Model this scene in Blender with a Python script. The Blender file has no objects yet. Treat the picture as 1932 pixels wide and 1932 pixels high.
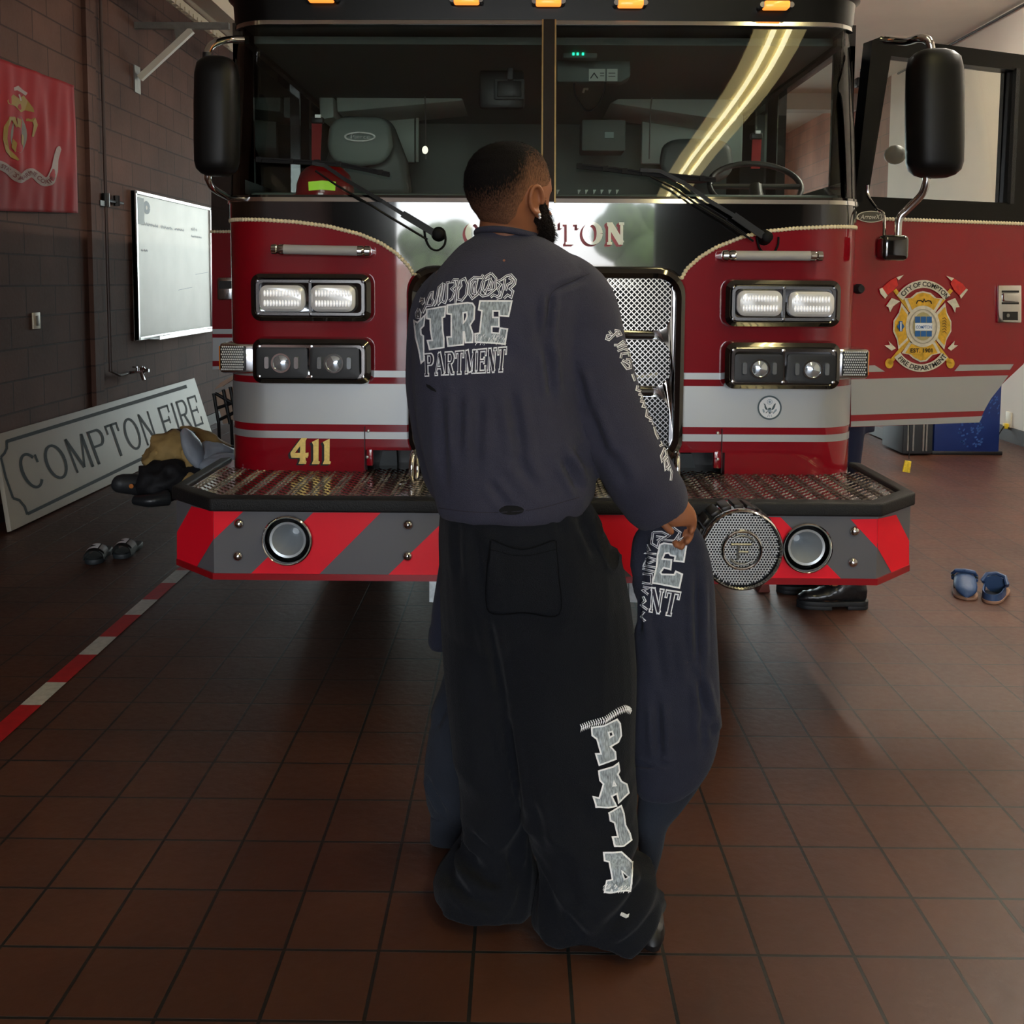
import bpy, bmesh, math, random
from mathutils import Vector, Matrix, noise
from mathutils.bvhtree import BVHTree
from mathutils.geometry import tessellate_polygon
random.seed(7)
SC = bpy.context.scene
COL = SC.collection
PI = math.pi
V = Vector

# ------------------------------------------------------------------ camera
FPX = 1850.0; CXP, CYP = 966.0, 680.0; CAMH = 1.5
YAW = math.atan(16 / FPX); PITCH = math.atan(150 / FPX); ROLL = math.radians(0.35)
fw = V((-math.sin(YAW) * math.cos(PITCH), math.cos(YAW) * math.cos(PITCH), -math.sin(PITCH)))
r0 = fw.cross(V((0, 0, 1))).normalized(); u0 = r0.cross(fw).normalized()
rt = r0 * math.cos(ROLL) + u0 * math.sin(ROLL)
up = -r0 * math.sin(ROLL) + u0 * math.cos(ROLL)
CAMP = V((0, 0, CAMH))
cam_d = bpy.data.cameras.new('camera'); cam = bpy.data.objects.new('camera', cam_d); COL.objects.link(cam)
cam.matrix_world = Matrix(((rt.x, up.x, -fw.x, 0), (rt.y, up.y, -fw.y, 0), (rt.z, up.z, -fw.z, CAMH), (0, 0, 0, 1)))
cam_d.sensor_width = 36; cam_d.lens = 36 * FPX / 1932
cam_d.shift_x = 0; cam_d.shift_y = -(966 - CYP) / 1932
cam_d.clip_start = 0.05; cam_d.clip_end = 300
SC.camera = cam

def ray(px, py):
    return fw + rt * ((px - CXP) / FPX) - up * ((py - CYP) / FPX)
def P(px, py, Y):
    d = ray(px, py); return CAMP + d * (Y / d.y)
def PX(px, py, X):
    d = ray(px, py); return CAMP + d * (X / d.x)
def PZ(px, py, Z):
    d = ray(px, py); return CAMP + d * ((Z - CAMH) / d.z)
def PPL(px, py, p0, n):
    d = ray(px, py); return CAMP + d * ((p0 - CAMP).dot(n) / d.dot(n))

# ------------------------------------------------------------------ world, exposure
W = bpy.data.worlds.new('sky'); SC.world = W; W.use_nodes = True
wn = W.node_tree; wn.nodes.clear()
wo = wn.nodes.new('ShaderNodeOutputWorld'); wb = wn.nodes.new('ShaderNodeBackground')
sk = wn.nodes.new('ShaderNodeTexSky'); sk.sky_type = 'NISHITA'; sk.sun_disc = False
sk.sun_elevation = math.radians(48); sk.sun_rotation = math.radians(70); sk.air_density = 1.0; sk.dust_density = 3.0; sk.ozone_density = 1.0
wb.inputs['Strength'].default_value = 1.6
wmix = wn.nodes.new('ShaderNodeMix'); wmix.data_type = 'RGBA'; wmix.inputs[0].default_value = 0.55
wmix.inputs[7].default_value = (6.0, 6.1, 6.3, 1)
wn.links.new(sk.outputs[0], wmix.inputs[6]); wn.links.new(wmix.outputs[2], wb.inputs['Color'])
wn.links.new(wb.outputs[0], wo.inputs[0])
def portal(name, loc, rot, sx, sy):
    l = bpy.data.lights.new(name, 'AREA'); l.shape = 'RECTANGLE'; l.size = sx; l.size_y = sy; l.cycles.is_portal = True
    o = bpy.data.objects.new(name, l); COL.objects.link(o); o.location = loc; o.rotation_euler = rot
    return o
DOOR_X0, DOOR_X1, DOOR_H, YFRONT, YBACK = -2.15, 2.2, 3.55, -7.2, 17.5
XL, XR, ZC = -3.2, 4.67, 4.12
portal('bay_daylight', ((DOOR_X0 + DOOR_X1) / 2, YFRONT - .02, DOOR_H / 2), (PI / 2, 0, 0), DOOR_X1 - DOOR_X0, DOOR_H)
portal('rear_daylight', (.73, YBACK + .02, 1.9), (-PI / 2, 0, 0), 7.0, 3.6)
vs = SC.view_settings; vs.view_transform = 'Standard'; vs.look = 'None'; vs.gamma = 1.0; vs.use_curve_mapping = False
vs.exposure = 0.55
SC.cycles.use_denoising = True
SC.cycles.max_bounces = 10; SC.cycles.diffuse_bounces = 5; SC.cycles.transparent_max_bounces = 16
SC.cycles.sample_clamp_indirect = 6.0
SC.cycles.caustics_reflective = False; SC.cycles.caustics_refractive = False

# ------------------------------------------------------------------ materials
def L(r, g=None, b=None):
    if g is None: g = b = r
    def f(c):
        c /= 255.0
        return c / 12.92 if c <= .04045 else ((c + .055) / 1.055) ** 2.4
    return (f(r), f(g), f(b), 1)
MATS = {}
def mat(name, col=(.5, .5, .5, 1), rough=.5, metal=0., spec=.5, coat=0., bump=0., bscale=60., var=0., vscale=8., trans=0., ior=1.45, emis=None, estr=0., sheen=0., stretch=None):
    m = bpy.data.materials.new(name); m.use_nodes = True; MATS[name] = m
    n = m.node_tree; b = n.nodes['Principled BSDF']
    b.inputs['Base Color'].default_value = col; b.inputs['Roughness'].default_value = rough
    b.inputs['Metallic'].default_value = metal; b.inputs['Specular IOR Level'].default_value = spec
    b.inputs['Coat Weight'].default_value = coat; b.inputs['Coat IOR'].default_value = 1.8 if 'black' in name else 1.55; b.inputs['Coat Roughness'].default_value = .03
    b.inputs['Transmission Weight'].default_value = trans; b.inputs['IOR'].default_value = ior
    b.inputs['Sheen Weight'].default_value = sheen
    if emis: b.inputs['Emission Color'].default_value = emis; b.inputs['Emission Strength'].default_value = estr
    tc = None
    if bump or var:
        tc = n.nodes.new('ShaderNodeTexCoord'); mp = n.nodes.new('ShaderNodeMapping'); n.links.new(tc.outputs['Object'], mp.inputs[0])
        if stretch: mp.inputs['Scale'].default_value = stretch
    if bump:
        nz = n.nodes.new('ShaderNodeTexNoise'); nz.inputs['Scale'].default_value = bscale; nz.inputs['Detail'].default_value = 3
        bp = n.nodes.new('ShaderNodeBump'); bp.inputs['Strength'].default_value = bump; bp.inputs['Distance'].default_value = .01
        n.links.new(mp.outputs[0], nz.inputs['Vector']); n.links.new(nz.outputs[0], bp.inputs['Height']); n.links.new(bp.outputs[0], b.inputs['Normal'])
    if var:
        nz = n.nodes.new('ShaderNodeTexNoise'); nz.inputs['Scale'].default_value = vscale; nz.inputs['Detail'].default_value = 4
        mr = n.nodes.new('ShaderNodeMapRange'); mr.inputs[1].default_value = .3; mr.inputs[2].default_value = .7; mr.inputs[3].default_value = 1 - var; mr.inputs[4].default_value = 1 + var
        vm = n.nodes.new('ShaderNodeVectorMath'); vm.operation = 'SCALE'; vm.inputs[0].default_value = col[:3]
        n.links.new(mp.outputs[0], nz.inputs['Vector']); n.links.new(nz.outputs[0], mr.inputs[0]); n.links.new(mr.outputs[0], vm.inputs['Scale']); n.links.new(vm.outputs[0], b.inputs['Base Color'])
    return m
def blocks_mat(name, colA, colB, mortar, bw, bh, axis, msize=.012, rough=.75, bump=.5, offset=.5, spec=.3, mortar_smooth=.1, shift=(0, 0)):
    """masonry / tiles: axis 'x' = wall along x (uses x,z), 'y' = wall along y (uses y,z), 'f' = floor (x,y)"""
    m = bpy.data.materials.new(name); m.use_nodes = True; n = m.node_tree; b = n.nodes['Principled BSDF']
    b.inputs['Specular IOR Level'].default_value = spec
    tc = n.nodes.new('ShaderNodeTexCoord'); sp = n.nodes.new('ShaderNodeSeparateXYZ'); cb = n.nodes.new('ShaderNodeCombineXYZ')
    n.links.new(tc.outputs['Object'], sp.inputs[0])
    src = {'x': ('X', 'Z'), 'y': ('Y', 'Z'), 'f': ('X', 'Y')}[axis]
    for i, s in enumerate(src):
        ad = n.nodes.new('ShaderNodeMath'); ad.operation = 'ADD'; ad.inputs[1].default_value = shift[i]
        n.links.new(sp.outputs[s], ad.inputs[0]); n.links.new(ad.outputs[0], cb.inputs[i])
    br = n.nodes.new('ShaderNodeTexBrick'); br.offset = offset; br.inputs['Scale'].default_value = 1.0
    br.inputs['Brick Width'].default_value = bw; br.inputs['Row Height'].default_value = bh
    br.inputs['Mortar Size'].default_value = msize; br.inputs['Mortar Smooth'].default_value = mortar_smooth
    br.inputs['Color1'].default_value = colA; br.inputs['Color2'].default_value = colB; br.inputs['Mortar'].default_value = mortar
    n.links.new(cb.outputs[0], br.inputs['Vector'])
    nz = n.nodes.new('ShaderNodeTexNoise'); nz.inputs['Scale'].default_value = 1.7; nz.inputs['Detail'].default_value = 6
    n.links.new(tc.outputs['Object'], nz.inputs['Vector'])
    mr = n.nodes.new('ShaderNodeMapRange'); mr.inputs[1].default_value = .3; mr.inputs[2].default_value = .7; mr.inputs[3].default_value = .72; mr.inputs[4].default_value = 1.25
    n.links.new(nz.outputs[0], mr.inputs[0])
    vm = n.nodes.new('ShaderNodeVectorMath'); vm.operation = 'SCALE'
    n.links.new(br.outputs['Color'], vm.inputs[0]); n.links.new(mr.outputs[0], vm.inputs['Scale']); n.links.new(vm.outputs[0], b.inputs['Base Color'])
    nf = n.nodes.new('ShaderNodeTexNoise'); nf.inputs['Scale'].default_value = 35; nf.inputs['Detail'].default_value = 4
    n.links.new(tc.outputs['Object'], nf.inputs['Vector'])
    rr = n.nodes.new('ShaderNodeMapRange'); rr.inputs[3].default_value = rough - .1; rr.inputs[4].default_value = rough + .12
    n.links.new(nf.outputs[0], rr.inputs[0]); n.links.new(rr.outputs[0], b.inputs['Roughness'])
    mx = n.nodes.new('ShaderNodeMath'); mx.operation = 'MULTIPLY_ADD'; mx.inputs[1].default_value = -1.0
    sc = n.nodes.new('ShaderNodeMath'); sc.operation = 'MULTIPLY'; sc.inputs[1].default_value = .25
    n.links.new(nf.outputs[0], sc.inputs[0]); n.links.new(br.outputs['Fac'], mx.inputs[0]); n.links.new(sc.outputs[0], mx.inputs[2])
    bp = n.nodes.new('ShaderNodeBump'); bp.inputs['Strength'].default_value = bump; bp.inputs['Distance'].default_value = .006
    n.links.new(mx.outputs[0], bp.inputs['Height']); n.links.new(bp.outputs[0], b.inputs['Normal'])
    MATS[name] = m
    return m

# ------------------------------------------------------------------ object helpers
def tag(o, label=None, cat=None, group=None, kind=None):
    if label: o['label'] = label
    if cat: o['category'] = cat
    if group: o['group'] = group
    if kind: o['kind'] = kind
    return o
def thing(name, loc, label, cat, group=None, rz=0):
    o = bpy.data.objects.new(name, None); COL.objects.link(o); o.location = loc; o.rotation_euler = (0, 0, rz)
    o.empty_display_size = .1
    bpy.context.view_layer.update()
    return tag(o, label, cat, group)
def wloc(o):
    v = V((0, 0, 0))
    while o: v = v + V(o.location); o = o.parent
    return v
def mk(name, verts, faces, m, parent=None, smooth=False, fmats=None):
    """world-space verts -> ONE mesh object (parent offsets are subtracted; parents of world-placed parts are unrotated)"""
    org = wloc(parent) if parent else V((0, 0, 0))
    me = bpy.data.meshes.new(name)
    me.from_pydata([tuple(V(v) - org) for v in verts], [], [tuple(f) for f in faces])
    ms = m if isinstance(m, (list, tuple)) else [m]
    for q in ms: me.materials.append(q)
    if fmats:
        for p, i in zip(me.polygons, fmats): p.material_index = i
    if smooth:
        for p in me.polygons: p.use_smooth = True
    me.validate(); me.update()
    o = bpy.data.objects.new(name, me); COL.objects.link(o)
    if parent: o.parent = parent
    return o
class B:
    def __init__(s): s.v = []; s.f = []; s.m = []
    def add(s, vs, fs, mi=0):
        n = len(s.v); s.v += [V(v) for v in vs]; s.f += [tuple(i + n for i in f) for f in fs]; s.m += [mi] * len(fs); return s
    def box(s, x0, x1, y0, y1, z0, z1, mi=0):
        return s.add([(x0, y0, z0), (x1, y0, z0), (x1, y1, z0), (x0, y1, z0), (x0, y0, z1), (x1, y0, z1), (x1, y1, z1), (x0, y1, z1)],
                     [(0, 3, 2, 1), (4, 5, 6, 7), (0, 1, 5, 4), (1, 2, 6, 5), (2, 3, 7, 6), (3, 0, 4, 7)], mi)
    def bar(s, a, b, w, h, upv=(0, 0, 1), mi=0):
        a = V(a); b = V(b); d = (b - a).normalized(); x = d.cross(V(upv))
        if x.length < 1e-5: x = d.cross(V((1, 0, 0)))
        x.normalize(); z = x.cross(d)
        vs = [p + x * sx * w / 2 + z * sz * h / 2 for p in (a, b) for sx, sz in ((-1, -1), (1, -1), (1, 1), (-1, 1))]
        return s.add(vs, [(0, 1, 2, 3), (7, 6, 5, 4), (0, 4, 5, 1), (1, 5, 6, 2), (2, 6, 7, 3), (3, 7, 4, 0)], mi)
    def tube(s, pts, r, n=10, cap=True, mi=0):
        pts = [V(p) for p in pts]; k = len(pts); rr = r if isinstance(r, (list, tuple)) else [r] * k
        base = len(s.v); ref = None; vs = []
        for i, p in enumerate(pts):
            t = (pts[min(i + 1, k - 1)] - pts[max(i - 1, 0)]).normalized()
            if ref is None:
                ref = t.cross(V((0, 0, 1)));
                if ref.length < .1: ref = t.cross(V((1, 0, 0)))
            ref = (ref - t * ref.dot(t)).normalized(); q = t.cross(ref)
            vs += [p + (ref * math.cos(2 * PI * j / n) + q * math.sin(2 * PI * j / n)) * rr[i] for j in range(n)]
        fs = [(i * n + j, i * n + (j + 1) % n, (i + 1) * n + (j + 1) % n, (i + 1) * n + j) for i in range(k - 1) for j in range(n)]
        if cap: fs += [tuple(range(n - 1, -1, -1)), tuple((k - 1) * n + j for j in range(n))]
        return s.add(vs, fs, mi)
    def lathe(s, c, axis, prof, n=32, mi=0, capend=True):
        """prof: list of (dist along axis, radius)"""
        c = V(c); ax = V(axis).normalized(); x = ax.cross(V((0, 0, 1)))
        if x.length < .1: x = ax.cross(V((1, 0, 0)))
        x.normalize(); y = ax.cross(x)
        vs = []
        for d, r in prof: vs += [c + ax * d + (x * math.cos(2 * PI * j / n) + y * math.sin(2 * PI * j / n)) * r for j in range(n)]
        k = len(prof)
        fs = [(i * n + j, i * n + (j + 1) % n, (i + 1) * n + (j + 1) % n, (i + 1) * n + j) for i in range(k - 1) for j in range(n)]
        if capend: fs += [tuple(range(n - 1, -1, -1)), tuple((k - 1) * n + j for j in range(n))]
        return s.add(vs, fs, mi)
    def loft(s, rings, cap=True, closed=True, mi=0):
        n = len(rings[0]); vs = [p for r in rings for p in r]; k = len(rings)
        fs = [(i * n + j, i * n + (j + 1) % n, (i + 1) * n + (j + 1) % n, (i + 1) * n + j) for i in range(k - 1) for j in range(n if closed else n - 1)]
        if cap: fs += [tuple(range(n - 1, -1, -1)), tuple((k - 1) * n + j for j in range(n))]
        return s.add(vs, fs, mi)
    def prism(s, poly, d, mi=0):
        """poly: list of 3d points (planar), extruded by vector d"""
        n = len(poly); d = V(d); vs = [V(p) for p in poly] + [V(p) + d for p in poly]
        fs = [tuple(range(n)), tuple(range(2 * n - 1, n - 1, -1))] + [(i, i + n, (i + 1) % n + n, (i + 1) % n) for i in range(n)]
        return s.add(vs, fs, mi)
    def blob(s, c, rx, ry, rz, n=16, k=10, rot=None, mi=0, e=1.0):
        c = V(c); vs = []
        sg = lambda v: math.copysign(abs(v) ** e, v)
        for i in range(k + 1):
            a = -PI / 2 + PI * i / k
            for j in range(n):
                t = 2 * PI * j / n; p = V((rx * sg(math.cos(a)) * sg(math.cos(t)), ry * sg(math.cos(a)) * sg(math.sin(t)), rz * sg(math.sin(a))))
                if rot: p = rot @ p
                vs.append(c + p)
        fs = [(i * n + j, i * n + (j + 1) % n, (i + 1) * n + (j + 1) % n, (i + 1) * n + j) for i in range(k) for j in range(n)]
        return s.add(vs, fs, mi)
    def build(s, name, m, parent=None, smooth=False, bevel=0, seg=2):
        o = mk(name, s.v, s.f, m, parent, smooth, s.m if isinstance(m, (list, tuple)) else None)
        if bevel:
            bm = bmesh.new(); bm.from_mesh(o.data); bmesh.ops.remove_doubles(bm, verts=bm.verts, dist=1e-5)
            es = [e for e in bm.edges if len(e.link_faces) == 2 and e.calc_face_angle(0) > .5]
            bmesh.ops.bevel(bm, geom=es, offset=bevel, segments=seg, profile=.5, affect='EDGES', clamp_overlap=True)
            bm.to_mesh(o.data); bm.free()
            for p in o.data.polygons: p.use_smooth = True
            smooth = True
        if smooth:
            sharp(o)
        return o
def sharp(o, ang=40):
    bm = bmesh.new(); bm.from_mesh(o.data)
    a = math.radians(ang)
    for e in bm.edges: e.smooth = not (len(e.link_faces) == 2 and e.calc_face_angle(0) > a)
    bmesh.ops.recalc_face_normals(bm, faces=bm.faces)
    bm.to_mesh(o.data); bm.free()
def rrect(cx, cz, w, h, r, n=6):
    """rounded rectangle points (x,z), counter-clockwise"""
    out = []
    for sx, sz, a0 in ((1, 1, 0), (-1, 1, PI / 2), (-1, -1, PI), (1, -1, 3 * PI / 2)):
        for i in range(n + 1):
            a = a0 + PI / 2 * i / n
            out.append((cx + sx * (w / 2 - r) + r * math.cos(a), cz + sz * (h / 2 - r) + r * math.sin(a)))
    return out
def spline(pts, n=8):
    """Catmull-Rom through points"""
    pts = [V(p) for p in pts]; out = []
    for i in range(len(pts) - 1):
        p0 = pts[max(i - 1, 0)]; p1 = pts[i]; p2 = pts[i + 1]; p3 = pts[min(i + 2, len(pts) - 1)]
        for j in range(n):
            t = j / n
            out.append(.5 * ((2 * p1) + (p2 - p0) * t + (2 * p0 - 5 * p1 + 4 * p2 - p3) * t * t + (3 * p1 - p0 - 3 * p2 + p3) * t ** 3))
    out.append(pts[-1]); return out
def interp(tab, x):
    if x <= tab[0][0]: return tab[0][1:]
    for a, b in zip(tab, tab[1:]):
        if x <= b[0]:
            t = (x - a[0]) / (b[0] - a[0]); t = t * t * (3 - 2 * t) * .5 + t * .5
            return tuple(p + (q - p) * t for p, q in zip(a[1:], b[1:]))
    return tab[-1][1:]
def dup(root, loc, label=None, rz=None):
    r = root.copy(); COL.objects.link(r); r.location = loc
    if rz is not None: r.rotation_euler = (0, 0, rz)
    if label: r['label'] = label
    for ch in list(root.children):
        c = ch.copy(); COL.objects.link(c); c.parent = r
        for g in ch.children:
            d = g.copy(); COL.objects.link(d); d.parent = c
    return r

# ------------------------------------------------------------------ flat art: strokes, glyphs, text
def band(pts, w, closed=False):
    """2-D polyline -> list of quads of given width (w scalar or per-point)"""
    pts = [V((p[0], p[1])) for p in pts]; k = len(pts); ws = w if isinstance(w, (list, tuple)) else [w] * k
    Ls = []; Rs = []
    for i, p in enumerate(pts):
        a = pts[i - 1] if (i > 0 or closed) else None; b = pts[(i + 1) % k] if (i < k - 1 or closed) else None
        d1 = (p - a).normalized() if a is not None and (p - a).length > 1e-9 else None; d2 = (b - p).normalized() if b is not None and (b - p).length > 1e-9 else None
        if d1 is None: d1 = d2
        if d2 is None: d2 = d1
        if d1 is None: d1 = d2 = V((1, 0))
        t = d1 + d2
        t = t.normalized() if t.length > 1e-6 else d1
        nrm = V((-t.y, t.x)); c = max(.45, nrm.dot(V((-d1.y, d1.x))))
        Ls.append(p + nrm * ws[i] / 2 / c); Rs.append(p - nrm * ws[i] / 2 / c)
    m = k if closed else k - 1
    return [[Ls[i], Rs[i], Rs[(i + 1) % k], Ls[(i + 1) % k]] for i in range(m)]
def ell(cx, cy, rx, ry, a0=0, a1=360, n=20):
    return [(cx + rx * math.cos(math.radians(a0 + (a1 - a0) * i / n)), cy + ry * math.sin(math.radians(a0 + (a1 - a0) * i / n))) for i in range(n + 1)]
def glyph(ch, W, s, h, so):
    """stroke letter in a box W x 1. s: stem width, h: hairline width, so: serif overhang. -> [(pts, width)]"""
    a = s / 2; b = h / 2; l = a + so; r = W - a - so; g = []
    def stem(x, t=True, bt=True, y0=0, y1=1, w=s):
        g.append(([(x, y0), (x, y1)], w))
        if so > 0:
            if bt: g.append(([(x - w / 2 - so, b), (x + w / 2 + so, b)], h))
            if t: g.append(([(x - w / 2 - so, 1 - b), (x + w / 2 + so, 1 - b)], h))
    if ch == 'I' or ch == '1' and so < 0: stem(W / 2)
    elif ch == '1':
        g.append(([(W / 2, 0), (W / 2, .98)], s)); g.append(([(W / 2 - a - so, .78), (W / 2, .93)], h * 1.3)); g.append(([(W / 2 - a - so, b), (W / 2 + a + so, b)], h))
    elif ch == '4':
        g.append(([(W * .62, 0), (W * .62, .98)], s)); g.append(([(W * .58, .96), (W * .06, .34)], s * .7)); g.append(([(0.02, .32), (W, .32)], h * 1.3)); g.append(([(W * .62 - a - so, b), (W * .62 + a + so, b)], h))
    elif ch in 'EF':
        stem(l); g.append(([(l, 1 - b), (W, 1 - b)], h)); g.append(([(l, .52), (W * .78, .52)], h))
        if so > 0: g.append(([(W - b, 1), (W - b, .74)], h)); g.append(([(W * .78, .64), (W * .78, .40)], h * .8))
        if ch == 'E':
            g.append(([(l, b), (W, b)], h))
            if so > 0: g.append(([(W - b, 0), (W - b, .27)], h))
    elif ch == 'T':
        stem(W / 2, t=False); g.append(([(0, 1 - b), (W, 1 - b)], h))
        if so > 0: g.append(([(b, 1), (b, .72)], h)); g.append(([(W - b, 1), (W - b, .72)], h))
    elif ch == 'P' or ch == 'R':
        stem(l); g.append(([(l, 1 - b), (W * .6, 1 - b)] + ell(W * .6, .74, W - a - W * .6, .26 - b, 90, -90, 10) + [(l, .48 + b)], [h] * 3 + [h + (s - h) * math.sin(PI * i / 10) for i in range(11)][1:] + [h]))
        if ch == 'R':
            g.append(([(W * .5, .5), (r, b)], s)); g.append(([(r - s * .2, b), (W, b)], h))
    elif ch in 'DB':
        stem(l, so > 0, so > 0); g.append(([(l, 1 - b), (W * .5, 1 - b)] + ell(W * .5, .5, W * .5 - a, .5 - b, 90, -90, 14) + [(l, b)], [h] * 3 + [h + (s - h) * math.sin(PI * i / 14) for i in range(15)][1:] + [h]))
    elif ch in 'OCG':
        pts = ell(W / 2, .5, W / 2 - a, .5 - b, *((0, 360) if ch == 'O' else (42, 318)), 28)
        ws = [h + (s - h) * abs(math.cos(math.atan2(p[1] - .5, p[0] - W / 2))) for p in pts]
        g.append((pts, ws))
        if ch != 'O': g.append(([(W - b, .88), (W - b, .66)], h))
        if ch == 'G': g.append(([(W - b * 1.5, .1), (W - b * 1.5, .45)], h)); g.append(([(W * .55, .45), (W, .45)], h))
    elif ch == 'M':
        stem(l, w=h * 1.1); stem(r); g.append(([(l, 1), (W / 2, .08)], s)); g.append(([(r, 1), (W / 2, .08)], h))
    elif ch == 'N':
        stem(l, bt=True, w=h * 1.1); stem(r, bt=False, w=h * 1.1); g.append(([(l, 1 - b), (r, b)], s))
    elif ch == 'A':
        g.append(([(l - a, b), (W / 2, 1)], h)); g.append(([(W / 2, 1), (r + a, b)], s)); g.append(([(W * .25, .34), (W * .75, .34)], h))
        if so > 0: g.append(([(0, b), (l + so, b)], h)); g.append(([(r - so, b), (W, b)], h))
    elif ch == 'S':
        g.append((ell(W / 2, .74, W / 2 - a, .26 - b, 35, 260, 12) + ell(W / 2, .26, W / 2 - a, .26 - b, 80, -145, 12), s))
    elif ch == 'Y':
        g.append(([(l, 1), (W / 2, .5)], s)); g.append(([(r, 1), (W / 2, .5)], h)); g.append(([(W / 2, .5), (W / 2, 0)], s))
    return g
def word(txt, W, s, h, so, gap, wid=None, grow=0.0):
    """-> list of quads in a box: x 0..total, y 0..1 ; returns quads,total"""
    x = 0; q = []
    for ch in txt:
        if ch == ' ': x += W * .6; continue
        w = (wid or {}).get(ch, 1.0) * W
        for pts, ww in glyph(ch, w, s, h, so):
            if grow:
                ww = [k + 2 * grow for k in ww] if isinstance(ww, list) else ww + 2 * grow
                if not isinstance(ww, list) and len(pts) == 2:
                    d = (V(pts[1]) - V(pts[0])).normalized() * grow; pts = [V(pts[0]) - d, V(pts[1]) + d]
            q += [[(p[0] + x, p[1]) for p in f] for f in band(pts, ww)]
        x += w + gap
    return q, x - gap
_fc = {}
def font(txt, bold=0.0):
    """built-in font as 2-D polygons, normalised to cap height 1, x from 0 -> polys, width"""
    k = (txt, bold)
    if k in _fc: return _fc[k]
    cu = bpy.data.curves.new('t', 'FONT'); cu.body = txt; cu.size = 1; cu.offset = bold; cu.resolution_u = 3
    o = bpy.data.objects.new('t', cu); COL.objects.link(o); dg = bpy.context.evaluated_depsgraph_get()
    me = o.evaluated_get(dg).to_mesh(); xs = [v.co.x for v in me.vertices]; x0 = min(xs); x1 = max(xs)
    H = .69
    ps = [[((me.vertices[i].co.x - x0) / H, me.vertices[i].co.y / H) for i in p.vertices] for p in me.polygons]
    o.evaluated_get(dg).to_mesh_clear(); bpy.data.objects.remove(o); bpy.data.curves.remove(cu)
    _fc[k] = (ps, (x1 - x0) / H); return _fc[k]
def art(name, polys, mapf, m, parent=None, seg=None, smooth=False):
    """flat art polygons (2-D) mapped into the world; seg = max edge length in 2-D units before mapping"""
    bm = bmesh.new()
    for p in polys:
        try: bm.faces.new([bm.verts.new((q[0], q[1], 0)) for q in p])
        except ValueError: pass
    bmesh.ops.triangulate(bm, faces=bm.faces)
    if seg:
        for _ in range(7):
            es = [e for e in bm.edges if e.calc_length() > seg]
            if not es: break
            bmesh.ops.subdivide_edges(bm, edges=es, cuts=1)
            bmesh.ops.triangulate(bm, faces=bm.faces)
    vs = []; ok = []
    for v in bm.verts:
        w = mapf(v.co.x, v.co.y); ok.append(w is not None); vs.append(w if w is not None else V((0, 0, 0)))
    bm.verts.index_update()
    fs = [[v.index for v in f.verts] for f in bm.faces if all(ok[v.index] for v in f.verts)]
    used = sorted({i for f in fs for i in f}); ix = {u: i for i, u in enumerate(used)}
    bm.free()
    return mk(name, [vs[u] for u in used], [[ix[i] for i in f] for f in fs], m, parent, smooth)
def quadmap(c):
    """c: 4 corner points (TL, TR, BR, BL) in any dimension; returns f(u in 0..1, v in 0..1 up)"""
    a, b_, c_, d = [V(q) for q in c]
    return lambda u, v: (a * (1 - u) + b_ * u) * v + (d * (1 - u) + c_ * u) * (1 - v)
def bvh_of(*objs):
    vs = []; fs = []
    for o in objs:
        n = len(vs); w = wloc(o); vs += [v.co + w for v in o.data.vertices]; fs += [[i + n for i in p.vertices] for p in o.data.polygons]
    return BVHTree.FromPolygons(vs, fs)
def onto(bvh, off=.002, maxd=50):
    """pixel of the photograph -> point lying on the surface"""
    def f(px, py):
        d = ray(px, py).normalized(); h = bvh.ray_cast(CAMP, d, maxd)
        if h[0] is None: return None
        n = h[1]
        if n.dot(d) > 0: n = -n
        return h[0] + n * off
    return f
# ================================================================== the room
TP = .2127
fx = PZ(884, 1928.6, 0).x; fy = PZ(980, 1797, 0).y
m_floor = blocks_mat('quarry_tile', L(80, 49, 35), L(71, 42, 30), L(28, 27, 23), TP, TP, 'f', msize=.0042, rough=.42, bump=.7, offset=0, spec=.45, shift=(-fx, -fy))
wl_z = PX(77.6, 595.8, XL).z; wl_y = PX(77.6, 560, XL).y
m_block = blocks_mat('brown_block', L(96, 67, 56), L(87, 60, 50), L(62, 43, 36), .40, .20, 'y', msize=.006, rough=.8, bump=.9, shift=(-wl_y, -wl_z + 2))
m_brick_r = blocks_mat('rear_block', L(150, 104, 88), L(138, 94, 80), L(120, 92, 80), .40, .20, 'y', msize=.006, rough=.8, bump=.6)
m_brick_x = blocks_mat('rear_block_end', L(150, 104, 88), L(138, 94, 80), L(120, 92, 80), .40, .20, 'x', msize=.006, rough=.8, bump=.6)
m_white = mat('painted_wall', L(232, 224, 210), .7, var=.03, vscale=2, bump=.08, bscale=90)
m_ceil = mat('ceiling_paint', L(228, 221, 208), .8, var=.05, vscale=1.5)
m_ceil2 = mat('ceiling_beam_paint', L(196, 188, 174), .8)
m_dark = mat('dark_trim', L(48, 38, 34), .6)
m_steel = mat('galvanised', L(150, 150, 146), .42, .8, var=.12, vscale=20)
m_cream = mat('cream_paint', L(226, 216, 192), .5)
m_alu = mat('brushed_aluminium', L(200, 200, 200), .3, .9)
m_black = mat('black_plastic', L(22, 22, 24), .45)

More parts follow.
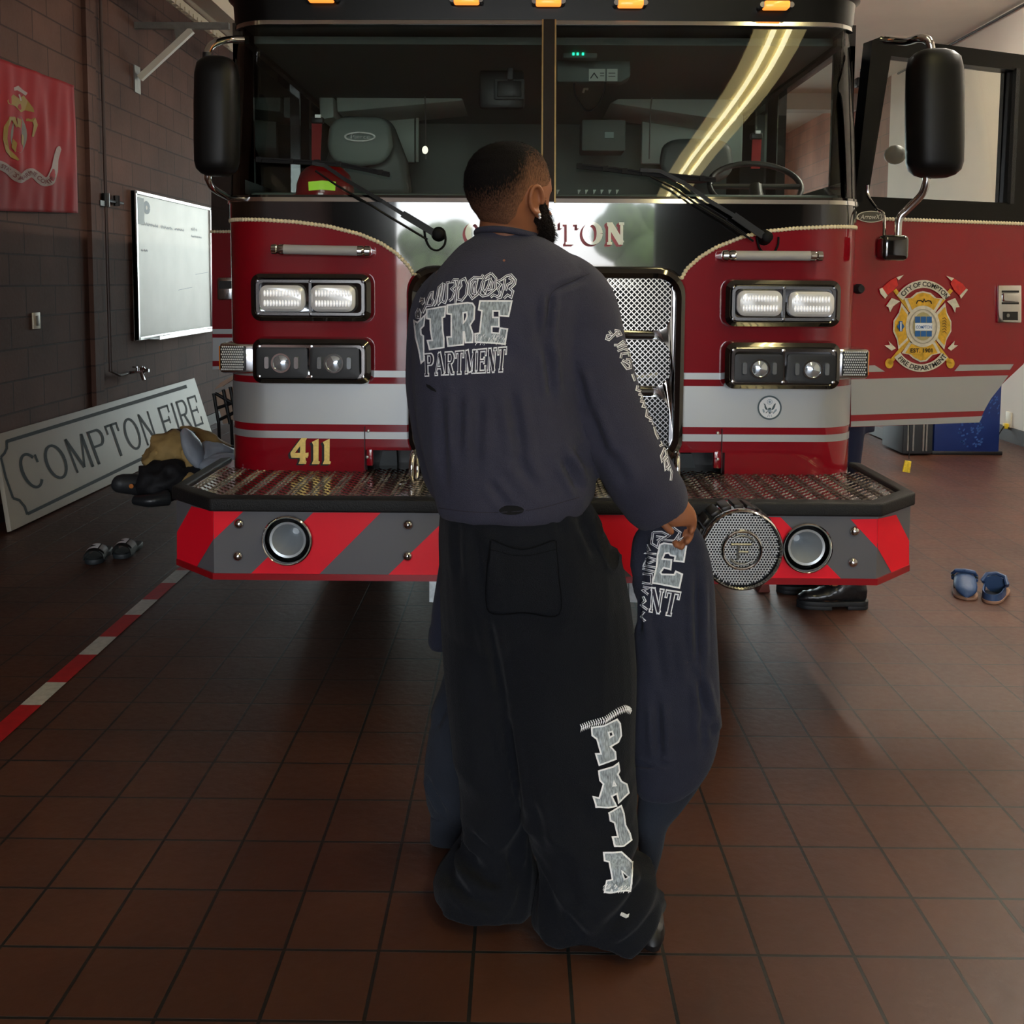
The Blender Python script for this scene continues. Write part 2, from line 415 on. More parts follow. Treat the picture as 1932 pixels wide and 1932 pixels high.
def struct(name, b, m, parent=None, **k):
    o = b.build(name, m, parent, **k)
    if not parent: o['kind'] = 'structure'
    return o
struct('floor', B().box(XL - .2, XR + .2, YFRONT - .3, YBACK + .3, -.2, 0), m_floor)
struct('ground', B().box(-40, 40, -60, YFRONT - .3, -.25, -.02), mat('asphalt', L(150, 148, 144), .9, var=.15, vscale=.7))
struct('ground_rear', B().box(-40, 40, YBACK + .3, 60, -.25, -.02), MATS['asphalt'])
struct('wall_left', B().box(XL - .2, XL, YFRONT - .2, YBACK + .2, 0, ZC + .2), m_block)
YW = 12.7
struct('wall_right', B().box(XR, XR + .2, YFRONT - .2, YW, 0, ZC + .2), m_white)
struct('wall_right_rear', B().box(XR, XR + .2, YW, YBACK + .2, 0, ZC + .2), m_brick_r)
struct('ceiling', B().box(XL - .2, XR + .2, YFRONT - .2, YBACK + .2, ZC, ZC + .2), m_ceil)
for i, y in enumerate((13.9,)):
    struct('trim_%d' % (i + 1), B().box(XL, XR, y, y + .3, ZC - .22, ZC), m_ceil2)
# front wall (behind the camera) with the bay opening and a window bay to its right
b = B()
b.box(XL, DOOR_X0, YFRONT - .2, YFRONT, 0, ZC); b.box(DOOR_X1, XR, YFRONT - .2, YFRONT, 0, ZC)
b.box(DOOR_X0, DOOR_X1, YFRONT - .2, YFRONT, DOOR_H, ZC)
struct('wall_front', b, blocks_mat('front_block', L(62, 48, 42), L(54, 42, 37), L(40, 32, 28), .40, .20, 'x', msize=.006, rough=.8))
# rear wall: glazed bay doors
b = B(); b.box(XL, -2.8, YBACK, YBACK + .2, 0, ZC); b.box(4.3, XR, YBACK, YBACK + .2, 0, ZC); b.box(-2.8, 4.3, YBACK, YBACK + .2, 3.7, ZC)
struct('wall_back', b, m_brick_x)
b = B()
for i in range(9): b.box(-2.8 + i * .8875 - .03, -2.8 + i * .8875 + .03, YBACK + .02, YBACK + .08, 0, 3.7)
for j in range(7): b.box(-2.8, 4.3, YBACK + .02, YBACK + .08, j * .608, j * .608 + .07)
struct('door_1', b, m_white)
mg = bpy.data.materials.new('clear_glass'); mg.use_nodes = True; n = mg.node_tree; n.nodes.clear()
def glass_mat(name, tint, rough=.0, ior=1.5, fac=None):
    m = bpy.data.materials.new(name); m.use_nodes = True; n = m.node_tree; n.nodes.clear()
    o = n.nodes.new('ShaderNodeOutputMaterial'); mx = n.nodes.new('ShaderNodeMixShader'); t = n.nodes.new('ShaderNodeBsdfTransparent'); g = n.nodes.new('ShaderNodeBsdfGlossy'); fr = n.nodes.new('ShaderNodeFresnel')
    t.inputs[0].default_value = tint; g.inputs['Roughness'].default_value = rough; fr.inputs['IOR'].default_value = ior
    n.links.new(fr.outputs[0], mx.inputs[0]); n.links.new(t.outputs[0], mx.inputs[1]); n.links.new(g.outputs[0], mx.inputs[2]); n.links.new(mx.outputs[0], o.inputs[0])
    MATS[name] = m; return m
m_pane = glass_mat('window_glass', (.9, .95, .93, 1))
o = B().box(-2.8, 4.3, YBACK + .045, YBACK + .05, 0, 3.7).build('pane', m_pane, bpy.data.objects['door_1'])
# baseboard along the right wall
struct('baseboard_right', B().box(XR - .02, XR, YFRONT, YW, 0, .14), m_dark)
struct('baseboard_left', B().box(XL, XL + .02, YFRONT, YBACK, 0, .11), m_dark)
# shallow pilaster in the left wall
yp0 = PX(168, 560, XL).y; yp1 = PX(184, 560, XL).y
struct('trim_3', B().box(XL, XL + .035, yp0, yp1, 0, ZC), m_block)

# ------------------------------------------------------------------ outside, seen only in reflections
m_leaf = mat('leaves', L(74, 92, 52), .8, var=.4, vscale=3)
m_bark = mat('bark', L(80, 66, 54), .9)
for i, (x, y, h, r, lab) in enumerate(((-9, -30, 4.2, 2.2, 'broad green street tree across the yard, left of the bay'), (-4.0, -33, 3.9, 2.0, 'low round green tree across the yard behind the camera'), (5.0, -31, 4.4, 2.3, 'tall green street tree across the yard, right of the bay'))):
    t = thing('street_tree', (x, y, 0), lab, 'tree', 'trees across the yard')
    B().tube([(x, y, 0), (x + .1, y, h * .3), (x, y + .1, h * .6)], [.22, .17, .1], 10).build('trunk', m_bark, t, smooth=True)
    b = B(); rnd = random.Random(i)
    for k in range(16):
        a = rnd.random() * 6.28; q = rnd.random() * r * .6
        b.blob((x + q * math.cos(a), y + q * math.sin(a), h * .68 + rnd.uniform(-.25, .35) * h * .55), r * rnd.uniform(.3, .5), r * rnd.uniform(.3, .5), r * rnd.uniform(.28, .42), 12, 8)
    b.build('crown', m_leaf, t, smooth=True)
tag(B().box(-22, 22, -42.3, -42, 0, 2.3).build('yard_wall', mat('yard_wall_paint', L(206, 196, 180), .9, var=.08, vscale=.4)), 'long pale masonry wall closing the yard opposite the bay', 'wall')

# ------------------------------------------------------------------ things on the left wall
# garage door track beam, its bracket and the slotted angle
t = thing('door_track', (-2.53, 8.26, 3.68), 'cream overhead door track running along the ceiling above the left wall', 'door track')
b = B().box(-2.60, -2.44, -5.8, 11, 3.68, 3.70).box(-2.60, -2.585, -5.8, 11, 3.70, 3.80).box(-2.455, -2.44, -5.8, 11, 3.70, 3.80)
b.build('rail', m_cream, t)
b = B()
z = P(371, 44, 6.0).z
for k in range(-40, 90):
    y = k * .12; b.box(XL + .015, XL + .05, y, y + .085, ZC - .13, ZC - .09)
b.box(XL, XL + .015, -5, 11, ZC - .13, ZC - .02); b.box(XL + .015, XL + .022, -5, 11, ZC - .12, ZC - .10)
b.build('slotted_angle', m_cream, t)
t = thing('track_bracket', (XL, 8.26, 3.2), 'grey steel bracket with white diagonal strut high on the brown block wall', 'bracket')
zb = P(340, 49, 8.26).z
b = B().bar((XL, 8.26, zb), (-2.42, 8.26, zb), .045, .05)
b.build('arm', m_steel, t)
a = P(270, 148, 8.26); c = P(362, 57, 8.26); a.x = XL + .03
B().bar(a, c, .05, .045, (0, 1, 0)).build('strut', mat('white_strut', L(225, 222, 208), .45), t)
B().box(XL, XL + .012, 8.2, 8.32, a.z - .12, a.z + .1).build('wall_plate', m_steel, t)
g0 = P(328, 52, 8.24)
B().prism([g0, P(362, 50, 8.24), P(345, 76, 8.24), P(332, 74, 8.24)], (0, .03, 0)).build('gusset', m_steel, t)

# pipe with valves
t = thing('water_pipe', (XL + .03, 7.55, 0), 'thin brown-painted water pipe running down the block wall to a tap', 'pipe')
pt = PX(203, 500, XL + .03); py_ = pt.y
zt = PX(232, 706, XL + .05).z
m_pipe = mat('pipe_paint', L(70, 52, 46), .45)
B().tube([(XL + .03, py_, ZC), (XL + .03, py_, zt + .04), (XL + .05, py_ + .12, zt), (XL + .05, py_ + .3, zt)], .013, 8).build('pipe', m_pipe, t, smooth=True)
zv = PX(203, 378, XL + .03).z
b = B().tube([(XL + .03, py_, zv - .05), (XL + .03, py_, zv + .05)], .028, 10).tube([(XL + .03, py_, zv), (XL + .03, py_ + .32, zv)], .012, 8)
b.tube([(XL + .03, py_ + .2, zv - .03), (XL + .03, py_ + .2, zv + .05)], .025, 8).box(XL, XL + .04, py_ - .12, py_ + .03, zv - .05, zv - .01)
b.build('valve', m_black, t, smooth=True)
b = B().tube([(XL + .06, py_ + .3, zt), (XL + .1, py_ + .42, zt), (XL + .12, py_ + .43, zt - .07)], .014, 8)
b.lathe((XL + .1, py_ + .36, zt + .01), (0, 0, 1), [(0, .012), (.03, .012), (.03, .04), (.04, .04)], 12)
b.lathe((XL + .06, py_ + .52, zt), (1, 0, 0), [(0, .03), (.03, .03), (.04, .015), (.07, .015)], 12)
b.build('tap', mat('chrome', L(215, 215, 215), .1, 1.), t, smooth=True)
m_chrome = MATS['chrome']
# blank electric plate
c0 = PX(61, 590, XL + .005); c1 = PX(75, 620, XL + .005)
t = thing('outlet_plate', (XL, (c0.y + c1.y) / 2, c1.z), 'small beige electric cover plate on the brown block wall, below the red flag', 'outlet')
B().box(XL, XL + .012, c0.y, c1.y, c1.z, c0.z).build('cover', m_cream, t, bevel=.003)
dy = (c1.y - c0.y) * .3; dz = (c0.z - c1.z) * .2
B().box(XL + .012, XL + .02, c0.y + dy, c1.y - dy, c1.z + dz, c0.z - dz).build('switch', mat('grey_switch', L(120, 112, 98), .5), t, bevel=.002)

# whiteboard
XB = XL + .03
tl = PX(255, 361, XB); tr = PX(397, 391, XB); br = PX(399, 622, XB); bl = PX(259, 641, XB)
y0, y1 = (tl.y + bl.y) / 2, (tr.y + br.y) / 2; z0, z1 = (bl.z + br.z) / 2, (tl.z + tr.z) / 2
t = thing('whiteboard', (XL, y0, z0), 'aluminium-framed dry-erase whiteboard with a tray on the brown block wall', 'whiteboard')
m_wb = mat('whiteboard_enamel', L(190, 188, 180), .38, spec=.45, var=.08, vscale=3)
B().box(XL, XB, y0, y1, z0, z1).build('panel', m_wb, t)
b = B(); fwid = .028
for (a0, a1, b0, b1) in ((y0, y1, z1 - fwid, z1), (y0, y1, z0, z0 + fwid), (y0, y0 + fwid, z0, z1), (y1 - fwid, y1, z0, z1)): b.box(XL, XB + .012, a0, a1, b0, b1)
b.build('frame', m_alu, t, bevel=.003)
tr_ = B().box(XB, XB + .09, y0 + .25, y1 + .02, z0 - .008, z0).box(XB + .08, XB + .09, y0 + .25, y1 + .02, z0, z0 + .02).build('tray', m_alu, t)
B().box(XB, XB + .004, y0 + .05, y0 + .19, z1 - .27, z1 - .05).build('eraser_pad', m_black, t)
for k, (yy, col) in enumerate(((y0 + .45, L(230, 230, 230)), (y1 - .28, L(60, 60, 60)), (y1 - .12, L(235, 235, 235)))):
    o = B().tube([(XB + .05, yy, z0 + .012), (XB + .05, yy + .13, z0 + .012)], .009, 8).build('marker_pen', mat('pen_%d' % k, col, .4), None, smooth=True)
    tag(o, ['white marker pen at the near end of the whiteboard tray', 'dark marker pen towards the far end of the whiteboard tray', 'white marker pen at the far end of the whiteboard tray'][k], 'marker', 'pens on the whiteboard tray')
# faded handwriting: wavy strokes of dry-erase ink
b = []; rnd = random.Random(3)
def scrib(u0, u1, v, hgt):
    u = u0
    while u < u1:
        w = rnd.uniform(.012, .02); pts = [(u, v + rnd.uniform(0, .4) * hgt), (u + w * .4, v + hgt * rnd.uniform(.5, 1)), (u + w * .7, v), (u + w, v + hgt * rnd.uniform(.3, .8))]
        b.extend(band(pts, .004)); u += w + (.012 if rnd.random() < .2 else .004)
scrib(.06, .26, .775, .026); scrib(.29, .44, .772, .026); scrib(.47, .6, .775, .02); scrib(.7, .86, .74, .018); scrib(.7, .78, .79, .03); scrib(.06, .12, .6, .014)
for (u, v) in ((.5, .33), (.75, .45)): b += band([(u, v), (u + .2, v + .02)], .003)
b += band(ell(.13, .9, .025, .03), .03)
f = lambda u, v: V((XB + .0015, y0 + (y1 - y0) * u, z0 + (z1 - z0) * v))
art('handwriting', b, f, mat('dry_ink', L(96, 108, 124), .5), t)

# ------------------------------------------------------------------ red flag with gold emblem and white ribbon
XF = XL + .03
def fl(px, py, off=0):
    p = PX(px, py, XF); y = p.y; z = p.z
    w = .004 * math.sin(y * 17 + z * 4) + .003 * math.sin(y * 41 - z * 7 + 1) + .012 * noise.noise(V((y * 8, z * 2, 0)))
    return V((XF + w + off, y, z))
q = quadmap([(-60, 90, 0), (140, 161, 0), (146, 402, 0), (-60, 396, 0)])
vs = []; fs = []; NU, NV = 60, 40
for j in range(NV + 1):
    for i in range(NU + 1):
        p = q(i / NU, 1 - j / NV); vs.append(fl(p.x, p.y))
fs = [(j * (NU + 1) + i, j * (NU + 1) + i + 1, (j + 1) * (NU + 1) + i + 1, (j + 1) * (NU + 1) + i) for j in range(NV) for i in range(NU)]
p0 = fl(0, 400)
t = thing('wall_flag', (XL, p0.y, p0.z), 'red military flag with gold eagle, globe and anchor pinned to the left wall', 'flag')
m_flag = mat('flag_cloth', L(146, 24, 32), .75, var=.06, vscale=5)
o = mk('cloth', vs, fs, m_flag, t, True); md = o.modifiers.new('s', 'SOLIDIFY'); md.thickness = .003; md.offset = -1
m_gold_f = mat('flag_gold', L(140, 112, 40), .7); m_grey_f = mat('flag_grey', L(112, 108, 96), .7); m_whi_f = mat('flag_white', L(160, 140, 134), .7)
em = lambda x, y: fl(x, y, .004); em2 = lambda x, y: fl(x, y, .006)
def shp(pts): return [[(p[0], p[1]) for p in pts]]
gold = shp([(10, 190), (22, 178), (34, 186), (44, 180), (52, 190), (60, 204), (62, 212), (48, 208), (38, 212), (26, 200), (12, 196)])
gold += band([(18, 222), (10, 240), (9, 262), (14, 284), (24, 294), (32, 302)], [6, 7, 7, 8, 8, 3]) + band([(50, 226), (62, 226), (66, 236), (60, 258)], [4, 8, 8, 4]) + band([(14, 222), (24, 224), (30, 240)], [4, 8, 3])
art('eagle', gold, em2, m_gold_f, t)
art('globe', shp(ell(36, 254, 16, 34, 0, 360, 24)[:-1]), em, m_grey_f, t)
art('continents', shp([(30, 222), (40, 226), (36, 242), (31, 238)]) + shp([(40, 252), (47, 258), (44, 276), (38, 270)]) + shp([(24, 262), (30, 270), (28, 288), (22, 278)]), em2, m_gold_f, t)
art('beak_ribbon', band([(24, 168), (32, 166), (40, 172), (50, 178)], [6, 8, 6, 6]) + band([(34, 178), (38, 190)], 3), em2, m_whi_f, t)
rib = [(-40, 300), (-20, 306), (0, 312), (18, 322), (34, 336), (44, 333), (56, 326), (66, 330), (80, 342), (92, 340), (100, 322), (104, 300), (112, 276)]
rs = [(p.x, p.y) for p in spline([(a_, b_, 0) for a_, b_ in rib], 4)]
art('banner', band(rs, [17] * (len(rs) - 8) + [15, 14, 13, 12, 12, 11, 10, 3]), em2, m_whi_f, t)
# words along the banner
def along(txt, path, size, f3, name, m, par, bold=.0, s0=0, flip=1):
    pth = [V(p) for p in path]; cum = [0]
    for a_, b_ in zip(pth, pth[1:]): cum.append(cum[-1] + (b_ - a_).length)
    ps, wd = font(txt, bold); tot = cum[-1] - s0; sc = min(size, tot / wd) if wd * size > tot else size
    def g(u, v):
        s = s0 + u * sc
        for i in range(len(cum) - 1):
            if s <= cum[i + 1] or i == len(cum) - 2:
                d = (pth[i + 1] - pth[i]); tt = (s - cum[i]) / max(d.length, 1e-6); d.normalize(); p = pth[i] + (pth[i + 1] - pth[i]) * tt; nn = V((d.y, -d.x)) * flip
                q_ = p + nn * ((v - .5) * size); return f3(q_.x, q_.y)
    return art(name, ps, g, m, par, seg=.4)
along('UNITED STATES MARINE CORPS', rs[:-5], 7.6, lambda x, y: fl(x, y, .009), 'lettering', mat('flag_ink', L(110, 40, 42), .7), t, .02)

# ------------------------------------------------------------------ big leaning sign COMPTON FIRE
bot0 = PZ(24, 1002, .0); bot1 = PZ(402, 822, .0)
d1 = (bot1 - bot0)
zt0 = 0
# top edge rests on the wall: take the top corner on x = XL+.04
top1 = PX(367, 713, XL + .05); top0 = PX(0, 818, XL + .05)
bl = bot0; brr = bot1
ax = (top1 - top0).normalized(); 
A0 = V((bot0.x, bot0.y, .02)); Ln = 2.9
updir = None
# plane through the bottom line and the top line
A1 = V((bot1.x, bot1.y, .02))
x_b = (A0.x + A1.x) / 2
A0.x = A1.x = x_b
zt_ = (top0.z + top1.z) / 2
y_l = A0.y - .0; y_r = A1.y
T0 = V((XL + .05, y_l, zt_)); T1 = V((XL + .05, y_r, zt_))
nrm = (T0 - A0).cross(A1 - A0).normalized()
if nrm.dot(CAMP - A0) < 0: nrm = -nrm
def sgn(px, py, off=.0): return PPL(px, py, A0, nrm) + nrm * off
cs = [sgn(-8, 820), sgn(367, 713), sgn(402, 822), sgn(22, 1002)]
print('sign', [tuple(round(k, 2) for k in c) for c in cs])
t = thing('leaning_sign', (x_b, (A0.y + A1.y) / 2, 0), 'long cream sign board lettered COMPTON FIRE leaning against the left wall', 'sign')
m_sign = mat('sign_face', L(168, 160, 146), .6, var=.05, vscale=3)
m_sink = mat('sign_ink', L(22, 20, 18), .75, spec=.2)
B().prism(cs, -nrm * .03).build('board', m_sign, t, bevel=.004)
sm = lambda x, y: sgn(x, y, .002)
border = [(4, 857), (10, 834), (18, 829), (352, 724), (372, 775), (385, 800)]
# ornamental border as strokes in photo coordinates
bl_ = band([(24, 998 - 30), (18, 945), (8, 900), (3, 868)], 5) 
lp = [(13, 834), (190, 780), (350, 731)]
art('border', band([(12, 833), (352, 729)], 6.5) + band([(12, 831), (12, 846), (8, 855), (1, 863)], 5) + band([(1, 863), (10, 900), (24, 940)], 4.5) + band([(24, 940), (36, 944), (46, 956), (51, 971)], 5) + band([(51, 970), (310, 845)], 6), sm, m_sink, t)
# letters: perspective box from measured corners
qb = quadmap([(26, 862, 0), (362, 744, 0), (376, 800, 0), (52, 932, 0)])
qs, tot = word('COMPTON FIRE', .62, .105, .07, .0001, .17, {'I': .3, 'O': 1.18, 'M': 1.2, 'C': 1.05, 'T': .95})
pts = [[(x / tot, y) for x, y in p] for p in qs]
H = {}
def sgl(u, v):
    # u spaced by true perspective on the board plane
    a_ = sgn(26, 862); b_ = sgn(368, 745); c_ = sgn(384, 800); d_ = sgn(54, 928)
    return (a_ * (1 - u) + b_ * u) * v + (d_ * (1 - u) + c_ * u) * (1 - v) + nrm * .002
art('lettering', pts, sgl, m_sink, t, seg=.05)

# ------------------------------------------------------------------ red / white floor line
def flr(px, py, z=.003): return PZ(px, py, z)
e0 = flr(12, 1371); e1 = flr(352, 1070)
d = (e1 - e0).normalized(); nn = V((-d.y, d.x, 0)); wdt = .075
edges = [flr(x, y) for x, y in ((352, 1070), (338, 1084), (318, 1102), (286, 1132), (266, 1132 + 2), (228, 1160 - 2), (200, 1202), (144, 1236), (95, 1288), (28, 1330))]
cuts = [0.]
yc = [1068, 1076, 1100, 1131, 1160, 1201, 1235, 1287, 1330, 1400, 1450, 1560]
ps = []
for y in yc:
    x = 12 + (1371 - y) * (340 / 301.); p = flr(x, y); s = (p - e0).dot(d); ps.append(e0 + d * s)
vs = []; fs = []; fm = []
for p in ps: vs += [p - nn * wdt / 2, p + nn * wdt / 2]
for i in range(len(ps) - 1): fs.append((2 * i, 2 * i + 1, 2 * i + 3, 2 * i + 2)); fm.append(1 if i % 2 else 0)
vs += [e1 + d * 3 - nn * wdt / 2, e1 + d * 3 + nn * wdt / 2]
o = mk('floor_line', vs, fs, [mat('tape_red', L(176, 22, 30), .5, var=.12, vscale=30), mat('tape_white', L(196, 194, 186), .55, var=.12, vscale=40, stretch=(1, 1, 1))], None, False, fm)
tag(o, 'red and white striped safety tape line stuck on the tile floor', 'floor tape')

# ------------------------------------------------------------------ ceiling lamp over the front of the bay, mirrored in the windscreen
m_tube = mat('lamp_tube', L(255, 250, 225), .4, emis=(1, .92, .55, 1), estr=16)
t = thing('ceiling_lamp', (1.66, .3, ZC), 'long twin-tube fluorescent ceiling lamp above the open floor', 'lamp')
B().box(1.49, 1.85, -2.3, 2.5, ZC - .07, ZC).build('housing', m_cream, t)
B().box(1.50, 1.84, -2.28, 2.48, ZC - .078, ZC - .072).build('diffuser', mat('lamp_diffuser', L(250, 235, 180), .4, emis=(1, .82, .38, 1), estr=2.2), t)
for x in (1.62, 1.72): B().tube([(x, -2.26, ZC - .095), (x, 2.46, ZC - .095)], .018, 10).build('tube', m_tube, t, smooth=True)
t = thing('ceiling_lamp', (2.2, 15, ZC), 'short fluorescent ceiling lamp over the rear of the bay', 'lamp')
B().box(2.3, 2.45, 15, 16.2, ZC - .07, ZC).build('housing', m_cream, t)
B().tube([(2.37, 15.02, ZC - .09), (2.37, 16.18, ZC - .09)], .018, 10).build('tube', mat('lamp_tube_white', L(255, 255, 245), .4, emis=(1, .95, .86, 1), estr=78), t, smooth=True)

m_tw = MATS['lamp_tube_white']
for k, y in enumerate((3.6, 6.1)):  # added lamps, kept out of view, to brighten the right wall and aisle floor
    t = thing('ceiling_lamp', (3.3, y, ZC), ['twin-tube ceiling lamp over the right aisle, beside the truck cab', 'twin-tube ceiling lamp over the right aisle, far past the open door'][k], 'lamp', 'ceiling lamps over the right aisle')
    B().box(3.18, 3.42, y, y + 2.4, ZC - .07, ZC).build('housing', m_cream, t)
    for x in (3.25, 3.35): B().tube([(x, y + .02, ZC - .095), (x, y + 2.38, ZC - .095)], .018, 8).build('tube', m_tw, t, smooth=True)
# ================================================================== fire truck
YF = 3.76; XC = .082; HW = 1.235
m_red = mat('truck_red', L(138, 0, 22), .35, coat=1.0, spec=.15)
m_tblack = mat('truck_black', L(7, 7, 8), .12, coat=1.0)
m_door_k = mat('door_black_paint', L(6, 6, 7), .3, spec=.25)
m_silver = mat('silver_stripe', L(176, 180, 182), .38, .55)
m_gold = mat('gold_leaf', L(236, 205, 120), .38, .45, var=.12, vscale=90)
m_rope = mat('rope_pinstripe', L(238, 224, 188), .4, .1)
m_rubber = mat('rubber', L(20, 20, 21), .62, bump=.25, bscale=220)
m_lens = mat('led_lens', L(245, 247, 248), .3, .25, coat=.6)
m_grey_in = mat('cab_interior_grey', L(176, 190, 182), .7)
m_dark_in = mat('cab_interior_dark', L(104, 114, 109), .7)
m_seat = mat('seat_vinyl', L(78, 86, 84), .5)
truck = thing('fire_truck', (XC, YF, 0), 'red and black fire truck with silver stripes, front view, door open on the right', 'fire truck')
zc = lambda py, Y=YF: P(1027, py, Y).z
ZB, ZCUT, ZBELT, ZGT = zc(894), zc(851), zc(381), zc(44, YF + .13)
ZROOF = ZGT + .30
def outline(z=0, off=0., nf=72, yr=6.3, na=9, hw=HW, r=.17):
    k = max(0., min(1.3, (z - ZBELT) / (ZGT - ZBELT))); yf = YF + .13 * k
    out = []
    for i in range(5): out.append((XC - hw - off, yr + (yf + r - yr) * i / 4 if i < 4 else yf + r))
    for i in range(1, na + 1):
        a = PI + PI / 2 * i / na; out.append((XC - hw + r + (r + off) * math.cos(a), yf + r + (r + off) * math.sin(a)))
    x0, x1 = XC - hw + r, XC + hw - r
    for i in range(1, nf):
        x = x0 + (x1 - x0) * i / nf; u = (x - XC) / (hw - r); out.append((x, yf - off - .012 * (1 - u * u)))
    R = [(2 * XC - x, y) for x, y in reversed(out[:5 + na])]
    return out + R
NP = len(outline())
def idx(px0, px1, Y=YF):
    a = P(px0, 600, Y).x; b_ = P(px1, 600, Y).x; o_ = outline(); return [i for i in range(NP) if a <= o_[i][0] <= b_]
def wall_piece(b, ids, z0, z1, th, off=0., mi=0, nz=1):
    """solid strip following the cab outline"""
    rings = []
    for k in range(nz + 1):
        z = z0 + (z1 - z0) * k / nz; o1 = outline(z, off); o2 = outline(z, off - th); rings.append((z, o1, o2))
    loop = []
    for z, o1, o2 in rings: loop.append([V((o1[i][0], o1[i][1], z)) for i in ids])
    for z, o1, o2 in reversed(rings): loop.append([V((o2[i][0], o2[i][1], z)) for i in ids])
    n = len(loop); m_ = len(ids)
    vs = [p for l_ in loop for p in l_]
    fs = [(a * m_ + j, a * m_ + j + 1, ((a + 1) % n) * m_ + j + 1, ((a + 1) % n) * m_ + j) for a in range(n) for j in range(m_ - 1)]
    fs += [tuple(a * m_ for a in range(n)), tuple(a * m_ + m_ - 1 for a in range(n - 1, -1, -1))]
    b.add(vs, fs, mi); return b
ALL = list(range(NP)); FRONT = list(range(4, NP - 4))
# lower body
b = B()
rings = [[V((x, y, z)) for x, y in outline(z)] for z in (ZCUT, ZBELT)]
b.loft(rings)
wall_piece(b, idx(0, 690), ZB, ZCUT, .05); wall_piece(b, idx(1364, 3000), ZB, ZCUT, .05)
body = b.build('cab_body', m_red, truck, smooth=True)
body_bvh = bvh_of(body)
# black upper paint and rope pinstripe
ropepx = [(434, 413), (500, 415), (560, 419), (620, 427), (680, 442), (720, 459), (750, 479), (775, 506), (790, 540), (1275, 545), (1293, 509), (1320, 485), (1350, 467), (1400, 447), (1450, 436), (1500, 431), (1570, 428), (1618, 427)]
rz = [(P(x, y, YF).x, P(x, y, YF).z) for x, y in ropepx]
def zrope(x): return interp(rz, x)[0] if False else (lambda t: t)(next((a[1] + (b_[1] - a[1]) * (x - a[0]) / (b_[0] - a[0]) for a, b_ in zip(rz, rz[1:]) if a[0] <= x <= b_[0]), rz[0][1] if x < rz[0][0] else rz[-1][1]))
o1 = outline(0, .0015, nf=140); vs = []
for x, y in o1: vs += [V((x, y, zrope(x))), V((x, y, ZBELT + .004))]
mk('upper_paint', vs, [(2 * i, 2 * i + 2, 2 * i + 3, 2 * i + 1) for i in range(len(o1) - 1)], m_tblack, truck, True)
def rope_path():
    o2 = outline(0, .003, nf=140); L_ = [V((x, y, zrope(x))) for x, y in o2]; return L_
rp = rope_path()
def beads(path, step, r, b, elong=1.25):
    cum = 0; nxt = 0
    for a, c in zip(path, path[1:]):
        d = (c - a); l_ = d.length
        if l_ < 1e-6: continue
        while nxt <= cum + l_:
            p = a + d * ((nxt - cum) / l_); q = d.normalized().to_track_quat('X', 'Z').to_matrix()
            b.blob(p, step * .62, r * .55, r, 7, 4, q); nxt += step
        cum += l_
b = B()
gl = P(790, 600, YF).x; gr = P(1275, 600, YF).x
beads([p for p in rp if p.x < gl], .0145, .0085, b); beads([p for p in rp if p.x > gr], .0145, .0085, b)
b.build('rope_pinstripe', m_rope, truck, smooth=True)
# silver stripes
def stripe(y0, y1, m=m_silver, name='stripe', off=.0012):
    o_ = outline(0, off, nf=40); z0, z1 = zc(y0), zc(y1); vs = []
    for x, y in o_: vs += [V((x, y, z0)), V((x, y, z1))]
    return mk(name, vs, [(2 * i, 2 * i + 2, 2 * i + 3, 2 * i + 1) for i in range(len(o_) - 1)], m, truck, True)
stripe(713.5, 701); stripe(803, 726, name='stripe'); stripe(830, 816.5)
# belt chrome, windscreen frame, glass
b = B(); wall_piece(b, ALL, ZBELT, ZBELT + .022, .06, .004); b.build('belt_panel', m_tblack, truck, smooth=True)
zt1, zt2 = zc(383, YF), zc(375, YF)
b = B(); wall_piece(b, FRONT, zt1, zt2, .01, .009); b.build('lower_chrome_trim', m_chrome, truck, smooth=True)
zu1, zu2 = zc(49, YF + .13), zc(41, YF + .13)
b = B(); wall_piece(b, FRONT, zu1, zu2, .01, .009); b.build('upper_chrome_trim', m_chrome, truck, smooth=True)
m_glass = glass_mat('windscreen_glass', (.86, .93, .89, 1), ior=1.55)
xl_, xr_ = P(1022, 300, YF + .08).x, P(1046, 300, YF + .08).x
zg0, zg1 = zt2 - .004, zu1 + .004
for nm, ids in (('windscreen', [i for i in FRONT if outline()[i][0] < xl_ + .02]), ('windscreen', [i for i in FRONT if outline()[i][0] > xr_ - .02])):
    ids = ids[3:] if outline()[ids[0]][0] < 0 and outline()[ids[-1]][0] < xr_ else ids[:-3]
    vs = []; NZ = 8
    for k in range(NZ + 1):
        z = zg0 + (zg1 - zg0) * k / NZ; o_ = outline(z, -.004)
        # the glass is gently curved from sill to header
        for i in ids: vs.append(V((o_[i][0], o_[i][1] - .012 * math.sin(PI * k / NZ), z)))
    m_ = len(ids)
    mk(nm, vs, [(k * m_ + j, k * m_ + j + 1, (k + 1) * m_ + j + 1, (k + 1) * m_ + j) for k in range(NZ) for j in range(m_ - 1)], m_glass, truck, True)
# centre post with bright edges
b = B(); pA, pB = V(((xl_ + xr_) / 2, YF - .01, zt1)), V(((xl_ + xr_) / 2, YF + .115, zu2))
b.bar(pA, pB, xr_ - xl_, .03, (0, 1, 0)); b.build('centre_post', m_tblack, truck)
for s in (-1, 1):
    B().bar(pA + V((s * (xr_ - xl_) / 2, -.016, 0)), pB + V((s * (xr_ - xl_) / 2, -.016, 0)), .006, .006, (0, 1, 0)).build('post_trim', mat('brass_trim', L(214, 190, 140), .25, 1.) if s < 0 else MATS['brass_trim'], truck)
